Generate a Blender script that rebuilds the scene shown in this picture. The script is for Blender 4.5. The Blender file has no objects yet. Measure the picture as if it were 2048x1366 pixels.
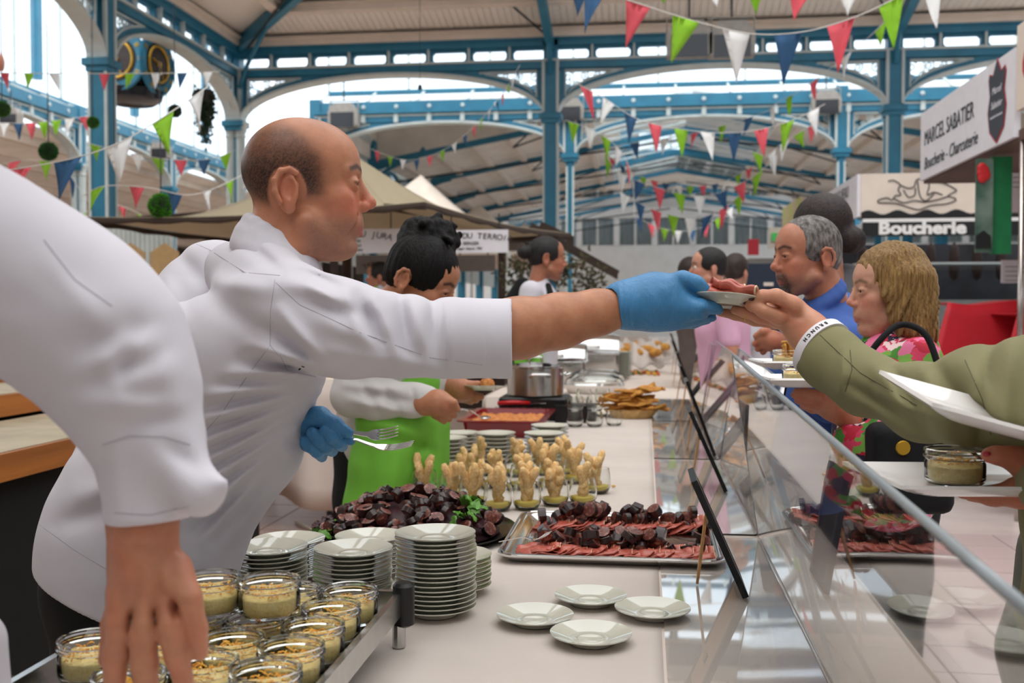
import bpy, bmesh, math, random
import numpy as np
from math import pi, sin, cos, tan, radians, sqrt, atan2
from mathutils import Vector, Matrix, Euler, Quaternion
from mathutils.bvhtree import BVHTree

SC = bpy.context.scene
COL = SC.collection
V = Vector

# ------------------------------------------------------------------ camera
FPX, CXP, CYP = 2070.0, 1024.0, 683.0
CAM = V((0, 0, 1.42))
CAMROT = Euler((pi/2 + radians(-1.74), 0, radians(7.32)))
cd = bpy.data.cameras.new('camera'); cam = bpy.data.objects.new('camera', cd); COL.objects.link(cam)
cam.location = CAM; cam.rotation_euler = CAMROT
cd.sensor_width = 36.0; cd.lens = FPX/2048*36.0
cd.clip_start = 0.05; cd.clip_end = 300
cd.dof.use_dof = True; cd.dof.focus_distance = 2.15; cd.dof.aperture_fstop = 4.8
SC.camera = cam

# ------------------------------------------------------------------ sky (bright overcast), exposure
w = bpy.data.worlds.new('world'); SC.world = w; w.use_nodes = True
nt = w.node_tree; nt.nodes.clear()
wo = nt.nodes.new('ShaderNodeOutputWorld'); wb = nt.nodes.new('ShaderNodeBackground')
tc = nt.nodes.new('ShaderNodeTexCoord'); sx = nt.nodes.new('ShaderNodeSeparateXYZ')
rp = nt.nodes.new('ShaderNodeValToRGB')
nt.links.new(tc.outputs['Generated'], sx.inputs[0]); nt.links.new(sx.outputs['Z'], rp.inputs[0])
e = rp.color_ramp.elements
e[0].position = 0.0; e[0].color = (0.80, 0.90, 1.0, 1)
e[1].position = 0.9; e[1].color = (1.0, 0.985, 0.97, 1)
nt.links.new(rp.outputs[0], wb.inputs[0]); wb.inputs[1].default_value = 2.3
nt.links.new(wb.outputs[0], wo.inputs[0])
SC.view_settings.view_transform = 'Standard'; SC.view_settings.look = 'None'
SC.view_settings.gamma = 1.0; SC.view_settings.use_curve_mapping = False
SC.view_settings.exposure = 0.0
# a soft high sun through the thin cloud, coming in over the camera's left shoulder through the glazed lantern
sl = bpy.data.lights.new('sun', 'SUN'); so = bpy.data.objects.new('sun', sl); COL.objects.link(so)
sl.energy = 0.5; sl.angle = radians(35); sl.color = (1.0, 0.95, 0.88)
so.rotation_euler = Euler((radians(38), 0, radians(-42))); so.location = (-4, -6, 12)

# ------------------------------------------------------------------ pixel <-> world while measuring
RM = CAMROT.to_matrix(); FWD = RM @ V((0, 0, -1))
def ray(px, py): return RM @ V(((px-CXP)/FPX, -(py-CYP)/FPX, -1))
def P(px, py, y): d = ray(px, py); return CAM + d*(y/d.y)
def Pz(px, py, z): d = ray(px, py); return CAM + d*((z-CAM.z)/d.z)
def Px(px, py, x): d = ray(px, py); return CAM + d*(x/d.x)
def mpp(p): return (V(p)-CAM).dot(FWD)/FPX          # metres per photograph pixel at p

# ------------------------------------------------------------------ materials
def C(r, g, b):
    f = lambda c: ((c/255+0.055)/1.055)**2.4 if c > 10 else c/255/12.92
    return (f(r), f(g), f(b), 1)
MATS = {}
def mat(name, rgb, rough=0.5, metal=0.0, var=0.08, scale=12.0, bump=0.0, bscale=60.0, spec=0.5, trans=0.0, ior=1.45,
        sss=0.0, coat=0.0, col2=None, stretch=None, attr=None, alpha=None, detail=3.0, ramp=(0.35, 0.65)):
    if name in MATS: return MATS[name]
    m = bpy.data.materials.new(name); m.use_nodes = True; n = m.node_tree.nodes; L = m.node_tree.links
    b = n['Principled BSDF']; c = C(*rgb)
    b.inputs['Roughness'].default_value = rough; b.inputs['Metallic'].default_value = metal
    b.inputs['IOR'].default_value = ior; b.inputs['Specular IOR Level'].default_value = spec
    b.inputs['Transmission Weight'].default_value = trans
    if sss:
        b.inputs['Subsurface Weight'].default_value = sss; b.inputs['Subsurface Radius'].default_value = (1, .35, .2)
        b.inputs['Subsurface Scale'].default_value = 0.006
    if coat: b.inputs['Coat Weight'].default_value = coat; b.inputs['Coat Roughness'].default_value = 0.08
    tcn = n.new('ShaderNodeTexCoord'); src = tcn.outputs['Object']
    if stretch:
        mp = n.new('ShaderNodeMapping'); mp.inputs['Scale'].default_value = stretch
        L.new(src, mp.inputs[0]); src = mp.outputs[0]
    if var or col2:
        nz = n.new('ShaderNodeTexNoise'); nz.inputs['Scale'].default_value = scale; nz.inputs['Detail'].default_value = detail
        L.new(src, nz.inputs['Vector'])
        cr = n.new('ShaderNodeValToRGB'); L.new(nz.outputs['Fac'], cr.inputs[0])
        c2 = C(*col2) if col2 else tuple(min(1, x*(1+var)) for x in c[:3])+(1,)
        c1 = c if col2 else tuple(x*(1-var) for x in c[:3])+(1,)
        cr.color_ramp.elements[0].position = ramp[0]; cr.color_ramp.elements[1].position = ramp[1]
        cr.color_ramp.elements[0].color = c1; cr.color_ramp.elements[1].color = c2
        out = cr.outputs[0]
        if attr:
            at = n.new('ShaderNodeAttribute'); at.attribute_name = attr
            mx = n.new('ShaderNodeMix'); mx.data_type = 'RGBA'; mx.blend_type = 'MULTIPLY'; mx.inputs[0].default_value = 1
            L.new(out, mx.inputs[6]); L.new(at.outputs['Color'], mx.inputs[7]); out = mx.outputs[2]
        L.new(out, b.inputs['Base Color'])
    else: b.inputs['Base Color'].default_value = c
    if bump:
        bz = n.new('ShaderNodeTexNoise'); bz.inputs['Scale'].default_value = bscale; bz.inputs['Detail'].default_value = 4
        L.new(src, bz.inputs['Vector']); bn = n.new('ShaderNodeBump'); bn.inputs['Strength'].default_value = bump
        bn.inputs['Distance'].default_value = 0.01
        L.new(bz.outputs['Fac'], bn.inputs['Height']); L.new(bn.outputs[0], b.inputs['Normal'])
    MATS[name] = m; return m
def thin_glass(name, tint=(235, 242, 245), refl=0.9):
    """a single flat pane: clear with Fresnel reflection"""
    if name in MATS: return MATS[name]
    m = bpy.data.materials.new(name); m.use_nodes = True; n = m.node_tree.nodes; L = m.node_tree.links
    n.clear(); o = n.new('ShaderNodeOutputMaterial'); t = n.new('ShaderNodeBsdfTransparent'); g = n.new('ShaderNodeBsdfGlossy')
    g.inputs['Roughness'].default_value = 0.02; t.inputs[0].default_value = C(*tint); mx = n.new('ShaderNodeMixShader')
    nz = n.new('ShaderNodeTexNoise'); nz.inputs['Scale'].default_value = 0.6
    cr = n.new('ShaderNodeValToRGB'); cr.color_ramp.elements[0].color = C(*[x*0.96 for x in tint]); cr.color_ramp.elements[1].color = C(*tint)
    tcn = n.new('ShaderNodeTexCoord'); L.new(tcn.outputs['Object'], nz.inputs['Vector']); L.new(nz.outputs['Fac'], cr.inputs[0]); L.new(cr.outputs[0], t.inputs[0])
    f = n.new('ShaderNodeFresnel'); f.inputs[0].default_value = 1.5
    L.new(f.outputs[0], mx.inputs[0]); L.new(t.outputs[0], mx.inputs[1]); L.new(g.outputs[0], mx.inputs[2]); L.new(mx.outputs[0], o.inputs[0])
    MATS[name] = m; return m

# ------------------------------------------------------------------ mesh builder
def basis(z, up=V((0, 0, 1))):
    z = V(z).normalized()
    x = up.cross(z)
    if x.length < 1e-4: x = V((1, 0, 0)).cross(z)
    if x.length < 1e-4: x = V((0, 1, 0))
    x.normalize(); y = z.cross(x)
    return Matrix((x, y, z)).transposed()
class MB:
    def __init__(s): s.v = []; s.f = []
    def add(s, vs, fs, M=None):
        o = len(s.v)
        s.v += [tuple(M @ V(p)) for p in vs] if M is not None else [tuple(p) for p in vs]
        s.f += [tuple(i+o for i in f) for f in fs]; return s
    def box(s, a, b, M=None):
        (x0, y0, z0), (x1, y1, z1) = a, b
        return s.add([(x0, y0, z0), (x1, y0, z0), (x1, y1, z0), (x0, y1, z0), (x0, y0, z1), (x1, y0, z1), (x1, y1, z1), (x0, y1, z1)],
            [(0, 3, 2, 1), (4, 5, 6, 7), (0, 1, 5, 4), (1, 2, 6, 5), (2, 3, 7, 6), (3, 0, 4, 7)], M)
    def bar(s, p0, p1, w, h, up=V((0, 0, 1))):
        p0, p1 = V(p0), V(p1); d = p1-p0; B = basis(d, up).to_4x4(); B.translation = p0
        return s.box((-w/2, -h/2, 0), (w/2, h/2, d.length), B)
    def tube(s, pts, r, n=8, cap=True, closed=False):
        pts = [V(p) for p in pts]; k = len(pts)
        rs = r if isinstance(r, (list, tuple)) else [r]*k
        tang = []
        for i in range(k):
            a = pts[(i-1) % k] if (closed or i > 0) else pts[i]; b = pts[(i+1) % k] if (closed or i < k-1) else pts[i]
            t = b-a; tang.append(t.normalized() if t.length > 1e-9 else V((0, 0, 1)))
        B = basis(tang[0]); x = B.col[0].copy(); vs = []
        for i in range(k):
            t = tang[i]; x = x - t*x.dot(t)
            x = x.normalized() if x.length > 1e-6 else basis(t).col[0].copy()
            y = t.cross(x)
            for j in range(n):
                a = 2*pi*j/n; vs.append(pts[i] + (x*cos(a)+y*sin(a))*rs[i])
        fs = []
        for i in range(k if closed else k-1):
            i2 = (i+1) % k
            for j in range(n): j2 = (j+1) % n; fs.append((i*n+j, i*n+j2, i2*n+j2, i2*n+j))
        if cap and not closed: fs += [tuple(range(n-1, -1, -1)), tuple((k-1)*n+j for j in range(n))]
        return s.add(vs, fs)
    def lathe(s, prof, n=24, M=None, cap=True):
        k = len(prof); vs = [(r*cos(2*pi*j/n), r*sin(2*pi*j/n), z) for r, z in prof for j in range(n)]
        fs = [(i*n+j, i*n+(j+1) % n, (i+1)*n+(j+1) % n, (i+1)*n+j) for i in range(k-1) for j in range(n)]
        if cap:
            if prof[0][0] > 1e-6: fs.append(tuple(range(n-1, -1, -1)))
            if prof[-1][0] > 1e-6: fs.append(tuple((k-1)*n+j for j in range(n)))
        return s.add(vs, fs, M)
    def prism(s, poly, z0, z1, M=None):
        n = len(poly); vs = [(x, y, z0) for x, y in poly]+[(x, y, z1) for x, y in poly]
        fs = [tuple(range(n-1, -1, -1)), tuple(range(n, 2*n))]+[(i, (i+1) % n, n+(i+1) % n, n+i) for i in range(n)]
        return s.add(vs, fs, M)
    def ell(s, c, r, rot=None, nu=12, nv=8):
        vs = []; fs = []
        for i in range(nv+1):
            t = pi*i/nv
            for j in range(nu): a = 2*pi*j/nu; vs.append(V((r[0]*sin(t)*cos(a), r[1]*sin(t)*sin(a), r[2]*cos(t))))
        for i in range(nv):
            for j in range(nu): fs.append((i*nu+j, (i+1)*nu+j, (i+1)*nu+(j+1) % nu, i*nu+(j+1) % nu))
        M = (rot.to_4x4() if rot else Matrix.Identity(4)); M.translation = V(c)
        return s.add(vs, fs, M)
    def grid(s, fn, nu, nv):
        vs = [fn(i/nu, j/nv) for i in range(nu+1) for j in range(nv+1)]
        fs = [(i*(nv+1)+j, (i+1)*(nv+1)+j, (i+1)*(nv+1)+j+1, i*(nv+1)+j+1) for i in range(nu) for j in range(nv)]
        return s.add(vs, fs)
    def sheet(s, fn, nu, nv, th):
        """a curved sheet with thickness th along its normal"""
        g = [[V(fn(i/nu, j/nv)) for j in range(nv+1)] for i in range(nu+1)]; top = []; bot = []
        for i in range(nu+1):
            for j in range(nv+1):
                a = g[min(i+1, nu)][j]-g[max(i-1, 0)][j]; b = g[i][min(j+1, nv)]-g[i][max(j-1, 0)]
                nn = a.cross(b); nn = nn.normalized() if nn.length > 1e-12 else V((0, 0, 1))
                top.append(g[i][j]+nn*th/2); bot.append(g[i][j]-nn*th/2)
        N = len(top); q = lambda i, j: i*(nv+1)+j; fs = []
        for i in range(nu):
            for j in range(nv):
                a, b, c, d = q(i, j), q(i+1, j), q(i+1, j+1), q(i, j+1); fs += [(a, b, c, d), (N+d, N+c, N+b, N+a)]
        ed = [q(i, 0) for i in range(nu+1)]+[q(nu, j) for j in range(1, nv+1)]+[q(i, nv) for i in range(nu-1, -1, -1)]+[q(0, j) for j in range(nv-1, 0, -1)]
        for k in range(len(ed)): a, b = ed[k], ed[(k+1) % len(ed)]; fs.append((b, a, N+a, N+b))
        return s.add(top+bot, fs)
    def mesh(s, name, m=None, smooth=False):
        me = bpy.data.meshes.new(name); me.from_pydata(s.v, [], s.f); me.update()
        if m: me.materials.append(m)
        if smooth: me.shade_smooth() if smooth is True else sharp(me, smooth)
        return me
    def build(s, name, m, parent=None, smooth=False):
        bm_fix = s.mesh(name, m, smooth)
        return obj(name, bm_fix, parent)
def sharp(me, ang):
    bm = bmesh.new(); bm.from_mesh(me); bmesh.ops.recalc_face_normals(bm, faces=bm.faces)
    for ed in bm.edges:
        ed.smooth = not (len(ed.link_faces) == 2 and ed.calc_face_angle(0) > radians(ang))
    for f in bm.faces: f.smooth = True
    bm.to_mesh(me); bm.free()
def obj(name, me, parent=None):
    o = bpy.data.objects.new(name, me); COL.objects.link(o)
    if parent is not None:
        o.parent = parent
        q = parent; M = Matrix.Identity(4)
        while q is not None: M = (q.matrix_parent_inverse @ q.matrix_basis) if q.parent else q.matrix_basis; q = None
        if parent.parent is not None: M = parent.parent.matrix_basis @ M
        o.matrix_parent_inverse = M.inverted()
    return o
def empty(name, loc=(0, 0, 0)):
    o = bpy.data.objects.new(name, None); COL.objects.link(o); o.location = loc; o.empty_display_size = 0.05
    o.matrix_basis = Matrix.Translation(V(loc)); return o
def tag(o, label=None, cat=None, group=None, kind=None):
    if label: o['label'] = label
    if cat: o['category'] = cat
    if group: o['group'] = group
    if kind: o['kind'] = kind
    return o
def thing(name, label, cat, loc=(0, 0, 0), group=None): return tag(empty(name, loc), label, cat, group)
def copy_tree(o, parent=None):
    c = o.copy(); COL.objects.link(c)
    if parent is not None: c.parent = parent
    for ch in [x for x in ALLOBJ_children(o)]: copy_tree(ch, c)
    return c
def ALLOBJ_children(o): return list(o.children)
def put(o, loc, rz=0, rot=None, sc=None):
    R = (rot.to_matrix().to_4x4() if rot is not None else Matrix.Rotation(rz, 4, 'Z'))
    S = Matrix.Scale(sc, 4) if sc else Matrix.Identity(4)
    o.matrix_basis = Matrix.Translation(V(loc)) @ R @ S
    return o
def text(s, size, m, M, parent, name='lettering', ext=0.002, align='CENTER', shear=0.0, bold=0.0, sx=1.0):
    cu = bpy.data.curves.new(name, 'FONT'); cu.body = s; cu.size = size; cu.extrude = ext; cu.align_x = align; cu.align_y = 'CENTER'
    cu.shear = shear; cu.offset = bold; cu.resolution_u = 3; cu.materials.append(m)
    o = bpy.data.objects.new(name, cu); COL.objects.link(o)
    o.parent = parent; pm = parent.matrix_basis if parent.parent is None else parent.parent.matrix_basis @ parent.matrix_parent_inverse @ parent.matrix_basis
    o.matrix_parent_inverse = pm.inverted(); o.matrix_basis = M @ Matrix.Diagonal((sx, 1, 1, 1)); return o
def frame_m(o, x, z):
    """matrix with local x along x, local y along z (upright lettering), at o"""
    x = V(x).normalized(); z = V(z).normalized(); n = x.cross(z)
    M = Matrix((x, z, n)).transposed().to_4x4(); M.translation = V(o); return M
def spline(pts, n=8):
    """Catmull-Rom through points (Vectors)"""
    pts = [V(p) for p in pts]; out = []
    for i in range(len(pts)-1):
        p0 = pts[max(i-1, 0)]; p1 = pts[i]; p2 = pts[i+1]; p3 = pts[min(i+2, len(pts)-1)]
        for k in range(n):
            t = k/n; out.append(0.5*((2*p1)+(p2-p0)*t+(2*p0-5*p1+4*p2-p3)*t*t+(3*p1-p0-3*p2+p3)*t**3))
    out.append(pts[-1]); return out

# ------------------------------------------------------------------ implicit-surface modeller (bodies, clothes)
class Sdf:
    """smooth blend of capsules, ellipsoids and boxes, turned into one continuous quad skin"""
    def __init__(s): s.p = []; s.post = []
    def cap(s, a, b, ra, rb=None, k=0.02, op='+'):
        s.p.append(('c', np.array(a, float), np.array(b, float), ra, ra if rb is None else rb, k, op)); return s
    def chain(s, pts, k=0.02, op='+'):
        for (a, ra), (b, rb) in zip(pts[:-1], pts[1:]): s.cap(a, b, ra, rb, k, op)
        return s
    def ell(s, c, r, R=None, k=0.02, op='+'):
        s.p.append(('e', np.array(c, float), np.array(r, float), np.array(R if R is not None else np.eye(3), float), 0, k, op)); return s
    def box(s, c, h, R=None, r=0.01, k=0.02, op='+'):
        s.p.append(('b', np.array(c, float), np.array(h, float), np.array(R if R is not None else np.eye(3), float), r, k, op)); return s
    def bounds(s, q):
        if q[0] == 'c': r = max(q[3], q[4]); return np.minimum(q[1], q[2])-r, np.maximum(q[1], q[2])+r
        e = np.abs(q[3]) @ (q[2]+(q[4] if q[0] == 'b' else 0)); return q[1]-e, q[1]+e
    def dist(s, q, X):
        if q[0] == 'c':
            a, b = q[1], q[2]; ab = b-a; L = max(ab @ ab, 1e-12); pa = X-a
            t = np.clip((pa @ ab)/L, 0, 1); return np.sqrt(((pa-t[..., None]*ab)**2).sum(-1))-(q[3]+(q[4]-q[3])*t)
        l = (X-q[1]) @ q[3]
        if q[0] == 'e':
            k0 = np.sqrt(((l/q[2])**2).sum(-1)); k1 = np.sqrt(((l/q[2]**2)**2).sum(-1))+1e-9; return k0*(k0-1)/k1
        d = np.abs(l)-q[2]+q[4]; return np.sqrt((np.maximum(d, 0)**2).sum(-1))+np.minimum(d.max(-1), 0)-q[4]
    def field(s, h, clip=None):
        bs = [s.bounds(q) for q in s.p if q[6] == '+']
        lo = np.min([b[0] for b in bs], 0)-3*h; hi = np.max([b[1] for b in bs], 0)+3*h
        if clip is not None: lo = np.maximum(lo, clip[0]); hi = np.minimum(hi, clip[1])
        n = np.maximum(((hi-lo)/h).astype(int)+2, 4); D = np.full(n, 0.2, np.float32)
        ax = [lo[i]+h*np.arange(n[i]) for i in range(3)]
        for q in s.p:
            b0, b1 = s.bounds(q); m = q[5]+3*h
            i0 = np.clip(((b0-m-lo)/h).astype(int), 0, n); i1 = np.clip(((b1+m-lo)/h).astype(int)+2, 0, n)
            if (i1 <= i0).any(): continue
            sl = tuple(slice(i0[i], i1[i]) for i in range(3))
            X = np.stack(np.meshgrid(*[ax[i][sl[i]] for i in range(3)], indexing='ij'), -1)
            d = s.dist(q, X); A = D[sl]; k = max(q[5], 1e-6)
            if q[6] == '+':
                t = np.clip(.5+.5*(A-d)/k, 0, 1); D[sl] = A+(d-A)*t-k*t*(1-t)
            else:
                d = -d; t = np.clip(.5+.5*(d-A)/k, 0, 1); D[sl] = A+(d-A)*t+k*t*(1-t)
        if s.post:
            msk = np.abs(D) < max(0.03, 4*h); I = np.argwhere(msk); X = lo+I*h; d = D[msk]
            for f in s.post: d = f(X, d)
            D[msk] = d
        return D, lo
    def verts(s, h, clip=None):
        D, lo = s.field(h, clip); ins = D < 0; n = np.array(D.shape)
        c = ins[:-1, :-1, :-1].astype(np.int8)
        for dx in (0, 1):
            for dy in (0, 1):
                for dz in (0, 1):
                    if dx+dy+dz: c = c+ins[dx:n[0]-1+dx, dy:n[1]-1+dy, dz:n[2]-1+dz]
        act = (c > 0) & (c < 8); I = np.argwhere(act); idx = np.full(act.shape, -1, np.int32); idx[act] = np.arange(len(I))
        acc = np.zeros((len(I), 3)); cnt = np.zeros(len(I))
        cv = {(x, y, z): D[I[:, 0]+x, I[:, 1]+y, I[:, 2]+z] for x in (0, 1) for y in (0, 1) for z in (0, 1)}
        for axi in range(3):
            for u in (0, 1):
                for v_ in (0, 1):
                    o = [u, v_]; o.insert(axi, 0); e_ = list(o); e_[axi] = 1
                    a, b = cv[tuple(o)], cv[tuple(e_)]; m = (a < 0) != (b < 0); t = np.where(m, a/np.where(m, a-b, 1), 0)
                    p = np.tile(np.array(o, float), (len(I), 1)); p[:, axi] = t; acc += p*m[:, None]; cnt += m
        vs = lo+(I+acc/cnt[:, None])*h; quads = []
        for axi in range(3):
            sl0 = [slice(1, -1)]*3; sl1 = [slice(1, -1)]*3; sl0[axi] = slice(0, -1); sl1[axi] = slice(1, None)
            a = ins[tuple(sl0)]; b = ins[tuple(sl1)]; E = np.argwhere(a != b); sgn = a[a != b]
            off = np.ones(3, int); off[axi] = 0; E = E+off
            u, v_ = [i for i in range(3) if i != axi]
            def cell(du, dv): F = E.copy(); F[:, u] += du; F[:, v_] += dv; return idx[F[:, 0], F[:, 1], F[:, 2]]
            q = np.stack([cell(-1, -1), cell(0, -1), cell(0, 0), cell(-1, 0)], 1)
            fl = sgn if axi != 1 else ~sgn
            q = np.where(fl[:, None], q, q[:, ::-1]); quads.append(q)
        q = np.concatenate(quads); q = q[(q >= 0).all(1)]
        a, b, c_ = vs[q[:, 0]], vs[q[:, 1]], vs[q[:, 2]]; d_ = vs[q[:, 3]]
        vol = (np.einsum('ij,ij->i', a, np.cross(b, c_))+np.einsum('ij,ij->i', a, np.cross(c_, d_))).sum()
        return vs, (q if vol > 0 else q[:, ::-1])
    def mesh(s, name, m, h, clip=None, color=None, smooth=0):
        vs, q = s.verts(h, clip); me = raw_mesh(name, vs, q, m)
        if color is not None: paint(me, color(vs))
        return me
    def build(s, name, m, h, parent=None, clip=None, color=None): return obj(name, s.mesh(name, m, h, clip, color), parent)
def raw_mesh(name, vs, q, m=None):
    me = bpy.data.meshes.new(name); me.vertices.add(len(vs)); me.vertices.foreach_set('co', np.asarray(vs, np.float32).ravel())
    me.loops.add(q.size); me.loops.foreach_set('vertex_index', q.astype(np.int32).ravel())
    me.polygons.add(len(q)); me.polygons.foreach_set('loop_start', np.arange(0, q.size, 4, dtype=np.int32))
    me.update(calc_edges=True); me.validate()
    if m: me.materials.append(m)
    me.shade_smooth(); return me
def paint(me, col):
    a = me.color_attributes.new('Col', 'FLOAT_COLOR', 'POINT')
    c = np.ones((len(me.vertices), 4), np.float32); c[:, :3] = col; a.data.foreach_set('color', c.ravel())
def pix(X):
    """photograph pixel coordinates of points (for measuring fold lines off the photo)"""
    R = np.array(RM); l = (X-np.array(CAM)) @ R
    return CXP-FPX*l[:, 0]/l[:, 2], CYP+FPX*l[:, 1]/l[:, 2]
def seg_dist(u, v, a, b):
    ax_, ay = a; bx, by = b; dx, dy = bx-ax_, by-ay; L = dx*dx+dy*dy+1e-9
    t = ((u-ax_)*dx+(v-ay)*dy)/L; tc_ = np.clip(t, 0, 1)
    return np.hypot(u-ax_-tc_*dx, v-ay-tc_*dy), tc_
def folds(lst):
    """cloth creases: each (x0,y0,x1,y1,width,height_m) is a ridge (or a valley when negative) that fades at both ends"""
    def f(X, d):
        u, v = pix(X)
        for x0, y0, x1, y1, wd, am in lst:
            m = (u > min(x0, x1)-3*wd) & (u < max(x0, x1)+3*wd) & (v > min(y0, y1)-3*wd) & (v < max(y0, y1)+3*wd)
            if not m.any(): continue
            r, t = seg_dist(u[m], v[m], (x0, y0), (x1, y1)); d[m] -= 2.4*am*np.exp(-(r/(1.3*wd))**2)*(0.25+0.75*np.sin(pi*np.clip(t*.92+.04, 0, 1)))
        return d
    return f
def ripple(am, fr, seed=0, n=5):
    rs = np.random.RandomState(seed); K = rs.normal(size=(n, 3)); K /= np.linalg.norm(K, axis=1)[:, None]; ph = rs.rand(n)*6.28
    def f(X, d):
        s_ = 0
        for k, p in zip(K, ph): s_ = s_+np.sin((X @ k)*fr*(0.7+0.6*abs(k[0]))+p+1.3*np.sin((X @ k[[1, 2, 0]])*fr*.6))
        return d-am*s_/n
    return f
def halfspace(p, nrm):
    """cut away everything on the side nrm points to"""
    p = np.array(p, float); nrm = np.array(V(nrm).normalized())
    return lambda X, d: np.maximum(d, (X-p) @ nrm)
# ================================================================== the market hall
rnd = random.Random(7)
blue = mat('blue_iron_paint', (44, 118, 146), 0.42, var=0.10, scale=3, bump=0.05, bscale=30)
pale = mat('pale_grey_paint', (196, 205, 203), 0.5, var=0.06, scale=4)
planks_m = mat('cream_ceiling_board', (242, 234, 224), 0.7, var=0.06, scale=2)
cream = mat('cream_wood_paint', (228, 214, 200), 0.6, var=0.05, scale=3)
steel_dark = mat('dark_iron_rod', (40, 48, 56), 0.5, var=0.1)
pane_m = thin_glass('roof_glass', (238, 246, 250))
white_wall = mat('white_wall_paint', (225, 223, 220), 0.7, var=0.04, scale=1.5)
XG = [-13.78, -7.75, -1.72, 4.31, 10.34, 16.37]; YG = [9.2, 14.1, 19.0, 23.9, 28.8, 33.7, 38.6, 43.5, 48.4, 53.3]
Z_SPR, Z_CRN, Z_LOW, Z_BND, Z_TOP = 5.02, 5.80, 5.97, 6.22, 6.38

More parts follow.
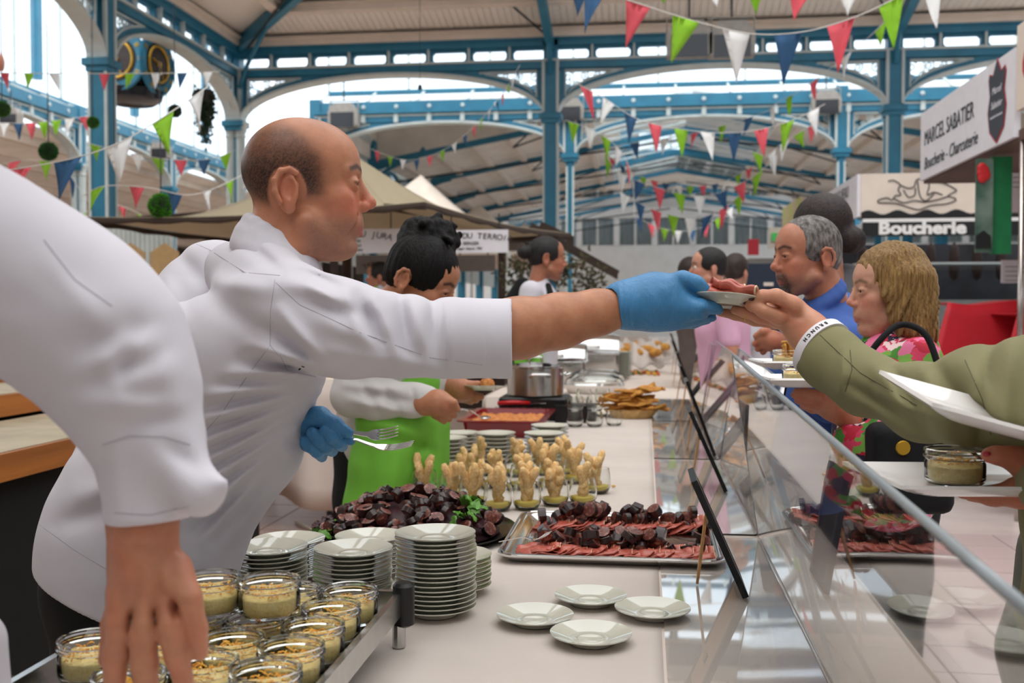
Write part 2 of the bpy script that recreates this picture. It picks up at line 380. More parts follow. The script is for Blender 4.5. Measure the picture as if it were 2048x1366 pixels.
def spiral(c, r, turns, a0, s=1, n=14):
    return [(c[0]+r*(1-0.85*t/n)*cos(a0+s*turns*2*pi*t/n), c[1]+r*(1-0.85*t/n)*sin(a0+s*turns*2*pi*t/n)) for t in range(n+1)]
def make_bay(W, npan, panels=True):
    """one iron girder bay, local x along the girder, y its depth, z up from the ground"""
    root = empty('arched_iron_girder')
    e = 0.14; hw = W/2-e
    def arch(x, rise=Z_CRN-Z_SPR, z0=Z_SPR, p=2.0): return z0+rise*max(0, 1-abs(x/hw)**p)**(1/p)
    xs = [-hw*cos(pi*i/28) for i in range(29)]
    if panels: m = MB(); m.box((-W/2, -.13, Z_BND), (W/2, .13, Z_TOP)); m.box((-W/2, -.17, Z_TOP-.05), (W/2, .17, Z_TOP)); m.build('top_beam', blue, root)
    m = MB(); m.box((-W/2, -.10, Z_CRN+.02), (W/2, .10, Z_LOW-.02)); m.build('lower_beam', blue, root)
    m = MB(); m.box((-W/2, -.14, Z_LOW-.025), (W/2, .14, Z_LOW+.015)); m.build('edge_strip', pale, root)
    st = W/npan
    for i in range(npan if panels else 0):
        x0 = -W/2+i*st; m = MB()
        o = [(x0+.0, Z_LOW+.015), (x0+st, Z_LOW+.015), (x0+st, Z_BND), (x0, Z_BND)]
        a, b, c_, d_ = x0+.07, x0+st-.07, Z_LOW+.03, Z_BND-.045; k = .04
        inn = [(a+k, c_), (b-k, c_), (b, c_+k), (b, d_-k), (b-k, d_), (a+k, d_), (a, d_-k), (a, c_+k)]
        vs = [(x, y, z) for y in (-.05, .05) for x, z in o+inn]
        prs = [(0, [0, 1]), (1, [2, 3]), (2, [4, 5]), (3, [6, 7])]; fs = []
        for y in (0, 12):
            q = [(0, 1, 5, 4), (1, 6, 5), (1, 2, 7, 6), (2, 8, 7), (2, 3, 9, 8), (3, 10, 9), (3, 0, 11, 10), (0, 4, 11)]
            fs += [tuple(i_+y for i_ in (f if y else f[::-1])) for f in q]
        fs += [(4+j, 4+(j+1) % 8, 16+(j+1) % 8, 16+j) for j in range(8)]
        m.add(vs, fs); m.build('pierced_panel', blue, root)
        m = MB(); m.box((x0-.018, -.13, Z_LOW), (x0+.018, .13, Z_BND)); m.build('stud', pale, root)
    # arch rib: blue web and pale lower flange
    m = MB(); n = len(xs); vs = []; fs = []
    for x in xs:
        z = arch(x)
        for y, dz in ((-.06, .02), (.06, .02), (.06, .15), (-.06, .15)): vs.append((x, y, z+dz))
    for i in range(n-1):
        for j in range(4): fs.append((i*4+j, (i+1)*4+j, (i+1)*4+(j+1) % 4, i*4+(j+1) % 4))
    m.add(vs, fs); m.build('arch_web', blue, root)
    m = MB(); vs = []
    for x in xs:
        z = arch(x)
        for y, dz in ((-.15, -.03), (.15, -.03), (.15, .02), (-.15, .02)): vs.append((x, y, z+dz))
    m.add(vs, fs); m.build('arch_flange', pale, root)
    for s in (-1, 1):
        # pierced corner spandrel
        lim = .42*W/2
        tri = [(s*(hw-.02), Z_CRN+.02)]+[(s*(hw-.02-(hw-lim)*t/10), arch(hw-.02-(hw-lim)*t/10)+.13) for t in range(11)]
        tri = [p for p in tri if p[1] <= Z_CRN+.03]
        m = MB(); ctr = V((sum(p[0] for p in tri)/len(tri), 0, sum(p[1] for p in tri)/len(tri)))
        pts = [V((p[0], 0, p[1])) for p in tri]; ins = [ctr+(p-ctr)*.82 for p in pts]
        N = len(pts); vs = []; fs = []
        for y in (-.04, .04): vs += [p+V((0, y, 0)) for p in pts]+[p+V((0, y, 0)) for p in ins]
        for i in range(N):
            j = (i+1) % N; fs += [(i, j, N+j, N+i), (2*N+i, 3*N+i, 3*N+j, 2*N+j), (N+i, N+j, 3*N+j, 3*N+i)]
        m.add(vs, fs); m.build('spandrel_border', blue, root)
        m = MB(); m.tube([p+V((0, -.05, 0)) for p in ins], .022, 6, closed=True); m.tube([p+V((0, .05, 0)) for p in ins], .022, 6, closed=True); m.build('spandrel_moulding', pale, root)
        m = MB(); bx = s*(hw-.16)
        for (dx, dz, r, a0, sg) in ((0, -.12, .10, .5, 1), (0, -.34, .09, 2.5, -1), (.30, -.11, .09, 1, -1), (.54, -.09, .075, 3, 1), (.17, -.26, .07, 5, 1), (.74, -.06, .05, 1, -1), (-.02, -.50, .06, 0, 1), (.38, -.2, .05, 4, 1)):
            c2 = (bx-s*dx*W/6, Z_CRN+dz); m.tube([(x, 0, z) for x, z in spiral(c2, r, 1.6, a0, sg)], .014, 5)
        m.tube([(bx, 0, Z_CRN-.6), (bx-s*.1, 0, Z_CRN-.35), (bx-s*.35, 0, Z_CRN-.16), (bx-s*.85*W/6, 0, Z_CRN-.06)], .012, 5)
        m.build('scrollwork', pale, root)
    return root
bayX = make_bay(6.03, 8); bayY = make_bay(4.9, 6); bayX2 = make_bay(6.03, 8, False); bayY2 = make_bay(4.9, 6, False)
def place_bay(proto, first, x, y, rz, lab):
    o = proto if first else copy_tree(proto)
    put(o, (x, y, 0), rz); tag(o, lab, kind='structure', group='arched iron girders'); return o
place_bay(bayX, True, (XG[1]+XG[2])/2, YG[2], 0, 'blue arched girder behind the bald man\'s head')
place_bay(bayX, False, (XG[2]+XG[3])/2, YG[2], 0, 'blue arched girder above the two floodlights')
place_bay(bayX, False, (XG[3]+XG[4])/2, YG[2], 0, 'blue arched girder above the white butcher signs')
for i, nm in ((1, 'lit arched girder seen through the arch nearest the clock'), (2, 'lit arched girder seen between the central bunting'), (3, 'lit arched girder with the far floodlight at its end')):
    place_bay(bayX2, i == 1, (XG[i]+XG[i+1])/2, YG[3], 0, nm)
place_bay(bayY, True, XG[1], (YG[1]+YG[2])/2, pi/2, 'blue arched girder in front of the hanging clock')
place_bay(bayY, False, XG[1], (YG[0]+YG[1])/2, pi/2, 'blue arched girder at the photo\'s upper corner before the clock')
for i in (2, 3, 4, 5):
    place_bay(bayY2, i == 2, XG[0], (YG[i]+YG[i+1])/2, pi/2, ['', '', 'first', 'second', 'third', 'fourth'][i]+' far girder of the side aisle behind the clock')

# columns
def column(x, y, kind, lab, z0=0.0):
    root = empty('iron_column', (x, y, 0)); tag(root, lab, kind='structure', group='iron columns')
    w_ = .125
    if kind == 'square':
        m = MB(); m.box((x-w_, y-w_, z0), (x+w_, y+w_, Z_SPR-.1)); m.build('shaft', blue, root)
        m = MB()
        for sx_ in (-1, 1):
            for sy in (-1, 1): m.box((x+sx_*w_-.018, y+sy*w_-.018, z0), (x+sx_*w_+.018, y+sy*w_+.018, Z_SPR-.12))
        m.build('corner_strips', pale, root)
    elif kind == 'fluted':
        for sx_ in (-.1, .1):
            m = MB(); pr = []
            for k in range(48):
                r = .085 if k % 4 < 2 else .07; a = 2*pi*k/48; pr.append((x+sx_+r*cos(a), y+r*sin(a)))
            m.prism(pr, z0, Z_SPR-.28); m.build('fluted_shaft', pale, root)
            m = MB(); M = Matrix.Translation((x+sx_, y, 0))
            m.lathe([(.09, Z_SPR-.32), (.11, Z_SPR-.30), (.09, Z_SPR-.27), (.10, Z_SPR-.2), (.15, Z_SPR-.1), (.17, Z_SPR-.08), (.17, Z_SPR-.04)], 16, M)
            m.build('capital', pale, root, smooth=40)
        m = MB(); m.box((x-.16, y-.03, z0), (x+.16, y+.03, Z_SPR-.3)); m.build('web', blue, root)
    else:
        m = MB(); M = Matrix.Translation((x, y, 0))
        m.lathe([(.1, z0), (.09, Z_SPR-.3), (.1, Z_SPR-.28), (.1, Z_SPR-.22), (.085, Z_SPR-.2), (.11, Z_SPR-.08), (.15, Z_SPR-.04)], 16, M); m.build('shaft', blue, root, smooth=40)
        m = MB()
        for a in (pi/4, 3*pi/4, 5*pi/4, 7*pi/4): m.box((x+.1*cos(a)-.02, y+.1*sin(a)-.02, z0), (x+.1*cos(a)+.02, y+.1*sin(a)+.02, Z_SPR-.3))
        m.build('pale_ribs', pale, root)
    m = MB(); m.box((x-.2, y-.2, Z_SPR-.12), (x+.2, y+.2, Z_SPR-.02)); m.box((x-.16, y-.16, Z_SPR-.2), (x+.16, y+.16, Z_SPR-.12)); m.build('corbel', blue, root)
    m = MB(); m.box((x-.13, y-.13, Z_SPR-.02), (x+.13, y+.13, Z_TOP)); m.build('upper_post', blue, root)
    m = MB()
    for sx_ in (-1, 1):
        for sy in (-1, 1): m.box((x+sx_*.13-.025, y+sy*.13-.025, Z_SPR), (x+sx_*.13+.025, y+sy*.13+.025, Z_LOW))
    m.build('post_edges', pale, root)
    return root
column(XG[1], YG[1], 'square', 'square blue column rising before the clock')
column(XG[1], YG[2], 'fluted', 'fluted corner column behind the bald man\'s neck')
column(XG[2], YG[2], 'square', 'square blue column rising above the tent\'s far corner')
column(XG[3], YG[2], 'square', 'square blue column rising behind the butcher\'s sign')
column(XG[4], YG[2], 'square', 'square blue column beyond the red-lettered sign')
column(XG[2], YG[3], 'round', 'slim pale blue column right behind the tent corner')
column(XG[3], YG[3], 'round', 'slim pale blue column under the far floodlight')
column(XG[1], YG[3], 'round', 'slim column hidden behind the bald man\'s head')
column(XG[4], YG[3], 'round', 'slim column behind the butchers\' fascia')
for i, k in ((3, 'fluted'), (4, 'square'), (5, 'fluted'), (2, 'square'), (6, 'square')):
    column(XG[0], YG[i], k, ['', '', 'foremost', 'second', 'third', 'fourth', 'last'][i]+' column of the side aisle behind the clock')

# gutter beams with rosettes above the second row and the side aisle, and the lean-to glass and clerestory over them
def gutter(p0, p1, lab, glaz_h, lean):
    Z_TOP = 6.0
    p0, p1 = V(p0), V(p1); d = (p1-p0); L = d.length; d.normalize(); nrm = V((d.y, -d.x, 0))
    root = empty('gutter_beam', p0); tag(root, lab, kind='structure')
    m = MB(); m.bar(p0+V((0, 0, Z_TOP+.17)), p1+V((0, 0, Z_TOP+.17)), .2, .26); m.build('beam', blue, root)
    m = MB(); m.bar(p0+V((0, 0, Z_TOP+.03))+nrm*.05, p1+V((0, 0, Z_TOP+.03))+nrm*.05, .36, .05); m.build('ledge', blue, root)
    n = int(L/.78)
    rm = MB(); rm.lathe([(.05, 0), (.05, .02), (.03, .03), (0, .035)], 10); rme = rm.mesh('rosette', pale)
    bm_ = MB(); bm_.box((-.05, -.05, -.2), (.05, .02, 0)); bme = bm_.mesh('bracket', pale)
    for i in range(n):
        q = p0+d*(i+.5)*L/n
        o = obj('rosette', rme, root); o.matrix_basis = Matrix.Translation(q+V((0, 0, Z_TOP+.17))+nrm*.1) @ basis(nrm).to_4x4()
        o = obj('bracket', bme, root); o.matrix_basis = Matrix.Translation(q+V((0, 0, Z_TOP))+nrm*.12) @ Matrix.Rotation(atan2(d.y, d.x), 4, 'Z')
    # lean-to glass strip, then upright glazing
    a0 = Z_TOP+.32; hi = a0+.42
    lm = MB(); k = int(L/1.2)
    q0, q1 = p0-nrm*.05, p1-nrm*.05; r0, r1 = p0-nrm*lean, p1-nrm*lean
    gl = MB(); gl.add([q0+V((0, 0, a0)), q1+V((0, 0, a0)), r1+V((0, 0, hi)), r0+V((0, 0, hi))], [(0, 1, 2, 3)]); gl.build('roof_pane', pane_m, root)
    for i in range(k+1):
        b = MB(); t = d*(L*i/k); b.bar(q0+t+V((0, 0, a0)), r0+t+V((0, 0, hi)), .05, .05); b.build('glazing_bar', pale, root)
    for i in range(int(L/1.9)):
        st = L/int(L/1.9); x0 = r0+d*(i*st); x1 = r0+d*((i+1)*st)
        g = MB(); g.add([x0+V((0, 0, hi)), x1+V((0, 0, hi)), x1+V((0, 0, hi+glaz_h)), x0+V((0, 0, hi+glaz_h))], [(0, 1, 2, 3)]); g.build('window_pane', pane_m, root)
        b = MB(); b.bar(x0+V((0, 0, hi)), x0+V((0, 0, hi+glaz_h)), .06, .06); b.build('mullion', pale, root)
    b = MB(); b.bar(r0+V((0, 0, hi)), r1+V((0, 0, hi)), .1, .1); b.bar(r0+V((0, 0, hi+glaz_h*.62)), r1+V((0, 0, hi+glaz_h*.62)), .05, .05); b.build('sill_rail', blue, root)
    return root
gutter((XG[1], YG[3], 0), (XG[4], YG[3], 0), 'pale blue gutter beam with rosettes under the clerestory glass', 2.6, 1.0)
g_ = gutter((XG[0], YG[2], 0), (XG[0], YG[6], 0), 'gutter beam of the side aisle under tall bright glazing', 5.0, 1.0)
# transverse clerestory above the aisle: extra posts
for k in (3, 4, 5):
    m = MB(); m.box((XG[0]-1.15, YG[k]-.1, Z_TOP+.7), (XG[0]-.95, YG[k]+.1, Z_TOP+5.7)); m.build('clerestory_post', blue, g_)

# ------------------------------------------------------------------ ceilings (boarded, boards as pieces where near)
def boarded(name, lab, O, U, W_, nU, nW, m, gap=.004, th=.025):
    """rectangular slope made of boards: O corner, U vector along the boards, W_ vector across; returns root"""
    O, U, W_ = V(O), V(U), V(W_); root = empty(name, O); tag(root, lab, kind='structure')
    st = W_/nW; nn = U.cross(W_).normalized()
    if nn.z < 0: nn = -nn
    b = MB(); g = st.normalized()*gap; b.add([V((0, 0, 0))+g, U+g, U+st-g, st-g]+[p+nn*th for p in (g, U+g, U+st-g, st-g)], [(0, 1, 2, 3), (7, 6, 5, 4), (0, 4, 5, 1), (1, 5, 6, 2), (2, 6, 7, 3), (3, 7, 4, 0)])
    me = b.mesh('board', m)
    for i in range(nW):
        o = bpy.data.objects.new('board', me); COL.objects.link(o); o.parent = root; o.matrix_basis = Matrix.Translation(st*i+nn*rnd.uniform(0, .004))
    bk = MB(); bk.add([O+nn*.05, O+U+nn*.05, O+U+W_+nn*.05, O+W_+nn*.05], [(0, 1, 2, 3)]); bk.build('roof_deck', m, root)
    return root
TS = 0.2
E0 = Z_TOP+.12
# slope over the cross girder (boards run up the slope towards the camera) and slope over the aisle girder
c1 = boarded('ceiling', 'cream boarded ceiling slope above the cross girder', (XG[1]-.1, YG[2]+.15, E0), (0, -8.6, 8.6*TS), (18.3, 0, 0), 1, 150, planks_m)
c2 = boarded('ceiling', 'cream boarded ceiling slope above the clock girder', (XG[1]-.15, YG[2]+.1, E0), (4.6, 0, 4.6*TS), (0, -12.0, 0), 1, 100, planks_m)
m = MB()
for k, dd in enumerate((0.12, 1.35, 2.6, 3.9, 5.2)):
    m = MB(); z = E0+dd*TS; m.box((XG[1]+dd, YG[2]-dd-.1, z-.16), (XG[4]+.2, YG[2]-dd+.1, z-.01)); m.box((XG[1]+dd, YG[2]-dd-.16, z-.05), (XG[4]+.2, YG[2]-dd+.16, z-.01)); m.build('purlin', cream, c1)
    m = MB(); m.box((XG[1]+dd-.1, YG[2]-dd-10, z-.16), (XG[1]+dd+.1, YG[2]-dd+.1, z-.01)); m.box((XG[1]+dd-.16, YG[2]-dd-10, z-.05), (XG[1]+dd+.16, YG[2]-dd, z-.01)); m.build('purlin', cream, c2)
# hip rafter and ribs with curved brackets, tie rods
rb = empty('roof_rib', (XG[1], YG[2], Z_TOP)); tag(rb, 'blue corner rib running up the ceiling from the fluted column', kind='structure')
m = MB(); m.bar((XG[1]+.1, YG[2]-.1, E0-.1), (XG[1]+4.6, YG[2]-4.7, E0+4.6*TS-.12), .14, .22); m.build('rafter', blue, rb)
m = MB(); pts = spline([(XG[1]+.15, YG[2]-.15, Z_SPR+.6), (XG[1]+.45, YG[2]-.45, Z_BND-.2), (XG[1]+1.15, YG[2]-1.15, E0+.1)], 8); m.tube(pts, .045, 6)
m.build('bracket', blue, rb)
m = MB(); m.tube([(XG[1]+.4, YG[2]-.4, Z_BND+.05), (XG[2]-.6, YG[2]-6.5, E0+1.4)], .022, 8); m.build('tie_rod', steel_dark, rb)
for xi, lb in ((2, 'blue roof rib above the square column by the tent'), (3, 'blue roof rib above the column behind the butcher sign'), (4, 'blue roof rib beyond the red-lettered sign')):
    x = XG[xi]; r_ = empty('roof_rib', (x, YG[2], Z_TOP)); tag(r_, lb, kind='structure')
    m = MB(); m.bar((x, YG[2]-.12, E0-.3), (x, YG[2]-4.6, E0+4.6*TS-.12), .14, .2); m.build('rafter', blue, r_)
    m = MB(); m.tube(spline([(x, YG[2]-.14, Z_SPR+.7), (x, YG[2]-.45, Z_BND), (x, YG[2]-1.1, E0+.05)], 8), .05, 6); m.build('bracket', blue, r_)
    m = MB(); m.tube([(x-.1, YG[2]-.3, E0-.1), (x-2.6, YG[2]-5.2, E0+1.2)], .02, 8); m.build('tie_rod', steel_dark, r_)

# ------------------------------------------------------------------ the far gabled hall behind the second row
XL, XR, XM, YF = XG[1], XG[4], 1.3, 56.0
ez, rz_ = 5.75, 7.45; YS = 29.4
def slope_sheet(name, lab, quad, m):
    r_ = empty(name, quad[0]); tag(r_, lab, kind='structure')
    a, b, c_, d_ = [V(p) for p in quad]; mb = MB(); n_ = (b-a).cross(d_-a).normalized()*.06
    mb.add([a, b, c_, d_, a+n_, b+n_, c_+n_, d_+n_], [(0, 1, 2, 3), (7, 6, 5, 4), (0, 4, 5, 1), (1, 5, 6, 2), (2, 6, 7, 3), (3, 7, 4, 0)]); mb.build('deck', m, r_); return r_
far_l = slope_sheet('ceiling', 'boarded slope of the far hall rising from the arched window wall', [(XL, YS, ez), (XL, 50, ez), (XM-2.6, 46, rz_-.45), (XM-2.6, YS, rz_-.45)], planks_m)
far_r = slope_sheet('ceiling', 'boarded slope of the far hall above the butchers\' stalls', [(XM+2.6, YS, rz_-.45), (XM+2.6, 46, rz_-.45), (XR, 50, ez), (XR, YS, ez)], planks_m)
far_f = slope_sheet('ceiling', 'boarded slope just behind the pale blue second girder row', [(XR, YG[3]+.3, 6.0), (XL, YG[3]+.3, 6.0), (XL, YS, rz_), (XR, YS, rz_)], planks_m)
far_e = slope_sheet('ceiling', 'striped dark end slope of the far hall above the gallery', [(XL-2, 51.5, 7.4), (XR+2, 51.5, 7.4), (XR+2, 42, 9.6), (XL-2, 42, 9.6)], planks_m)
for x_, sg in ((XL, 1), (XR, -1)):      # boarded gable ends closing the roof
    m = MB(); m.prism([(x_, 5.7), (x_, rz_+.05), (XM-sg*2.6, rz_+.05), (XM-sg*2.6, rz_-.5)], -.03, .03, frame_m((0, YS, 0), (1, 0, 0), (0, 0, 1))); m.build('gable_board', planks_m, far_f)
    m = MB(); m.prism([(YG[3]+.2, 5.7), (YS, 5.7), (YS, rz_+.05), (YG[3]+.2, 6.05)], -.03, .03, frame_m((x_, 0, 0), (0, 1, 0), (0, 0, 1))); m.build('gable_board', planks_m, far_f)
for k in range(6):      # purlins of the far hall, along the hall
    f = (k+.6)/8.5
    for sx_, rt in ((1, far_l), (-1, far_r)):
        x = (XL+(XM-XL)*f) if sx_ > 0 else (XR+(XM-XR)*f); z = ez+(rz_-ez)*f
        m = MB(); m.box((x-.09, YS, z-.22), (x+.09, 47, z-.02)); m.build('purlin', cream, rt)
for k in range(5):
    y = YG[3]+.9+k; z = 6.0+(y-YG[3]-.3)/(YS-YG[3]-.3)*(rz_-6); m = MB(); m.box((XL, y-.08, z-.2), (XR, y+.08, z-.02)); m.build('purlin', cream, far_f)
for k in range(5):
    y = 43.0+k*1.9; z = 9.6-(y-42)/9.5*2.2
    m = MB(); m.box((XL-2, y-.12, z-.3), (XR+2, y+.12, z-.06)); m.build('purlin', cream, far_e)
for i in range(4, 10):  # trusses on each column line
    y = YG[i]
    r_ = empty('roof_truss', (XL, y, 5)); tag(r_, 'dark blue roof truss, number %d counting away from the second row' % (i-3), kind='structure', group='far hall trusses')
    for (xa, xb) in ((XL, XM), (XR, XM)):
        m = MB(); m.bar((xa, y, ez-.2), (xb, y, rz_-.25), .1, .16); m.build('rafter', blue, r_)
        m = MB(); m.tube([(xa, y, ez-.8), (xa+(xb-xa)*.98, y, ez+.35)], .03, 6); m.build('tie_rod', steel_dark, r_)
        s = 1 if xb > xa else -1
        m = MB(); m.tube(spline([(xa+s*.1, y, 4.7), (xa+s*.35, y, 5.3), (xa+s*1.3, y, 5.75), (xa+s*1.55, y, 6.0)], 8), .055, 6); m.bar((xa, y, 5.4), (xa+s*1.4, y, 5.72), .08, .1); m.build('bracket', blue, r_)
        m = MB(); m.tube([(xa+(xb-xa)*.45, y, ez+.2), (xa+(xb-xa)*.52, y, ez+.75)], .025, 6); m.tube([(xa+(xb-xa)*.45, y, ez+.2), (xa+(xb-xa)*.75, y, rz_-.6)], .025, 6); m.build('strut', steel_dark, r_)
# arched window wall of the far hall
wl = empty('wall_left', (XL, YG[3], 0)); tag(wl, 'blue iron wall with arched windows along the far hall', kind='structure')
for i in range(3, 9):
    y0, y1 = YG[i]+.15, YG[i+1]-.15; yc = (y0+y1)/2; x = XL-.05
    a = [(y0, 3.0), (y1, 3.0), (y1, 6.2), (y0, 6.2)]; hw_ = 1.35
    ar = [(yc-hw_, 3.4)]+[(yc-hw_*cos(pi*t/14), 4.6+hw_*.75*sin(pi*t/14)) for t in range(15)]+[(yc+hw_, 3.4)]
    m = MB(); N = len(ar); vs = [(x, y, z) for y, z in ar]+[(x, y, 6.2 if 0 < j < N-1 else z) for j, (y, z) in enumerate(ar)]
    fs = [(j, j+1, N+j+1, N+j) for j in range(1, N-2)]
    vs2 = vs+[(x, y0, 3.0), (x, yc-hw_, 3.0), (x, yc-hw_, 6.2), (x, y0, 6.2), (x, yc+hw_, 3.0), (x, y1, 3.0), (x, y1, 6.2), (x, yc+hw_, 6.2)]
    q = 2*N; fs += [(q, q+1, q+2, q+3), (q+4, q+5, q+6, q+7)]
    m.add(vs2, fs); m.box((x-.02, y0, 2.6), (x+.06, y1, 3.4)); m.box((x, y0, 6.1), (x+.12, y1, 6.3)); m.build('arched_panel', pale, wl)
    m = MB(); m.tube([(x+.06, y, z) for y, z in ar], .07, 6); m.build('arch_rim', blue, wl)
    m = MB(); m.add([(x-.03, y, z) for y, z in ar], [tuple(range(N))]); m.build('window_pane', pane_m, wl)
    m = MB(); m.box((x-.03, yc-.03, 3.4), (x+.01, yc+.03, 5.6)); m.build('mullion', pale, wl)
    m = MB(); m.box((x-.12, YG[i+1]-.14, 0), (x+.2, YG[i+1]+.14, 6.2)); m.build('pilaster', blue, wl)
wr = empty('wall_right', (XR, YG[3], 0)); tag(wr, 'pale wall of the far hall behind the butchers\' stalls', kind='structure')

for i in range(3, 10):
    m = MB(); m.box((XR-.1, YG[i]-.15, 0), (XR+.2, YG[i]+.15, 6.2)); m.build('pilaster', blue, wr)
m = MB(); m.box((XR+.05, YG[3], 0), (XR+.2, YF, 2.6)); m.box((XR, YG[3], 5.3), (XR+.2, YF, 5.6)); m.build('panel', white_wall, wr)
m = MB(); m.add([(XR+.1, YG[3], 2.6), (XR+.1, YF, 2.6), (XR+.1, YF, 5.3), (XR+.1, YG[3], 5.3)], [(0, 1, 2, 3)]); m.build('window_pane', pane_m, wr)
# end wall with gallery windows
we = empty('wall_back', (0, YF, 0)); tag(we, 'white end wall with a band of curtained gallery windows', kind='structure')
zw0, zw1, zw2 = P(1300, 490, YF).z, P(1300, 436, YF).z, P(1300, 412, YF).z
m = MB(); m.box((XL-3, YF, 0), (XR+3, YF+.3, zw0)); m.build('lower_wall', white_wall, we)
m = MB(); m.box((XL-3, YF-.1, zw1), (XR+3, YF+.3, zw2+.1)); m.build('fascia', white_wall, we)
m = MB(); m.box((XL-3, YF+.25, zw0), (XR+3, YF+.3, 9.8)); m.build('upper_wall', mat('grey_brown_board', (120, 108, 98), .8), we)  # plain grey-brown board, darker than the white wall below
curt = mat('grey_curtain', (214, 214, 210), .8, var=.15, scale=3, stretch=(6, 1, .3))
x0 = P(1010, 460, YF).x; st = P(1330, 460, YF).x-P(1254, 460, YF).x
for i in range(11):
    xa = x0+i*st
    m = MB(); m.box((xa-.16, YF-.06, zw0), (xa+.16, YF+.1, zw1)); m.build('window_post', white_wall, we)
    m = MB(); n = 12
    m.sheet(lambda u, v: (xa+.16+u*(st-.32), YF+.1+.04*sin(u*34), zw0+v*(zw1-zw0)), 24, 1, .01); m.build('curtain', curt, we)
    m = MB(); m.box((xa+st*.47, YF-.02, zw0), (xa+st*.47+.1, YF+.08, zw1)); m.build('window_bar', white_wall, we)
    m = MB(); m.add([(xa+.16, YF+.02, zw0), (xa+st-.16, YF+.02, zw0), (xa+st-.16, YF+.02, zw1), (xa+.16, YF+.02, zw1)], [(0, 1, 2, 3)]); m.build('window_pane', pane_m, we)
gl = empty('added_roof_glazing', (XM, YS, rz_)); tag(gl, 'added glazing over the far hall ridge and end wall, for daylight', kind='structure')  # roof glazing added to let more daylight into the far hall
m = MB(); m.add([(XM-2.6, YS, rz_-.45), (XM-2.6, 46, rz_-.45), (XM, 46, rz_+.1), (XM, YS, rz_+.1)], [(0, 1, 2, 3)]); m.build('pane', pane_m, gl)
m = MB(); m.add([(XM+2.6, YS, rz_-.45), (XM+2.6, 46, rz_-.45), (XM, 46, rz_+.1), (XM, YS, rz_+.1)], [(0, 1, 2, 3)]); m.build('pane', pane_m, gl)
m = MB(); m.add([(XL-2, 51.5, 7.4), (XR+2, 51.5, 7.4), (XR+2, YF, 6.9), (XL-2, YF, 6.9)], [(0, 1, 2, 3)]); m.build('pane', pane_m, gl)
for k in range(14): y = YS+k*1.25; m = MB(); m.bar((XM-2.6, y, rz_-.45), (XM, y, rz_+.1), .06, .06); m.bar((XM+2.6, y, rz_-.45), (XM, y, rz_+.1), .06, .06); m.build('glazing_bar', pale, gl)
# roof light in the far hall, its panes emitting in place of daylight
sk = empty('roof_light', P(1375, 285, 40)); tag(sk, 'bright strip skylight in a blue frame above the distant bunting', kind='structure')
a, b = P(1278, 300, 40), P(1475, 262, 40)
lit = bpy.data.materials.new('emissive_daylight_pane'); lit.use_nodes = True
_n = lit.node_tree.nodes; _e = _n['Principled BSDF']; _e.inputs['Base Color'].default_value = (0.9, .95, 1, 1); _e.inputs['Emission Color'].default_value = (.92, .97, 1, 1); _e.inputs['Emission Strength'].default_value = 1.1
for k in range(6):
    m = MB(); xa = a.x+(b.x-a.x)*k/6; xb = a.x+(b.x-a.x)*(k+1)/6-.06; m.box((xa, 40, a.z), (xb, 40.03, b.z)); m.build('pane', lit, sk)
m = MB(); m.box((a.x-.6, 39.9, a.z-.25), (b.x+.6, 40.1, a.z-.02)); m.box((a.x-.6, 39.95, b.z), (b.x+.6, 40.1, b.z+.12)); m.box((a.x-.7, 39.9, a.z-.6), (a.x-.25, 40.1, b.z+.4)); m.box((b.x+.25, 39.9, a.z-.6), (b.x+.7, 40.1, b.z+.4)); m.build('frame', blue, sk)

# side aisle beyond the clock: boarded lean-to ceiling with purlins and a dark end
al = slope_sheet('ceiling', 'boarded lean-to ceiling of the side aisle behind the clock', [(XG[0]-.3, 12, 5.7), (XG[0]-7, 12, 4.3), (XG[0]-7, 60, 4.3), (XG[0]-.3, 60, 5.7)], planks_m)
for k in range(5):
    x = XG[0]-.8-k*1.35; z = 5.7-(XG[0]-.3-x)/6.7*1.4; m = MB(); m.box((x-.1, 12, z-.25), (x+.1, 60, z-.05)); m.build('purlin', cream, al)
m = MB(); m.box((XG[0]-7.2, 12, 0), (XG[0]-7, 60, 4.4)); o = m.build('wall_side', mat('dim_brown_wall', (70, 62, 56), .8), None); tag(o, 'brown far wall of the side aisle', kind='structure')
m = MB(); m.box((XG[0]-7.2, 60, 0), (XL, 60.2, 6.0)); o = m.build('wall_far_side', mat('dim_brown_wall', (70, 62, 56), .8), None); tag(o, 'brown end wall of the side aisle', kind='structure')

# the rest of the nave, behind and beside the camera: end wall, side wall and the roof round the open glazed lantern
dusk = mat('hall_wall_paint', (176, 168, 160), .8, var=.08, scale=1)
m = MB(); m.box((-21, -9, 0), (17, -8.8, 6.5)); o = m.build('wall_front', dusk, None); tag(o, 'painted end wall of the nave behind the photographer', kind='structure')
m = MB(); m.box((16.6, -9, 0), (16.8, 24, 6.5)); o = m.build('wall_nave_side', dusk, None); tag(o, 'painted side wall of the nave beyond the butchers', kind='structure')
m = MB(); m.box((-21, -9, 0), (-20.8, 12, 6.5)); o = m.build('wall_aisle_side', dusk, None); tag(o, 'painted aisle wall beside the photographer', kind='structure')
for nm, a, b in (('boarded nave roof behind the photographer', (-21, -9, 7.3), (17, -3.2, 7.36)), ('boarded nave roof beyond the butchers', (6.2, -3.2, 7.3), (17, 10.4, 7.36)), ('boarded nave roof beside the aisle', (-21, -3.2, 7.3), (-3.6, 7.0, 7.36))):
    m = MB(); m.box(a, b); o = m.build('ceiling', planks_m, None); tag(o, nm, kind='structure')
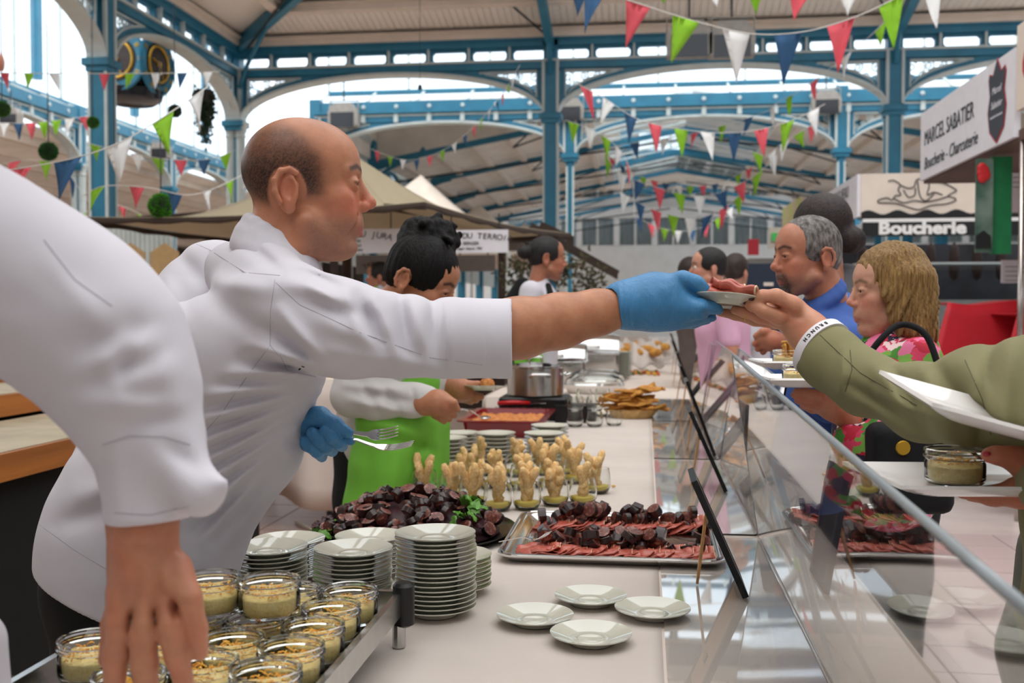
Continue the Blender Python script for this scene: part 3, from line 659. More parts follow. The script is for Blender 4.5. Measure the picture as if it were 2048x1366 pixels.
# ------------------------------------------------------------------ floor with tiles
fl = empty('floor', (0, 0, 0)); tag(fl, 'tiled market floor', kind='structure')
grout = mat('floor_grout', (112, 98, 92), .8, var=.1, scale=5)
m = MB(); m.box((-24, -8, -.06), (22, 62, -.012)); m.build('bed', grout, fl)
tw = mat('white_floor_tile', (208, 196, 194), .28, var=.05, scale=1.3, bump=.03, bscale=4)
tr = mat('terracotta_floor_tile', (158, 122, 104), .4, var=.1, scale=1.5)
tb = mat('beige_floor_tile', (186, 172, 142), .4, var=.08, scale=1.5)
def tiles(x0, y0, nx, ny, s, m_, name):
    b = MB(); b.box((.004, .004, -.012), (s-.004, s-.004, 0)); me = b.mesh(name, m_)
    for i in range(nx):
        for j in range(ny):
            o = bpy.data.objects.new(name, me); COL.objects.link(o); o.parent = fl; o.location = (x0+i*s, y0+j*s, rnd.uniform(-.0015, 0))
tiles(.2, .9, 8, 18, .33, tw, 'white_tile')
tiles(-3.3, 4.3, 6, 14, .42, tr, 'terracotta_tile')
tiles(-2.4, 1.5, 4, 6, .42, tb, 'beige_tile')
m = MB(); m.box((2.84, -8, -.03), (22, 62, -.001)); m.box((.2, 6.84, -.03), (2.84, 62, -.001)); m.build('far_white_paving', mat('far_white_paving', (222, 212, 208), .3, var=.08, scale=3), fl)
m = MB(); m.box((-24, 10.18, -.03), (.2, 62, -.001)); m.box((-24, -8, -.03), (-3.3, 10.18, -.001)); m.build('far_red_paving', mat('far_red_paving', (196, 172, 156), .4, var=.1, scale=3), fl)
# ================================================================== bunting, clock, greenery, lamps
rd = random.Random(5)
bcol = {'p': mat('pink_pennant', (226, 92, 104), .8, var=.05), 'g': mat('green_pennant', (136, 190, 40), .8, var=.05), 'w': mat('white_pennant', (236, 236, 234), .8, var=.03), 'n': mat('navy_pennant', (52, 92, 132), .8, var=.06)}
cord = mat('white_cord', (225, 222, 215), .8, var=0)
nameof = {'p': 'pink', 'g': 'green', 'w': 'white', 'n': 'navy'}
def bunting(pts, seq, w_, h_, lab, tw=.5):
    """pts: (px,py,Y) along the cord; seq: colours hung evenly along it"""
    path = spline([P(*p) for p in pts], 10); r_ = thing('bunting', lab, 'bunting', path[0])
    m = MB(); m.tube(path, .004, 5); m.build('cord', cord, r_)
    L = [0]
    for a, b in zip(path[:-1], path[1:]): L.append(L[-1]+(b-a).length)
    def at(s):
        for i in range(len(path)-1):
            if L[i+1] >= s: return path[i].lerp(path[i+1], (s-L[i])/max(1e-6, L[i+1]-L[i]))
        return path[-1]
    n = len(seq)
    for i, c in enumerate(seq):
        if c == ' ': continue
        s = (i+.5)*L[-1]/n; a, b = at(s-w_/2), at(s+w_/2); q = (a+b)/2; d = (b-a).normalized(); sw = rd.gauss(0, tw*.35)
        side = V((-d.y, d.x, 0)); tip = q+V((0, 0, -h_))+side*(h_*sw)+d*rd.gauss(0, .14)*h_; n_ = (b-a).cross(tip-a).normalized()
        fn = lambda u, v: a.lerp(b, u)*(1-v)+tip*v+n_*(w_*.12*sin(pi*v*.9)*sin(u*5+i))
        m = MB(); m.sheet(fn, 4, 5, .0015); m.build('pennant', bcol[c], r_, smooth=True)
bunting([(1150, -35, 8.2), (1280, 8, 8), (1400, 45, 8), (1510, 68, 8), (1615, 62, 8), (1715, 32, 8), (1800, -8, 8), (1900, -60, 8.2)], 'npgwnpgw', .21, .37, 'large bunting string across the top, before the two floodlights')
bunting([(1800, 10, 13), (1748, 65, 13), (1700, 105, 13.4), (1610, 175, 14.2), (1555, 205, 15), (1520, 228, 15.6), (1380, 268, 17), (1240, 290, 18)], 'gwpgwngpwn', .2, .26, 'bunting string slanting down from the column behind the butcher sign')
bunting([(1150, 165, 11), (1210, 197, 11), (1280, 240, 11), (1390, 262, 11), (1485, 264, 11), (1575, 244, 11), (1650, 208, 11)], 'pwnpgwnpgw', .15, .3, 'bunting string hanging lowest in the arch by the slim columns')
bunting([(1205, 300, 17), (1240, 345, 17), (1325, 378, 17), (1408, 392, 17), (1480, 368, 17), (1530, 335, 17), (1560, 300, 17)], 'gwnpgwnpgw', .2, .34, 'bunting string dipping before the dark end ceiling')
bunting([(1215, 310, 28), (1280, 352, 28), (1370, 372, 28), (1450, 362, 28), (1530, 318, 28)], 'pnwgpnwgpnwgpn', .2, .3, 'distant small bunting string just above the dipping one')
bunting([(1235, 380, 20), (1290, 412, 20), (1350, 432, 20), (1400, 436, 20), (1450, 414, 20), (1490, 380, 20)], 'wnpgwnpg', .22, .4, 'bunting string before the gallery windows, upper one')
bunting([(1265, 430, 24), (1310, 452, 24), (1360, 462, 24), (1410, 452, 24), (1470, 410, 24)], 'npgwnpgw', .18, .3, 'lowest bunting string before the gallery windows')
bunting([(1130, 240, 14), (1190, 262, 14), (1240, 300, 14), (1262, 350, 14), (1270, 420, 14)], 'gwgwpnw', .16, .28, 'bunting end hanging down from the slim column by the tent')
bunting([(1500, 300, 15), (1535, 312, 15), (1560, 290, 15), (1640, 240, 15)], 'gwwgp', .16, .26, 'short bunting end hanging near the far floodlight')
bunting([(1750, -30, 9), (1700, -25, 9), (1600, -12, 9.2), (1450, -40, 9.5), (1250, -45, 9.8), (1120, -10, 10)], 'wpgwgwn', .2, .24, 'bunting string almost out of the photo above the large one')
bunting([(-60, 142, 9.5), (22, 146, 9.5), (200, 147, 9.6), (360, 146, 9.8), (440, 143, 10)], 'npgw pgwnw', .1, .16, 'bunting string stretched level across the clock')
bunting([(-10, 345, 5.6), (140, 318, 5.6), (245, 282, 5.7), (345, 222, 5.9), (420, 170, 6.2)], 'pnwgw', .17, .24, 'nearest bunting string beside the square blue column')
bunting([(-30, 245, 14), (60, 246, 14), (130, 238, 14), (180, 232, 14)], 'gwnpggwp', .16, .24, 'bunting string before the side aisle at the photo edge')
bunting([(170, 285, 12), (240, 302, 12), (330, 318, 12), (420, 318, 12.2), (470, 300, 12.4)], 'g wgpng', .16, .2, 'bunting string under the glazed side clerestory')
bunting([(160, 395, 8), (210, 372, 8), (300, 376, 8), (375, 390, 8), (440, 372, 8.4), (520, 330, 9)], 'gpnwgw', .13, .18, 'bunting string above the tent left of the bald man')
bunting([(150, 440, 16), (200, 410, 16), (250, 415, 16), (300, 440, 16)], 'gwpg', .14, .2, 'small bunting string low in the side aisle')
bunting([(0, 330, 11), (50, 320, 11), (120, 330, 11), (160, 380, 11)], 'pgn', .16, .22, 'short bunting piece by the green ball at the photo edge')
bunting([(742, 298, 15), (810, 320, 15), (870, 308, 15), (930, 270, 15), (1000, 195, 15.5), (1040, 130, 16)], 'pgwnpgwnpgwnpgwn', .09, .17, 'bunting string rising behind the bald man\'s forehead')

# ------------------------------------------------------------------ hanging four-faced clock
gold = mat('gold_leaf', (222, 176, 62), .35, .6, var=.1); brown = mat('brown_clock_face', (54, 40, 34), .4, var=.2); navy_g = mat('dark_clock_glass', (26, 30, 38), .15, var=.2)
cc = P(266, 132, 16.4); ck = thing('hanging_clock', 'large hanging four-faced clock with gilt rings and blue rims', 'clock', cc)
m = MB(); m.tube([cc+V((0, 0, .1)), cc+V((0, 0, 3.2))], .06, 10); m.build('hanger', blue, ck)
m = MB(); m.lathe([(0, -.62), (.1, -.6), (.3, -.52), (.42, -.36), (.46, -.2), (.3, .1), (.2, .4), (0, .5)], 24, Matrix.Translation(cc)); m.build('body', navy_g, ck, smooth=40)
m = MB(); m.lathe([(.3, -.58), (.42, -.42), (.5, -.42), (.46, -.56), (.34, -.64)], 24, Matrix.Translation(cc)); m.build('lower_rim', navy_g, ck, smooth=40)
for k in range(4):
    a = radians(-95+90*k); d = V((cos(a), sin(a), 0)); M = basis(d).to_4x4(); M.translation = cc+d*.42
    f = MB(); f.lathe([(0, 0), (.5, 0), (.52, .02), (.5, .05), (.36, .05), (.34, .03), (0, .03)], 36, M, cap=False); fo = f.build('clock_face', blue, ck, smooth=30)
    f = MB(); f.lathe([(0, .034), (.345, .034), (.345, .05), (0, .055)], 36, M, cap=False); f.build('dial', brown, fo, smooth=30)
    f = MB(); f.tube([M @ V((.29*cos(t*pi/16), .29*sin(t*pi/16), .06)) for t in range(32)], .02, 6, closed=True); f.build('gilt_ring', gold, fo)
    for q in range(12):
        t = q*pi/6; f = MB()
        for o_ in (-.018, .018): f.bar(M @ V((.39*cos(t)-o_*sin(t), .39*sin(t)+o_*cos(t), .056)), M @ V((.47*cos(t)-o_*sin(t), .47*sin(t)+o_*cos(t), .056)), .016, .012)
        f.build('numeral', gold, fo)
    f = MB(); f.bar(M @ V((0, 0, .07)), M @ V((-.2, .06, .07)), .03, .01); f.bar(M @ V((0, 0, .075)), M @ V((.1, -.24, .075)), .02, .01); f.lathe([(0, .06), (.05, .06), (.04, .09), (0, .095)], 12, M); f.build('hands', gold, fo)

# ------------------------------------------------------------------ moss balls, hanging plant
def leafball(px, py, Y, r, rgb, lab, dens=520):
    c = P(px, py, Y); r_ = thing('moss_ball', lab, 'plant ball', c); rr = random.Random(px)
    m = MB(); m.ell(c, (r*.9, r*.9, r*.9), nu=16, nv=10); m.build('core', mat('ball_core', (28, 44, 22), .9, var=.2), r_, True)
    m = MB()
    for k in range(dens):
        d = V((rr.gauss(0, 1), rr.gauss(0, 1), rr.gauss(0, 1))).normalized(); t = d.orthogonal().normalized(); t = Quaternion(d, rr.uniform(0, 6.28)) @ t
        p = c+d*r*.85; tip = p+d*r*.18+t*r*rr.uniform(-.1, .1); s = d.cross(t)*r*.07; m.add([p-s, p+s, tip], [(0, 1, 2)]); m.add([p-t*r*.07, p+t*r*.07, tip], [(0, 1, 2)])
    m.build('foliage', mat('ball_leaf_%d' % rgb[1], rgb, .7, var=.3, scale=30), r_)
    m = MB(); m.tube([c+V((0, 0, r)), c+V((0, 0, r+1.2))], .006, 5); m.build('wire', steel_dark, r_)
leafball(97, 303, 10, .10, (48, 112, 36), 'green moss ball before the square blue column', 700)
leafball(350, 222, 12, .085, (44, 62, 30), 'dark moss ball hanging just below the clock')
leafball(4, 218, 10, .09, (76, 140, 36), 'moss ball cut by the photo edge')
leafball(322, 412, 9, .12, (84, 168, 28), 'bright green moss ball peeking over the tent', 700)
leafball(186, 245, 12, .08, (90, 160, 30), 'moss ball half hidden behind the square blue column')
leafball(230, 312, 13, .09, (40, 92, 40), 'moss ball behind the white pennant')
hp = Px(408, 205, -7.7); r_ = thing('hanging_plant', 'dark trailing plant hanging below the clock girder', 'plant', hp); rr = random.Random(3)
m = MB()
for k in range(46):
    a = rr.uniform(0, 6.28); L = rr.uniform(.3, 1.0)*(.9 if k % 3 else .5); p = hp+V((.16*cos(a)*rr.random(), .16*sin(a)*rr.random(), .25*rr.random()))
    path = [p+V((.05*sin(t*2+a), .05*cos(t*1.7+a), -L*t/6)) for t in range(7)]; m.tube(path, .006, 4)
    for q in path:
        for z in range(4):
            d = V((rr.gauss(0, 1), rr.gauss(0, 1), rr.gauss(-.6, .6))).normalized()*.08; s = d.orthogonal().normalized()*.028; m.add([q, q+d*.5+s, q+d, q+d*.5-s], [(0, 1, 2, 3)])
m.build('foliage', mat('trailing_leaf', (38, 58, 34), .6, var=.3, scale=20), r_)
m = MB(); m.lathe([(0, -.05), (.14, -.02), (.18, .2), (.15, .2), (.12, 0), (0, -.02)], 16, Matrix.Translation(hp)); m.build('pot', mat('dark_pot', (40, 36, 32), .7), r_)
m = MB(); m.tube([hp+V((0, 0, .15)), V((hp.x, hp.y, 5.6))], .008, 6); m.build('hanger', steel_dark, r_)
# wire with a small black ball
c = P(840, 175, 15); r_ = thing('plumb_wire', 'thin wire with a small black ball hanging from the ceiling', 'wire', c)
m = MB(); m.tube([c, c+V((0, 0, 2.6))], .004, 5); m.build('wire', steel_dark, r_); m = MB(); m.ell(c, (.035, .035, .045)); m.build('ball', black_0 if 'black_0' in globals() else steel_dark, r_, True)

# ------------------------------------------------------------------ floodlights
fl_g = mat('grey_lamp_housing', (158, 152, 144), .5, var=.1); fl_d = mat('dark_lamp_glass', (34, 34, 40), .15)
def flood(px, py, Y, s, lab):
    c = P(px, py, Y); r_ = thing('floodlight', lab, 'floodlight', c); w_ = .34*s
    m = MB(); q = [(-w_, -.2*s), (w_, -.2*s), (w_*1.02, .12*s), (w_*.62, .32*s), (-w_*.62, .32*s), (-w_*1.02, .12*s)]
    m.prism(q, -.16*s, .16*s, frame_m(c, (1, 0, 0), (0, 0, 1))); m.build('housing', fl_g, r_)
    m = MB(); m.box((c.x-w_*.8, c.y-.19*s, c.z-.24*s), (c.x+w_*.8, c.y-.15*s, c.z+.1*s)); m.build('lens', fl_d, r_)
    m = MB(); m.tube([c+V((-w_*1.0, 0, .0)), c+V((-w_*1.0, 0, .4*s)), c+V((w_*1.0, 0, .4*s)), c+V((w_*1.0, 0, 0))], .02*s, 6); m.build('bracket', fl_g, r_)
    m = MB(); m.tube([c+V((0, 0, .4*s)), c+V((0, 0, .9*s))], .02*s, 6); m.build('stem', steel_dark, r_)
flood(1378, 88, 15.5, .95, 'grey floodlight hung left of the white pennant'); flood(1463, 88, 15.5, .95, 'grey floodlight hung right of the green pennant')
flood(1652, 210, 23.66, .9, 'floodlight on the slim column right of the bunting'); flood(1140, 224, 23.66, .9, 'floodlight on the slim column near the tent'); flood(688, 236, 23.6, 1.0, 'floodlight behind the bald man\'s forehead'); flood(22, 236, 19, .6, 'floodlight in the side aisle at the photo edge'); flood(322, 304, 21, .6, 'floodlight under the side clerestory')
# ================================================================== stalls around the buffet
canvas_m = mat('beige_canvas', (188, 176, 148), .85, var=.04, scale=2, bump=.03, bscale=200)
brown_t = mat('brown_valance', (72, 58, 50), .8, var=.1, scale=3)
white_s = mat('white_sign_board', (232, 230, 236), .5, var=.02)
grey_s = mat('grey_sign_board', (150, 148, 150), .6, var=.06)
ink = mat('black_ink', (24, 24, 26), .6, var=0); red_ink = mat('red_ink', (186, 44, 56), .5, var=0); grey_ink = mat('grey_ink', (60, 66, 74), .6, var=0); white_ink = mat('white_ink', (240, 238, 236), .5, var=0)
dark_w = mat('dark_brown_wood', (58, 42, 34), .6, var=.2, scale=4)
# big parasol tent
EZ = 2.30
Lc, Rc = Pz(152, 434, EZ), Pz(1142, 466, EZ); Cc = (Lc+Rc)/2; hd = (Rc-Lc)/2; pd = V((-hd.y, hd.x, 0)); Fc, Bc = Cc-pd, Cc+pd
apex = V((Cc.x, Cc.y, P(705, 300, Cc.y).z))
tn = thing('market_umbrella', 'wide beige canvas market umbrella behind the bald man', 'umbrella', (Cc.x, Cc.y, 0))
cor = [Lc, Fc, Rc, Bc]
for k in range(4):
    a, b = cor[k], cor[(k+1) % 4]
    def fn(u, v, a=a, b=b):
        e = a.lerp(b, u); p = e.lerp(apex, v); sag = -.30*sin(pi*min(1, v))*(1-.25*v)*(1-.0*u) - .05*sin(pi*u)*(1-v)
        return p+V((0, 0, sag))
    m = MB(); m.sheet(fn, 10, 14, .006); m.build('canopy_panel', canvas_m, tn, smooth=True)
    m = MB(); m.sheet(lambda u, v: fn(u, 0)+V((0, 0, -.005-.05*v+.01*sin(u*40)*v))*1.0, 20, 2, .005); m.build('valance', brown_t, tn, smooth=True)
    m = MB(); m.tube([a+V((0, 0, -.05)), V((Cc.x, Cc.y, apex.z-.55))], .02, 6); m.build('rib', dark_w, tn)
m = MB(); m.tube([(Cc.x, Cc.y, 0), (Cc.x, Cc.y, apex.z)], .05, 10); m.build('pole', dark_w, tn)
m = MB(); m.sheet(lambda u, v: Lc.lerp(Rc, u).lerp(Fc.lerp(Bc, u)*0+Cc, 0)+V((0, 0, -.02)), 1, 1, .01)
# cream tents far behind
for px, py, Y, lb in ((842, 350, 24, 'cream tent peak just behind the big umbrella'), (958, 408, 30, 'smaller cream tent peak beyond the first'), (1050, 445, 38, 'farthest cream tent peak by the gallery')):
    a = P(px, py, Y); r_ = thing('market_tent', lb, 'tent', (a.x, a.y, 0)); h_ = 1.6; s = 2.4; base = [V((a.x-s, a.y-s, a.z-h_)), V((a.x+s, a.y-s, a.z-h_)), V((a.x+s, a.y+s, a.z-h_)), V((a.x-s, a.y+s, a.z-h_))]
    for k in range(4):
        p, q = base[k], base[(k+1) % 4]; m = MB(); m.sheet(lambda u, v: p.lerp(q, u).lerp(a, v)+V((0, 0, -.25*sin(pi*v))), 4, 8, .01); m.build('canopy_panel', cream, r_, smooth=True)
        m = MB(); m.tube([p, V((p.x, p.y, 0))], .04, 6); m.build('post', pale, r_)
# hanging signs under the umbrella
def hsign(px0, py0, px1, py1, Y, lab, lines, bg=white_s):
    a, b = P(px0, py1, Y), P(px1, py0, Y); r_ = thing('hanging_sign', lab, 'sign', ((a.x+b.x)/2, Y, a.z)); pm = (b.x-a.x)/(px1-px0)
    m = MB(); m.box((a.x, Y, a.z), (b.x, Y+.03, b.z)); m.build('board', bg, r_)
    for s, px, py, size, arch, mm in lines:
        if arch:
            wd = size*.62; n = len(s)
            for i, ch in enumerate(s):
                if ch == ' ': continue
                t = (i-(n-1)/2)/(n/2); p = P(px, py, Y); ang = -t*arch
                text(ch, size*pm, mm, frame_m((p.x+(i-(n-1)/2)*wd*pm, Y-.004, p.z-abs(t)**2*arch*size*pm*1.2), (cos(ang), 0, sin(ang)), (-sin(ang), 0, cos(ang))), r_, bold=.0)
        else:
            p = P(px, py, Y); text(s, size*pm, mm, frame_m((p.x, Y-.004, p.z), (1, 0, 0), (0, 0, 1)), r_)
    for x in (a.x+.08, b.x-.08):
        m = MB(); m.tube([(x, Y+.015, b.z), (x, Y+.015, b.z+.14)], .006, 5); m.build('chain', steel_dark, r_)
brn = mat('brown_sign_ink', (70, 58, 56), .6, var=0)
hsign(884, 459, 1016, 506, 8.85, 'white sign with arched lettering right of the hair bun', [('CRÉMERIE DU TERROIR', 930, 472, 16, .35, brn), ('Alain BERGER', 932, 487, 9, 0, brn), ('Fromager depuis 1981', 934, 497, 7, 0, brn)])
hsign(606, 457, 799, 507, 8.85, 'white sign with arched lettering between the man\'s chin and the bun', [('FROMAGES DU JURA', 700, 468, 17, .4, brn), ('Maison d\'ici', 700, 482, 9, 0, brn), ('jours bell ans', 702, 491, 8, 0, brn), ('depuis bell ans', 702, 500, 8, 0, brn)])
hsign(712, 510, 802, 548, 11.0, 'grey sign board with faded arched lettering under the white sign', [('TERROIR', 755, 528, 13, .5, brn)], grey_s)
hsign(905, 510, 990, 543, 11.0, 'plain grey sign board under the white crémerie sign', [], grey_s)
# stall under the umbrella: dark back frame, posts, counter with goods
st = thing('cheese_stall', 'dark wooden stall frame and counter under the umbrella', 'stall', P(850, 640, 14.5))
yS = 14.6; xa, xb = P(660, 600, yS).x, P(1010, 600, yS).x
m = MB(); m.box((xa, yS, 0), (xb, yS+.9, .95)); m.build('counter', dark_w, st)
m = MB(); m.box((xa-.1, yS-.3, 2.35), (xb+.3, yS+1.6, 2.45)); m.build('roof_board', dark_w, st)
for x in (xa+.05, (xa+xb)/2, xb-.05): m = MB(); m.box((x-.05, yS, .95), (x+.05, yS+.1, 2.35)); m.build('post', dark_w, st)
m = MB(); m.box((xa, yS+.6, 1.35), (xb, yS+.9, 1.38)); m.build('shelf', dark_w, st)
gcol = [(200, 176, 120), (150, 60, 50), (90, 120, 70), (210, 200, 190), (90, 110, 140), (180, 130, 70)]
for k in range(18):
    x = xa+.12+(xb-xa-.24)*k/17; z = .95 if k % 2 else 1.38; h_ = .14+.1*((k*7) % 5)/5; m = MB()
    m.lathe([(0, 0), (.055, 0), (.06, .02), (.06, h_*.7), (.03, h_*.85), (.03, h_), (0, h_)], 10, Matrix.Translation((x, yS+(.2 if k % 2 else .75), z))); o = m.build('jar', mat('stall_goods_%d' % (k % 6), gcol[k % 6], .4), None, smooth=40)
    tag(o, 'small %s jar on the stall under the umbrella' % ['straw-coloured', 'red', 'green', 'white', 'blue', 'amber'][k % 6], 'jar', 'jars on the umbrella stall')
# greenery garland on the stall edge and white cloth heap
m = MB(); rr = random.Random(8)
for k in range(700):
    t = rr.random(); p = P(1010+t*190, 545+t*25-20*sin(t*3), 12.8)+V((rr.gauss(0, .06), rr.gauss(0, .1), rr.gauss(0, .13))); d = V((rr.gauss(0, 1), rr.gauss(0, 1), rr.gauss(0, 1))).normalized()*.09; s = d.orthogonal().normalized()*.02; m.add([p, p+d*.5+s, p+d, p+d*.5-s], [(0, 1, 2, 3)])
o = m.build('dried_garland', mat('dried_foliage', (78, 74, 50), .8, var=.4, scale=9), None); tag(o, 'dry leafy garland along the stall behind the waiter', 'garland', kind='stuff')
# roof struts right of the umbrella
r_ = thing('awning_frame', 'slanting brown awning frame right of the umbrella', 'awning', P(1180, 505, 13))
for (a, b) in (((1060, 452, 13), (1235, 548, 13.5)), ((1080, 450, 12.6), (1142, 478, 12.6)), ((1140, 472, 12.6), (1140, 500, 12.6))):
    m = MB(); m.bar(P(*a), P(*b), .05, .09); m.build('strut', dark_w, r_)
m = MB(); m.sheet(lambda u, v: P(1060+175*u, 452+96*u+10*v, 13+.5*u+2*v), 4, 2, .02); m.build('awning_sheet', brown_t, r_)
# stall below the umbrella's other end: slatted white panels, cardboard boards, paper sign
st = thing('slatted_stall', 'pale slatted stall wall below the umbrella\'s far left edge', 'stall', P(260, 560, 13))
for k in range(16):
    a, b = P(196+k*9.5, 560, 13.2), P(203+k*9.5, 452, 13.2); m = MB(); m.box((a.x, 13.2, .0), (b.x, 13.24, b.z)); m.build('slat', pale, st)
for px, w_, lb in ((262, 56, 'cardboard board with a pitched top hung with a paper sign'), (330, 56, 'second cardboard board with a pitched top by the shoulder')):
    a = P(px, 560, 12.6); s = (P(px+w_/2, 500, 12.6)-P(px, 500, 12.6)).x; zt = P(px, 505, 12.6).z; za = P(px, 486, 12.6).z
    m = MB(); m.prism([(-s, 0), (s, 0), (s, zt), (0, za), (-s, zt)], -.02, .02, frame_m((a.x, 12.6, 0), (1, 0, 0), (0, 0, 1))); o = m.build('cardboard_board', mat('cardboard', (190, 158, 112), .8, var=.06), None); tag(o, lb, 'board')
a = P(262, 550, 12.5); r_ = thing('paper_sign', 'white paper sign with green lettering and a yellow lemon', 'sign', a); z0, z1_ = P(262, 553, 12.5).z, P(262, 526, 12.5).z
m = MB(); m.box((P(238, 540, 12.5).x, 12.5, z0), (P(276, 540, 12.5).x, 12.51, z1_)); m.build('sheet', white_s, r_)
text('olives', .07, mat('green_ink', (70, 150, 110), .6, var=0), frame_m((P(255, 533, 12.5).x, 12.495, P(255, 533, 12.5).z), (1, 0, 0), (0, 0, 1)), r_)
m = MB(); m.ell(P(263, 535, 12.49), (.04, .01, .028)); m.build('lemon', mat('lemon_print', (222, 186, 30), .6), r_, True)

# wooden stepped counters on the left
ply = mat('worn_orange_wood', (176, 106, 44), .5, col2=(140, 80, 34), scale=2.5, stretch=(1, .25, 6), bump=.1, bscale=20); top_g = mat('worn_grey_top', (168, 156, 132), .6, var=.1, scale=6)
for i, (x, z, w_, lb) in enumerate(((-2.2, .93, .62, 'lowest wooden step of the empty market counter'), (-2.85, 1.045, .45, 'middle wooden step of the empty market counter'), (-3.35, 1.115, .5, 'upper wooden step of the empty market counter'))):
    r_ = thing('counter_step', lb, 'counter', (x, 5, 0)); m = MB(); m.box((x-w_, 2.6, z-.01), (x, 5.9, z)); m.build('top', top_g, r_)
    m = MB(); m.box((x, 2.6, z-.10), (x+.02, 5.9, z-.004)); m.build('fascia', ply, r_)
    m = MB(); m.box((x-w_+.02, 2.65, 0), (x-.04, 5.8, z-.011)); m.build('base', black_c if 'black_c' in globals() else mat('black_cloth', (16, 16, 18), .9), r_)
for i, (px, py, Y) in enumerate(((100, 795, 5.6), (20, 722, 6.4), (75, 800, 5.4), (130, 790, 5.9))):
    c = Px(px, py+2, -3.0 if i != 1 else -3.5); m = MB(); m.sheet(lambda u, v: c+V(((v-.5)*.2, (u-.5)*.5, .012*sin(u*15+i)*sin(v*9))), 10, 6, .004); o = m.build('printed_cloth', mat('dark_print', (44, 30, 52), .8, col2=(190, 60, 80), scale=16, ramp=(.55, .62)), None, True); tag(o, ['dark printed cloth on the middle step', 'dark red printed cloth on the upper step', 'folded printed cloth beside another on the steps', 'printed cloth nearest the white jacket on the steps'][i], 'cloth')
# woven crate and slats low on the left
cr = thing('slatted_crate', 'low brown slatted crate under the counter by the black trousers', 'crate', (-1.95, 3.0, 0))
for k in range(7): m = MB(); m.box((-2.25, 2.45+k*.09, .22+.0*k), (-1.75, 2.51+k*.09, .25)); m.build('slat', dark_w, cr)
m = MB(); m.box((-2.25, 2.42, 0), (-2.21, 3.1, .22)); m.box((-1.79, 2.42, 0), (-1.75, 3.1, .22)); m.build('side', dark_w, cr)

# white-clothed side table behind the chef
r_ = thing('side_table', 'white-clothed side table behind the leaning man\'s gloved hand', 'table', (-2.45, 7.2, 0)); x0, x1, y0, y1, zt = -3.1, -1.98, 6.5, 8.2, .97
m = MB(); m.box((x0, y0, zt-.03), (x1, y1, zt)); m.build('tabletop', linen if 'linen' in globals() else cream, r_)
lin0 = mat('white_linen', (226, 212, 202), .75, var=.03, scale=5, bump=.06, bscale=400)
m = MB(); m.sheet(lambda u, v: V((x1+.012+.05*v*(1+sin(u*26)), y0+u*(y1-y0), zt-v*.80)), 60, 6, .004); m.sheet(lambda u, v: V((x0+u*(x1-x0), y0-.012-.06*v*(1+sin(u*17)), zt-v*(.80+.05*sin(u*8)))), 60, 6, .004); m.build('cloth_skirt', lin0, r_, smooth=True)
for x in (x0+.1, x1-.1):
    for y in (y0+.15, y1-.15):
        m = MB(); m.tube([(x, y, .04), (x, y, zt-.03)], .02, 8); m.build('leg', steel_dark, r_)
for k in range(6):
    c = V((x1-.14-.06*(k % 2), y0+.25+.12*k, zt+.02)); m = MB(); m.ell(c, (.07, .05, .03), Euler((0, 0, k)).to_matrix(), 12, 6); o = m.build('pastry', mat('golden_pastry', (212, 140, 60), .6, var=.2, scale=30), None, True); tag(o, 'golden pastry on the white side table', 'pastry', 'pastries on the side table')
# floor cable
o = MB().tube(spline([P(505, 1002, 7.3)*V((1, 1, 0)) if False else V((-2.3, 6.6, .012)), V((-2.0, 6.2, .012)), V((-1.9, 5.6, .012)), V((-1.75, 5.2, .012)), V((-1.5, 5.0, .012))], 8), .008, 6).build('cable', mat('cream_cable', (200, 186, 160), .6), None, True); tag(o, 'pale cable lying on the tiles behind the chef', 'cable')

# ------------------------------------------------------------------ butchers' stalls on the guests' side
XS = 2.47
fa = thing('butcher_stall', 'butcher stall roof with white name fascia and brown soffit', 'stall', (XS+1, 8, 0))
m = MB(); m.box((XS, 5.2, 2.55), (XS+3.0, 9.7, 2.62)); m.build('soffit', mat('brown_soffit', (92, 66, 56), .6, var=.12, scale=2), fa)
m = MB(); m.box((XS-.03, 7.32, 2.575), (XS+.01, 9.7, 3.17)); pn = m.build('name_fascia', white_s, fa)
fm = lambda y, z, s=1: frame_m((XS-.034, y, z), (0, -1, 0), (0, 0, 1))
text('MARCEL SABATIER', .185, grey_ink, fm(8.87, 2.92), pn, ext=.001, sx=.9); text('Boucherie - Charcuterie', .15, grey_ink, fm(8.82, 2.70), pn, shear=.25, ext=.001)
sh = [(-.17, .16), (-.15, .2), (-.08, .18), (0, .28), (.08, .18), (.15, .2), (.17, .16), (.14, .05), (.18, -.06), (.14, -.2), (0, -.29), (-.14, -.2), (-.18, -.06), (-.14, .05)]
m = MB(); m.prism([(x*1.08, y*1.05) for x, y in sh], .0005, .002, fm(7.66, 2.89)); m.build('shield_outline', red_ink, pn)
m = MB(); m.prism(sh, .001, .004, fm(7.66, 2.89)); m.build('shield', grey_ink, pn)
text('Marcel', .07, white_s, fm(7.66, 2.96) @ Matrix.Translation((0, 0, .004)), pn, shear=.2, ext=.001); text('Sabatier', .07, white_s, fm(7.66, 2.86) @ Matrix.Translation((0, 0, .004)), pn, shear=.2, ext=.001); text('boucherie-charcuterie', .028, white_s, fm(7.66, 2.78) @ Matrix.Translation((0, 0, .004)), pn, ext=.001)
m = MB(); m.box((XS-.03, 5.2, 2.74), (XS+.01, 7.29, 3.30)); p2 = m.build('red_lettered_fascia', cream, fa)
text('Charcuterie', .34, red_ink, frame_m((XS-.034, 7.20, 3.02), (0, -1, 0), (0, 0, 1)), p2, align='LEFT', shear=.2, bold=.008)
m = MB(); m.tube([(XS+.02, 7.3, 0), (XS+.02, 7.3, 2.6)], .02, 10); m.build('chrome_pole', mat('polished_pole', (200, 190, 184), .2, .9), fa, True)
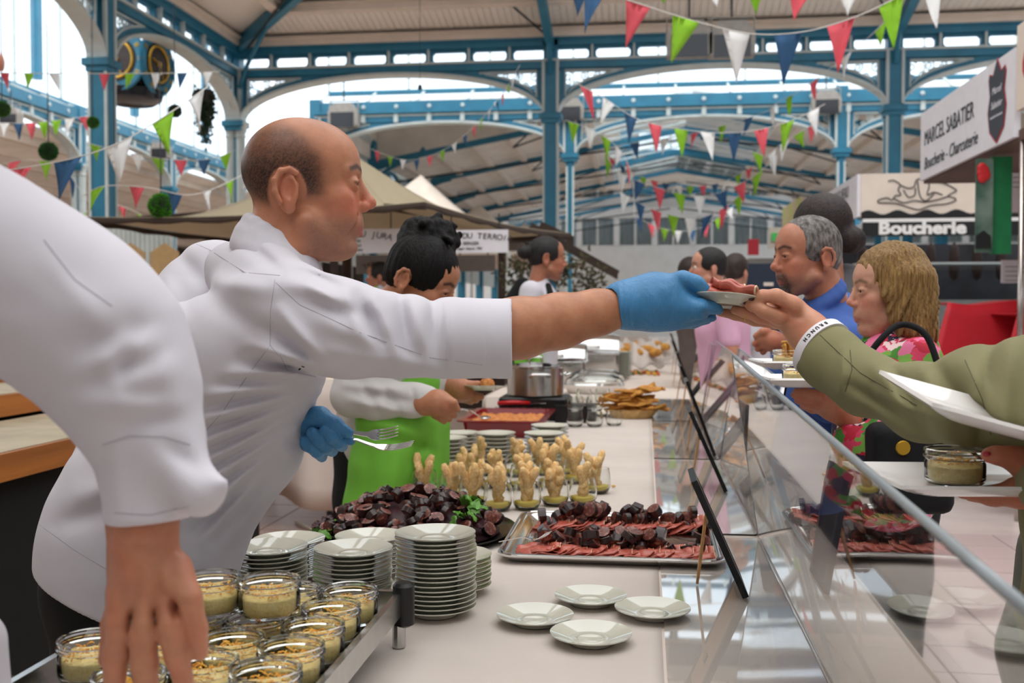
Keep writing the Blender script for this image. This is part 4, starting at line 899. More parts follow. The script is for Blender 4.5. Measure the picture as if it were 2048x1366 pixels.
# green banner
c = P(1982, 412, 7.9); r_ = thing('hanging_banner', 'green hanging banner with a red rose picture beside the chrome pole', 'banner', c)
w1, w2 = P(1950, 420, 7.9), P(2016, 420, 8.0); zt, zb = P(1980, 318, 7.9).z, P(1980, 505, 7.9).z
m = MB(); m.box((P(1983, 420, 7.9).x, 7.92, zb-.01), (w2.x, 7.94, zt+.02)); m.build('green_panel', mat('banner_green', (24, 122, 72), .6), r_)
m = MB(); m.box((w1.x, 7.88, zb), (P(1984, 420, 7.9).x, 7.90, zt)); m.build('picture_panel', mat('banner_picture', (60, 92, 78), .4, col2=(120, 140, 130), scale=5), r_)
m = MB()
for k in range(9): a = k*2.4; m.ell(P(1966+6*cos(a)*(k/9), 348+14*sin(a)*(k/9)-2, 7.87), (.035, .01, .04), nu=10, nv=6)
m.build('rose', mat('rose_red', (196, 36, 40), .5), r_, True)
m = MB(); m.prism([(-.055, 0), (.055, 0), (.05, .09), (0, .13), (-.05, .09)], 0, .006, frame_m(P(1966, 497, 7.876), (1, 0, 0), (0, 0, 1))); m.build('dark_shape', ink, r_)
# notices and light box behind
for (x0, y0, x1, y1, Y, mt, nm, lb, ct) in ((2003, 520, 2046, 566, 9.5, white_s, 'notice_sheet', 'white notice sheet taped up beside the chrome pole', 'notice'), (2017, 330, 2090, 425, 9.0, white_s, 'light_box', 'white illuminated-style board at the photo edge behind the banner', 'sign'), (1486, 527, 1562, 606, 9.0, mat('dark_blue_cabinet', (36, 48, 66), .4), 'cabinet', 'dark blue cabinet behind the man in the blue shirt', 'cabinet')):
    a, b = P(x0, y1, Y), P(x1, y0, Y); r_ = thing(nm, lb, ct, (a.x, Y, a.z if nm != 'cabinet' else 0)); m = MB(); m.box((a.x, Y, a.z if nm != 'cabinet' else 0), (b.x, Y+(.5 if nm == 'cabinet' else .02), b.z)); m.build('body', mt, r_)
    m = MB()
    if nm == 'cabinet': m.box((a.x+.17, Y-.015, b.z-.19), (a.x+.25, Y, b.z-.16)); m.build('label_plate', cream, r_)
    else:
        for k in range(4): m.box((a.x+.03, Y-.003, b.z-.06-.04*k), (b.x-.03-.02*(k % 2), Y, b.z-.055-.04*k))
        m.build('printed_lines', grey_ink, r_)
# Boucherie stall
YB = 12.3; xa, xb = P(1722, 400, YB).x, P(1952, 400, YB).x; zz = lambda y: P(1830, y, YB).z
bs = thing('boucherie_stall', 'white and black butcher stall front lettered Boucherie', 'stall', (xa+.6, YB, 0))
m = MB(); m.box((xa, YB, zz(436)), (xb+.8, YB+.04, zz(346))); p1 = m.build('white_panel', cream, bs)
# scalloped black valance
pts = []; n = 48; zs = zz(424); am = zz(419)-zz(428)
for i in range(n+1): x = xa+(xb+.8-xa)*i/n; pts.append((x, zs+am*.5*sin(i*2*pi/7.5)))
m = MB(); vs = [(x, YB-.012, z) for x, z in pts]+[(x, YB-.012, zz(437)) for x, z in pts]; vs += [(x, y+.012, z) for x, y, z in vs]; N = n+1
m.add(vs, [(i, i+1, N+i+1, N+i) for i in range(n)]+[(2*N+i, 3*N+i, 3*N+i+1, 2*N+i+1) for i in range(n)]+[(i, 2*N+i, 2*N+i+1, i+1) for i in range(n)]); m.build('scalloped_valance', ink, bs)
m = MB(); m.box((xa+.02, YB-.015, zz(444)), (xb+.8, YB+.02, zz(437))); m.build('white_stripe', white_ink, bs)
m = MB(); m.box((xa+.02, YB-.02, zz(472)), (xb+.8, YB+.02, zz(444))); bb = m.build('black_fascia', ink, bs)
text('Boucherie', .19, white_ink, frame_m((P(1843, 457, YB).x, YB-.024, P(1843, 457, YB).z), (1, 0, 0), (0, 0, 1)), bb, bold=.009, sx=1.22)
# line drawing of a reclining animal
def dr(pts): return [P(1480+x/3.606, 340+y/3.606, YB-.01) for x, y in pts]
m = MB()
for pl in ([(1000, 215), (1060, 200), (1095, 215), (1120, 185), (1160, 180), (1140, 140), (1155, 105), (1110, 75), (1070, 80)], [(1160, 110), (1210, 130), (1255, 120), (1275, 70), (1340, 65), (1365, 110), (1350, 180), (1400, 160), (1460, 180)], [(1400, 80), (1480, 100), (1540, 130), (1560, 150), (1500, 185), (1555, 205), (1545, 225), (1480, 245), (1380, 255), (1290, 285), (1220, 270), (1120, 240), (1000, 235), (1000, 215)], [(1280, 80), (1300, 190), (1345, 220), (1400, 170)], [(1110, 205), (1180, 235), (1260, 220), (1330, 230), (1420, 215), (1500, 190)], [(1180, 145), (1215, 195), (1260, 180), (1265, 130)]):
    m.tube(spline([p for p in dr(pl)], 4), .006, 4)
m.build('animal_drawing', ink, p1)
# side panel running back, with faded lettering
m = MB(); m.box((xa-.04, YB+.02, zz(432)), (xa, 16.3, zz(346))); sp = m.build('side_panel', white_s, bs)
for s, y, z, sz in (('BŒUF-VEAU', 12.95, zz(372), .2), ('VOLAILLE', 12.9, zz(398), .17), ('AGNEAU', 15.2, zz(380), .2)):
    text(s, sz, grey_ink, frame_m((xa-.044, y+.4, z), (0, -1, 0), (0, 0, 1)), sp, ext=.001)
m = MB(); m.box((xa-.05, YB+.3, zz(475)), (xa-.01, 16.2, zz(432))); m.build('dark_side_band', ink, bs)
m = MB(); m.box((xa, YB+1.6, 0), (xb+1.6, YB+1.7, zz(472))); m.build('back_wall', mat('dark_grey_tile', (54, 56, 62), .4, var=.3, scale=3), bs)
m = MB(); m.box((xa, YB-.1, 0), (xb+1.6, YB+.6, zz(600))); m.build('counter', mat('grey_counter', (110, 116, 116), .5), bs)
m = MB(); m.box((xa, YB+.1, zz(528)), (xb+1.6, YB+.5, zz(524))); m.build('glass_shelf', pale, bs)
m = MB(); m.add([(xa, YB-.05, zz(600)), (xb+1.6, YB-.05, zz(600)), (xb+1.6, YB, zz(528)), (xa, YB, zz(528))], [(0, 1, 2, 3)]); m.build('display_pane', pane_m, bs)
for k in range(9):
    c = V((xa+.2+k*.27, YB+.9, zz(505))); m = MB(); m.lathe([(0, -.3), (.05, -.26), (.07, -.1), (.05, .1), (.015, .16), (0, .17)], 10, Matrix.Translation(c)); o = m.build('hanging_sausage', mat('dark_cured_meat', (60, 44, 42), .6, var=.2), None, True); tag(o, 'dark cured sausage hanging in the Boucherie stall', 'sausage', 'sausages hanging in the stall')
# red tarpaulins
redt = mat('red_tarpaulin', (196, 24, 40), .55, var=.06, scale=3)
for i, (px0, px1, Y, pt, lb) in enumerate(((1872, 2060, 8.3, 605, 'red tarpaulin draped over the stall counter behind the blonde woman'), (2010, 2120, 7.7, 628, 'second red tarpaulin at the photo edge behind the chrome pole'))):
    a, b = P(px0, pt, Y), P(px1, pt, Y); r_ = thing('tarpaulin', lb, 'tarpaulin', (a.x, Y, 0)); L = b.x-a.x+.5
    m = MB()
    def fn(u, v):
        x = a.x+.10+u*L-.16*max(0, v-.25)*(1-u)**3*3; y = Y+.7-min(v, .25)*2.6-max(0, v-.25)*.35; z = a.z-.02*sin(u*9)-(max(0, v-.25))*1.55+.02*sin(u*23+v*4)*max(0, v-.2); return V((x, y, max(.02, z)))
    m.sheet(fn, 30, 16, .006); m.build('sheet', redt, r_, smooth=True)
    m = MB(); m.box((a.x+.35, Y+.15, 0), (a.x+L, Y+.7, a.z-.06)); m.build('counter_under', dark_w, r_)
# small stall with red and green signs further back
r_ = thing('small_stall', 'small far stall with a red sign panel and a lit green sign', 'stall', P(1540, 560, 17))
m = MB(); a, b = P(1496, 510, 16), P(1518, 478, 16); m.box((a.x, 16, a.z), (b.x, 16.05, b.z)); m.build('red_panel', red_ink, r_)
m = MB(); a, b = P(1538, 497, 17), P(1570, 455, 17); m.box((a.x, 17, a.z), (b.x, 17.1, b.z)); m.build('cream_board', cream, r_)
m = MB(); a, b = P(1543, 482, 16.95), P(1562, 466, 16.95); m.box((a.x, 16.93, a.z), (b.x, 16.97, b.z)); m.build('green_sign', mat('bright_green_sign', (92, 220, 110), .5), r_)
m = MB(); a, b = P(1498, 530, 16), P(1590, 508, 18); m.box((a.x, 16, a.z), (b.x, 18, a.z+.1)); m.build('awning', mat('grey_awning', (130, 126, 120), .8), r_)
m = MB(); a = P(1500, 530, 16); m.box((a.x, 16.3, 0), (a.x+2.2, 17.6, 1.5)); m.build('counter', cream, r_)
# patterned canopy edge beyond the Boucherie side panel
m = MB(); a = P(1595, 470, 18); b = P(1622, 395, 18); m.box((a.x, 18, a.z), (b.x, 20, b.z)); o = m.build('floral_canopy', mat('floral_canopy', (190, 150, 150), .8, col2=(170, 180, 90), scale=3), None); tag(o, 'faded floral canopy edge beyond the butcher side panel', 'canopy')
# ================================================================== buffet table, plates, jars, food
TZ = 0.785
rt = random.Random(11)
linen = mat('white_linen', (205, 195, 187), .75, var=.03, scale=5, bump=.06, bscale=400)
linen2 = mat('white_linen_overlay', (201, 191, 183), .75, var=.03, scale=5, bump=.06, bscale=400)
china = mat('cream_white_china', (203, 203, 188), .06, var=.01, spec=.7, coat=.6)
china2 = mat('bright_white_china', (236, 234, 232), .15, var=.01, spec=.6, coat=.3)
steel = mat('brushed_steel', (190, 190, 188), .22, 1.0, var=.05, scale=40)
steel_b = mat('bright_steel', (215, 214, 212), .1, 1.0, var=.03, scale=30)
black_p = mat('black_plastic', (18, 18, 20), .35, var=.1)
black_l = mat('black_lacquer', (14, 15, 19), .18, var=.1)
glass_m = mat('clear_glass', (250, 252, 250), .02, var=0, trans=1.0, ior=1.45)
acryl = mat('clear_acrylic', (250, 252, 252), .015, var=0, trans=1.0, ior=1.49)
wood_l = mat('light_easel_wood', (196, 150, 98), .5, var=.12, scale=6, stretch=(1, 1, 8))

# cloth-covered table: top, hanging sides with soft waves, overlay runner and seams
TX0, TX1, TY0, TY1 = -.94, .50, .55, 6.35
tab = thing('buffet_table', 'long buffet table under a white linen cloth, laden with plates and food', 'table', (-.2, 3, 0))
m = MB(); m.box((TX0, TY0, TZ-.03), (TX1, TY1, TZ)); m.build('tabletop', linen, tab)
def skirt(u, v):
    L1 = TX1-TX0; L2 = TY1-TY0; Lt = 2*(L1+L2); s_ = u*Lt
    if s_ < L2: p = (TX0, TY0+s_); n_ = (-1, 0)
    elif s_ < L2+L1: p = (TX0+s_-L2, TY1); n_ = (0, 1)
    elif s_ < 2*L2+L1: p = (TX1, TY1-(s_-L2-L1)); n_ = (1, 0)
    else: p = (TX1-(s_-2*L2-L1), TY0); n_ = (0, -1)
    k = (.012+.03*v*(1+sin(s_*9.0)*.8+sin(s_*23)*.3)); return (p[0]+n_[0]*k, p[1]+n_[1]*k, TZ-.004-v*.68)
m = MB(); m.sheet(skirt, 420, 6, .003); m.build('tablecloth_skirt', linen, tab, smooth=True)
m = MB(); m.sheet(lambda u, v: (TX0-.005+u*(.98), 1.2+v*5.0, TZ+.0012+.0009*sin(u*7+v*9)*(.5+.5*sin(v*31))), 40, 80, .0016); o = m.build('table_runner', linen2, None, smooth=True)
tag(o, 'thin white overlay cloth lying along the buffet table under the plates', 'cloth')
for lx in (TX0+.1, TX1-.1):
    for ly in (TY0+.1, 2.4, 4.4, TY1-.1):
        m = MB(); m.tube([(lx, ly, 0), (lx, ly, TZ-.03)], .02, 8); m.build('leg', steel, tab)
ZT = TZ+.004
# second table further on, and the linking one
tab2 = thing('buffet_table', 'far white-clothed buffet table carrying the warming dishes', 'table', (-.3, 9.5, 0))
m = MB(); m.box((-1.15, 7.45, TZ-.03), (.36, 13.5, TZ)); m.build('tabletop', linen, tab2)
m = MB(); m.sheet(lambda u, v: (-1.15+u*1.51, 7.43-.02*v*(1+sin(u*40)), TZ-v*.7), 80, 4, .003); m.sheet(lambda u, v: (-1.17-.02*v*(1+sin(u*90)), 13.5-u*6.05, TZ-v*.7), 120, 4, .003); m.build('tablecloth_skirt', linen, tab2, smooth=True)
for lx in (-1.05, .28):
    for ly in (7.6, 13.3): m = MB(); m.tube([(lx, ly, 0), (lx, ly, TZ-.03)], .02, 8); m.build('leg', steel, tab2)
tab3 = thing('buffet_table', 'short white-clothed table bridging the two buffet tables', 'table', (.1, 6.9, 0))
m = MB(); m.box((-.33, 6.37, TZ-.03), (.36, 7.42, TZ)); m.build('tabletop', linen, tab3)
m = MB(); m.sheet(lambda u, v: (-.34-.02*v*(1+sin(u*30)), 7.42-u*1.05, TZ-v*.7), 40, 4, .003); m.build('tablecloth_skirt', linen, tab3, smooth=True)
for ly in (6.5, 7.3): m = MB(); m.tube([(.08, ly, 0), (.08, ly, TZ-.03)], .02, 8); m.build('leg', steel, tab3)

# ------------------------------------------------------------------ plates
def plate_mesh(d, nm='saucer', mt=china):
    r = d/2; m = MB()
    m.lathe([(0, .006), (r*.30, .006), (r*.33, .008), (r*.37, .0055), (r*.55, .0085), (r*.80, .016), (r*.97, .0205), (r, .0215), (r*1.0, .0195), (r*.96, .0175), (r*.78, .0125), (r*.56, .004), (r*.54, 0), (r*.48, 0), (r*.46, .003), (0, .003)], 40, cap=False)
    return m.mesh(nm, mt, smooth=50)
ORD = 'first second third fourth fifth sixth seventh eighth ninth tenth eleventh twelfth thirteenth fourteenth fifteenth sixteenth seventeenth eighteenth nineteenth twentieth'.split()
PD = .168
saucer = plate_mesh(PD)
def stack(px, py, n, label, group, yy=None, step=.0094, me=saucer, z0=ZT, d=PD):
    """stack whose foot centre is seen at photograph point (px,py) on the table"""
    c = Pz(px, py, z0) if yy is None else V((P(px, py, yy).x, yy, z0))
    for k in range(n):
        o = bpy.data.objects.new('saucer', me); COL.objects.link(o)
        o.matrix_basis = Matrix.Translation((c.x+rt.uniform(-.0016, .0016), c.y+rt.uniform(-.0016, .0016), c.z+k*step)) @ Matrix.Rotation(rt.uniform(0, 6), 4, 'Z') @ Matrix.Rotation(rt.uniform(-.004, .004), 4, 'X')
        lb = ('topmost ' if k == n-1 else 'bottom ' if k == 0 else ORD[k]+' from bottom, ')+label
        tag(o, lb, 'plate', group)
    return c
stack(872, 1227, 17, 'white saucer of the tallest stack beside the jar tray', 'saucers of the tall front stack')
stack(706, 1210, 12, 'white saucer of the stack left of the tallest one', 'saucers of the second front stack')
stack(538, 1196, 11, 'white saucer of the stack right behind the raised jars', 'saucers of the third front stack')
stack(908, 1183, 8, 'white saucer of the low stack behind the tallest one', 'saucers of the low front stack')
stack(742, 1150, 9, 'white saucer of the stack touching the sausage platter', 'saucers of the stack by the platter')
stack(578, 1158, 9, 'white saucer of the rearmost stack by the white jacket', 'saucers of the stack by the jacket')
for (px, py, n, lb, gr) in ((895, 924, 6, 'white saucer of the leftmost stack before the red dish', 'saucers of the left mid stack'), (991, 922, 7, 'white saucer of the middle stack before the red dish', 'saucers of the centre mid stack'),
        (1088, 922, 7, 'white saucer of the right stack before the red dish', 'saucers of the right mid stack'), (922, 903, 5, 'white saucer of the short stack between left and middle ones', 'saucers of a rear mid stack'), (1100, 903, 7, 'white saucer of the rear stack near the small tumblers', 'saucers of the rear right stack')):
    stack(px, py, n, lb, gr, step=.0165)
for px, py, lb in ((1070, 1226, 'single white saucer nearest the tall saucer stack'), (1181, 1188, 'single white saucer nearest the ham tray'), (1305, 1213, 'single white saucer nearest the black easel foot'), (1182, 1263, 'single white saucer nearest the camera')):
    c = Pz(px, py, ZT+.02); c.z = ZT; o = bpy.data.objects.new('saucer', saucer); COL.objects.link(o); o.matrix_basis = Matrix.Translation(c) @ Matrix.Scale(.93, 4); tag(o, lb, 'plate', 'single saucers laid out')

# ------------------------------------------------------------------ jar trolley tray
JZ = .872
tray = thing('serving_tray', 'raised steel tray with black corner bumpers holding the glass jars', 'tray', (-.67, 1.5, ZT))
X0, X1, Y0, Y1 = -.888, -.455, 1.12, 1.88
m = MB(); m.box((X0, Y0, JZ-.012), (X1, Y1, JZ)); m.build('tray_deck', steel, tray)
m = MB()
m.box((X1-.004, Y0, JZ-.02), (X1+.008, Y1, JZ+.022)); m.box((X0-.008, Y0, JZ-.02), (X0+.004, Y1, JZ+.022)); m.box((X0, Y1-.004, JZ-.02), (X1, Y1+.008, JZ+.022)); m.box((X0, Y0-.008, JZ-.02), (X1, Y0+.004, JZ+.022))
m.build('tray_rim', steel, tray)
for cx_ in (X0, X1):
    for cy_ in (Y0, Y1):
        m = MB(); m.lathe([(.012, JZ-.045), (.021, JZ-.04), (.021, JZ+.032), (.015, JZ+.038), (0, JZ+.038)], 14, Matrix.Translation((cx_+(.008 if cx_ > -.7 else -.008), cy_+(.004 if cy_ > 1.5 else -.004), 0))); m.build('corner_bumper', black_p, tray, smooth=40)
        m = MB(); m.tube([(cx_, cy_, ZT), (cx_, cy_, JZ-.04)], .0125, 10); m.build('foot', steel, tray)

def jar_parts():
    """squat preserving jar: thick glass, lid groove rings, filled with cream and topped with grated cheese"""
    g = MB(); R = .05
    g.lathe([(0, .0015), (R*.86, .0015), (R*.95, .006), (R*.965, .012), (R*.965, .036), (R*.93, .0395), (R*.93, .042), (R*1.0, .0445), (R*1.0, .0475), (R*.945, .0495), (R*.945, .052), (R*.985, .0545), (R*.985, .058), (R*.95, .0595), (R*.90, .058), (R*.885, .053), (R*.89, .045), (R*.90, .036), (R*.90, .012), (R*.84, .006), (0, .006)], 40, cap=False)
    gm = g.mesh('jar_glass', glass_m, smooth=35)
    f = MB(); f.lathe([(0, .0065), (R*.835, .0065), (R*.893, .0125), (R*.893, .030), (R*.80, .0315), (R*.4, .033), (0, .0335)], 32, cap=False)
    fm = f.mesh('cream_filling', mat('cream_filling', (232, 210, 140), .5, col2=(214, 180, 104), scale=160, bump=.2, bscale=260, ramp=(.45, .8)), smooth=True)
    out = []
    for k, seed in enumerate((1, 2, 3)):
        rr = random.Random(seed); c = MB()
        for q in range(54):
            a = rr.uniform(0, 6.28); d = R*.84*sqrt(rr.random()); th = rr.uniform(0, 6.28); tl = rr.uniform(-.5, .5); L = rr.uniform(.006, .013)
            p = V((d*cos(a), d*sin(a), .034+rr.uniform(0, .006)+(.006*max(0, 1-d/R*1.6)))); dv = V((cos(th), sin(th), tl)).normalized()*L
            e1 = p+dv
            if (p+dv).xy.length > R*.86: e1 = p-dv
            if e1.xy.length > R*.86: continue
            mid = (p+e1)/2+V((0, 0, .002)); c.tube([p, mid, e1], .0011, 4)
        out.append(c.mesh('grated_cheese', mat('grated_cheese', (238, 186, 74), .5, col2=(214, 140, 40), scale=60)))
    return gm, fm, out
JG, JF, JC = jar_parts()
def jar(px, py, z, lab, Y=None, group='jars of cream on the raised tray', ch=True, xyz=None, s=1.0):
    """jar whose rim centre is seen at (px,py); z is the height of its foot"""
    c = V(xyz) if xyz else Pz(px, py, z+.0585)
    r_ = thing('preserving_jar', lab, 'jar', (0, 0, 0), group)
    for nm, me in (('jar_glass', JG), ('cream_filling', JF), ('grated_cheese', JC[rt.randrange(3)])):
        if nm == 'grated_cheese' and not ch: continue
        o = bpy.data.objects.new(nm, me); COL.objects.link(o); o.parent = r_
    put(r_, (c.x, c.y, z), rt.uniform(0, 6), sc=s); return c
JH = .0605
z1 = JZ+.002; z2 = z1+JH
lower = [(183, 1275, 'glass jar of cream standing apart at the corner by the black trousers'), (430, 1238, 'jar half hidden under the two raised jars'), (535, 1240, 'jar directly under the right raised jar'), (632, 1176, 'empty-looking jar behind the right raised jar'), (732, 1180, 'jar at the tray corner beside the black bumper'), (668, 1218, 'jar one place in from the corner jar'), (665, 1250, 'jar at the tray edge before the corner pair'), (622, 1287, 'jar with a tuft of cheese sticking up at the edge'), (486, 1280, 'jar in the middle before the raised pair'), (604, 1322, 'jar at the tray edge, foremost whole one'), (463, 1325, 'jar beside the fingertips, foremost in its row'), (352, 1268, 'jar just behind the reaching thumb'), (300, 1340, 'jar under the reaching fingers'), (530, 1380, 'jar cut off at the bottom edge of the photo')]
# regular rows seen from the photograph: solve to a packed lattice on the tray
jp = []
for (px, py, lb) in lower:
    c = Pz(px, py, z1+.0585); p = [c.x, c.y]; jp.append([p, lb])
for it in range(200):       # push overlapping jars apart, keep them on the tray
    for i in range(len(jp)):
        for j in range(i+1, len(jp)):
            a, b = jp[i][0], jp[j][0]; dx, dy = b[0]-a[0], b[1]-a[1]; d = sqrt(dx*dx+dy*dy)+1e-9
            if d < .1015:
                q = (.1015-d)/2/d; a[0] -= dx*q; a[1] -= dy*q; b[0] += dx*q; b[1] += dy*q
        jp[i][0][0] = min(max(jp[i][0][0], X0+.056), X1-.056); jp[i][0][1] = min(max(jp[i][0][1], Y0+.056), Y1-.056)
for p, lb in jp: jar(0, 0, z1, lb, xyz=(p[0], p[1], z1), ch=('empty' not in lb))
jar(420, 1152, z2, 'raised glass jar of cream nearest the reaching hand'); jar(539, 1156, z2, 'raised glass jar of cream standing before the third saucer stack')

# ------------------------------------------------------------------ sausage platter (round black dish, salad, slices)
rim_d = mat('dark_sausage_skin', (36, 16, 14), .3, var=.2, scale=60, coat=.2, bump=.1, bscale=150)
cut_d = mat('black_pudding_cut', (98, 48, 40), .4, col2=(172, 116, 96), scale=120, ramp=(.5, .72), bump=.1, bscale=200, coat=.15)
leaf_m = mat('salad_leaf_green', (92, 146, 52), .4, var=.25, scale=60)
leaf_d = mat('salad_leaf_dark_red', (58, 28, 34), .4, var=.3, scale=60)
def slice_mesh(r, th, seed):
    rr = random.Random(seed); n = 14; m = MB(); rad = [r*(1+rr.uniform(-.06, .06)) for _ in range(n)]
    vs = []
    for z, k in ((-th/2, .93), (-th/2+.001, 1), (th/2-.001, 1), (th/2, .93)): vs += [(rad[j]*k*cos(2*pi*j/n), rad[j]*k*.88*sin(2*pi*j/n), z+rr.uniform(-.0004, .0004)) for j in range(n)]
    fs = [(i*n+j, i*n+(j+1) % n, (i+1)*n+(j+1) % n, (i+1)*n+j) for i in range(3) for j in range(n)]+[tuple(range(n-1, -1, -1)), tuple(3*n+j for j in range(n))]
    me = m.add(vs, fs).mesh('sausage_slice', rim_d, smooth=38); me.materials.append(cut_d)
    me.polygons[len(fs)-1].material_index = 1; me.polygons[len(fs)-2].material_index = 1
    return me
SLM = [slice_mesh(.0185, t, i) for i, t in enumerate((.012, .016, .02, .014, .018))]
def slice_at(p, R, lab, group, s=1.0):
    o = bpy.data.objects.new('sausage_slice', SLM[rt.randrange(5)]); COL.objects.link(o)
    o.matrix_basis = Matrix.Translation(V(p)) @ R.to_4x4() @ Matrix.Scale(s, 4); tag(o, lab, 'sausage', group)
PC = Pz(830, 1068, ZT); PR = .285
o = MB().lathe([(0, .004), (PR*.8, .004), (PR*.9, .008), (PR, .02), (PR*1.005, .022), (PR*.99, .018), (PR*.88, .001), (0, 0)], 56, Matrix.Translation((PC.x, PC.y, ZT))).build('platter', black_l, None, smooth=40)
tag(o, 'round black platter heaped with sliced black pudding and salad', 'platter')
def heap(x, y):
    d = sqrt(x*x+(y*1.0)**2)/PR; return .115*max(0, 1-(d/.92)**2)
for ring in range(4):
    z_off = ring*.006
for k in range(190):
    a = rt.uniform(0, 6.28); d = PR*.86*sqrt(rt.random()); x, y = d*cos(a), d*sin(a)
    z = ZT+.015+heap(x, y)*rt.uniform(.86, 1.0)
    R = Euler((rt.gauss(0, .55)+.5*(-y/PR), rt.gauss(0, .55)+.5*x/PR, rt.uniform(0, 6))).to_matrix()
    if x > PR*.35 and y < -PR*.2 and rt.random() < .5: continue
    slice_at((PC.x+x, PC.y+y, z), R, 'dark sausage slice in the heap on the round black platter', 'sausage slices on the round platter', rt.uniform(.95, 1.25))
m = MB(); m.lathe([(0, ZT+.09), (PR*.3, ZT+.083), (PR*.6, ZT+.05), (PR*.84, ZT+.012), (PR*.8, ZT+.006), (0, ZT+.006)], 28, Matrix.Translation((PC.x, PC.y, 0))); o = m.build('salad_bed', leaf_d, None, smooth=True); tag(o, 'dark red salad bed under the sausage heap', 'salad')
def leaf(p, R, s, mt, lab, seed):
    rr = random.Random(seed); ph = rr.uniform(0, 6)
    def fn(u, v):
        w_ = sin(pi*min(1, u*.96+.04))**.7*(.45+.12*sin(u*22+ph)); x = (u-.5)*1.6; y = (v-.5)*2*w_
        return V((x, y, .25*sin(u*3+ph)*.6+.18*abs(v-.5)+.07*sin(u*14+v*9+ph)))*s
    b = MB(); b.sheet(fn, 10, 4, .0008); me = b.mesh('salad_leaf', mt, smooth=True); o = bpy.data.objects.new('salad_leaf', me); COL.objects.link(o)
    o.matrix_basis = Matrix.Translation(V(p)) @ R.to_4x4(); tag(o, lab, 'leaf', 'salad leaves on the round platter')
for k in range(16):
    a = -.55+rt.gauss(0, .35); d = PR*rt.uniform(.55, .95); p = (PC.x+d*cos(a), PC.y+d*sin(a)*1.0, ZT+.03+heap(d*cos(a), d*sin(a))+rt.uniform(.0, .012))
    leaf(p, Euler((rt.gauss(.3, .4), rt.gauss(0, .5), rt.uniform(0, 6))).to_matrix(), rt.uniform(.028, .045), leaf_m if k % 4 else leaf_d, 'curled %s salad leaf at the platter\'s edge by the ham tray' % ('green' if k % 4 else 'dark red'), k)
for k in range(12):
    a = pi+rt.gauss(.2, .4); d = PR*rt.uniform(.85, 1.0); p = (PC.x+d*cos(a), PC.y+d*sin(a), ZT+.024+rt.uniform(.0, .012))
    leaf(p, Euler((rt.gauss(.3, .4), rt.gauss(0, .5), rt.uniform(0, 6))).to_matrix(), rt.uniform(.022, .035), leaf_m if k % 3 == 0 else leaf_d, 'small %s salad leaf at the platter\'s edge by the white jacket' % ('green' if k % 3 == 0 else 'dark red'), 50+k)

# ------------------------------------------------------------------ steel tray of ham and black pudding
A_, B_, C_, D_ = Pz(990, 1128, ZT), Pz(1452, 1132, ZT), Pz(1420, 1030, ZT), Pz(1045, 1036, ZT)
tx0, tx1, ty0, ty1 = A_.x, B_.x+.0, A_.y, D_.y-.0
htray = thing('serving_tray', 'rectangular steel tray of cured ham and black pudding slices', 'tray', ((tx0+tx1)/2, (ty0+ty1)/2, ZT))
def rrect(x0, y0, x1, y1, r, n=5):
    out = []
    for cx_, cy_, a0 in ((x1-r, y1-r, 0), (x0+r, y1-r, pi/2), (x0+r, y0+r, pi), (x1-r, y0+r, 1.5*pi)):
        out += [(cx_+r*cos(a0+pi/2*i/n), cy_+r*sin(a0+pi/2*i/n)) for i in range(n+1)]
    return out
def pan(x0, y0, x1, y1, prof, r, mt, name, parent, smooth=40):
    """prof: list of (inset, z)"""
    m = MB(); rings = [rrect(x0+i_, y0+i_, x1-i_, y1-i_, max(.002, r-i_*.6)) for i_, z in prof]; n = len(rings[0])
    vs = [(x, y, z) for rg, (i_, z) in zip(rings, prof) for x, y in rg]
    fs = [(k*n+j, k*n+(j+1) % n, (k+1)*n+(j+1) % n, (k+1)*n+j) for k in range(len(prof)-1) for j in range(n)]
    fs += [tuple(range(n-1, -1, -1)), tuple((len(prof)-1)*n+j for j in range(n))]
    return m.add(vs, fs).build(name, mt, parent, smooth=smooth)
pan(tx0, ty0, tx1, ty1, [(.03, ZT), (.002, ZT+.016), (0, ZT+.019), (.0, ZT+.022), (.018, ZT+.023), (.026, ZT+.019), (.042, ZT+.005)], .05, steel_b, 'tray_body', htray)
m = MB(); rr_ = rrect(tx0+.009, ty0+.009, tx1-.009, ty1-.009, .045); m.tube([(x, y, ZT+.0235) for x, y in rr_], .0025, 6, closed=True); m.build('rim_bead', steel_b, htray)
ham_m = mat('cured_ham', (168, 72, 60), .35, col2=(204, 112, 92), scale=35, stretch=(1, 4, 1), coat=.25, bump=.1, bscale=90, ramp=(.3, .75))
fat_m = mat('ham_fat', (240, 206, 170), .4, var=.05)
def ham_slice(c, L, W_, tilt, yaw, seed, lab, group):
    rr = random.Random(seed); ph = rr.uniform(0, 6)
    def fn(u, v):
        x = (u-.5)*W_; y = (v-.5)*L*(1-.42*abs(2*u-1)**2.5+.08*sin(u*9+ph)); z = .0055*sin(v*11+ph+u*2)+.004*sin(u*7+v*5+ph)
        return V((x, y+.004*sin(u*6+ph), z))
    R = Euler((0, tilt, yaw)).to_matrix(); r_ = tag(empty('ham_slice', c), lab, 'ham', group)
    b = MB(); b.sheet(lambda u, v: R @ fn(u, v)+V(c), 7, 14, .0016); b.build('meat', ham_m, r_, smooth=True)
    b = MB(); b.tube([R @ fn(1, t/12)+V(c) for t in range(13)], [.0006+.0009*abs(sin(t*1.3+ph)) for t in range(13)], 5); b.build('fat_edge', fat_m, r_, smooth=True)
yA = Pz(1220, 1113, ZT).y; yB = Pz(1220, 1062, ZT).y
n1 = 26
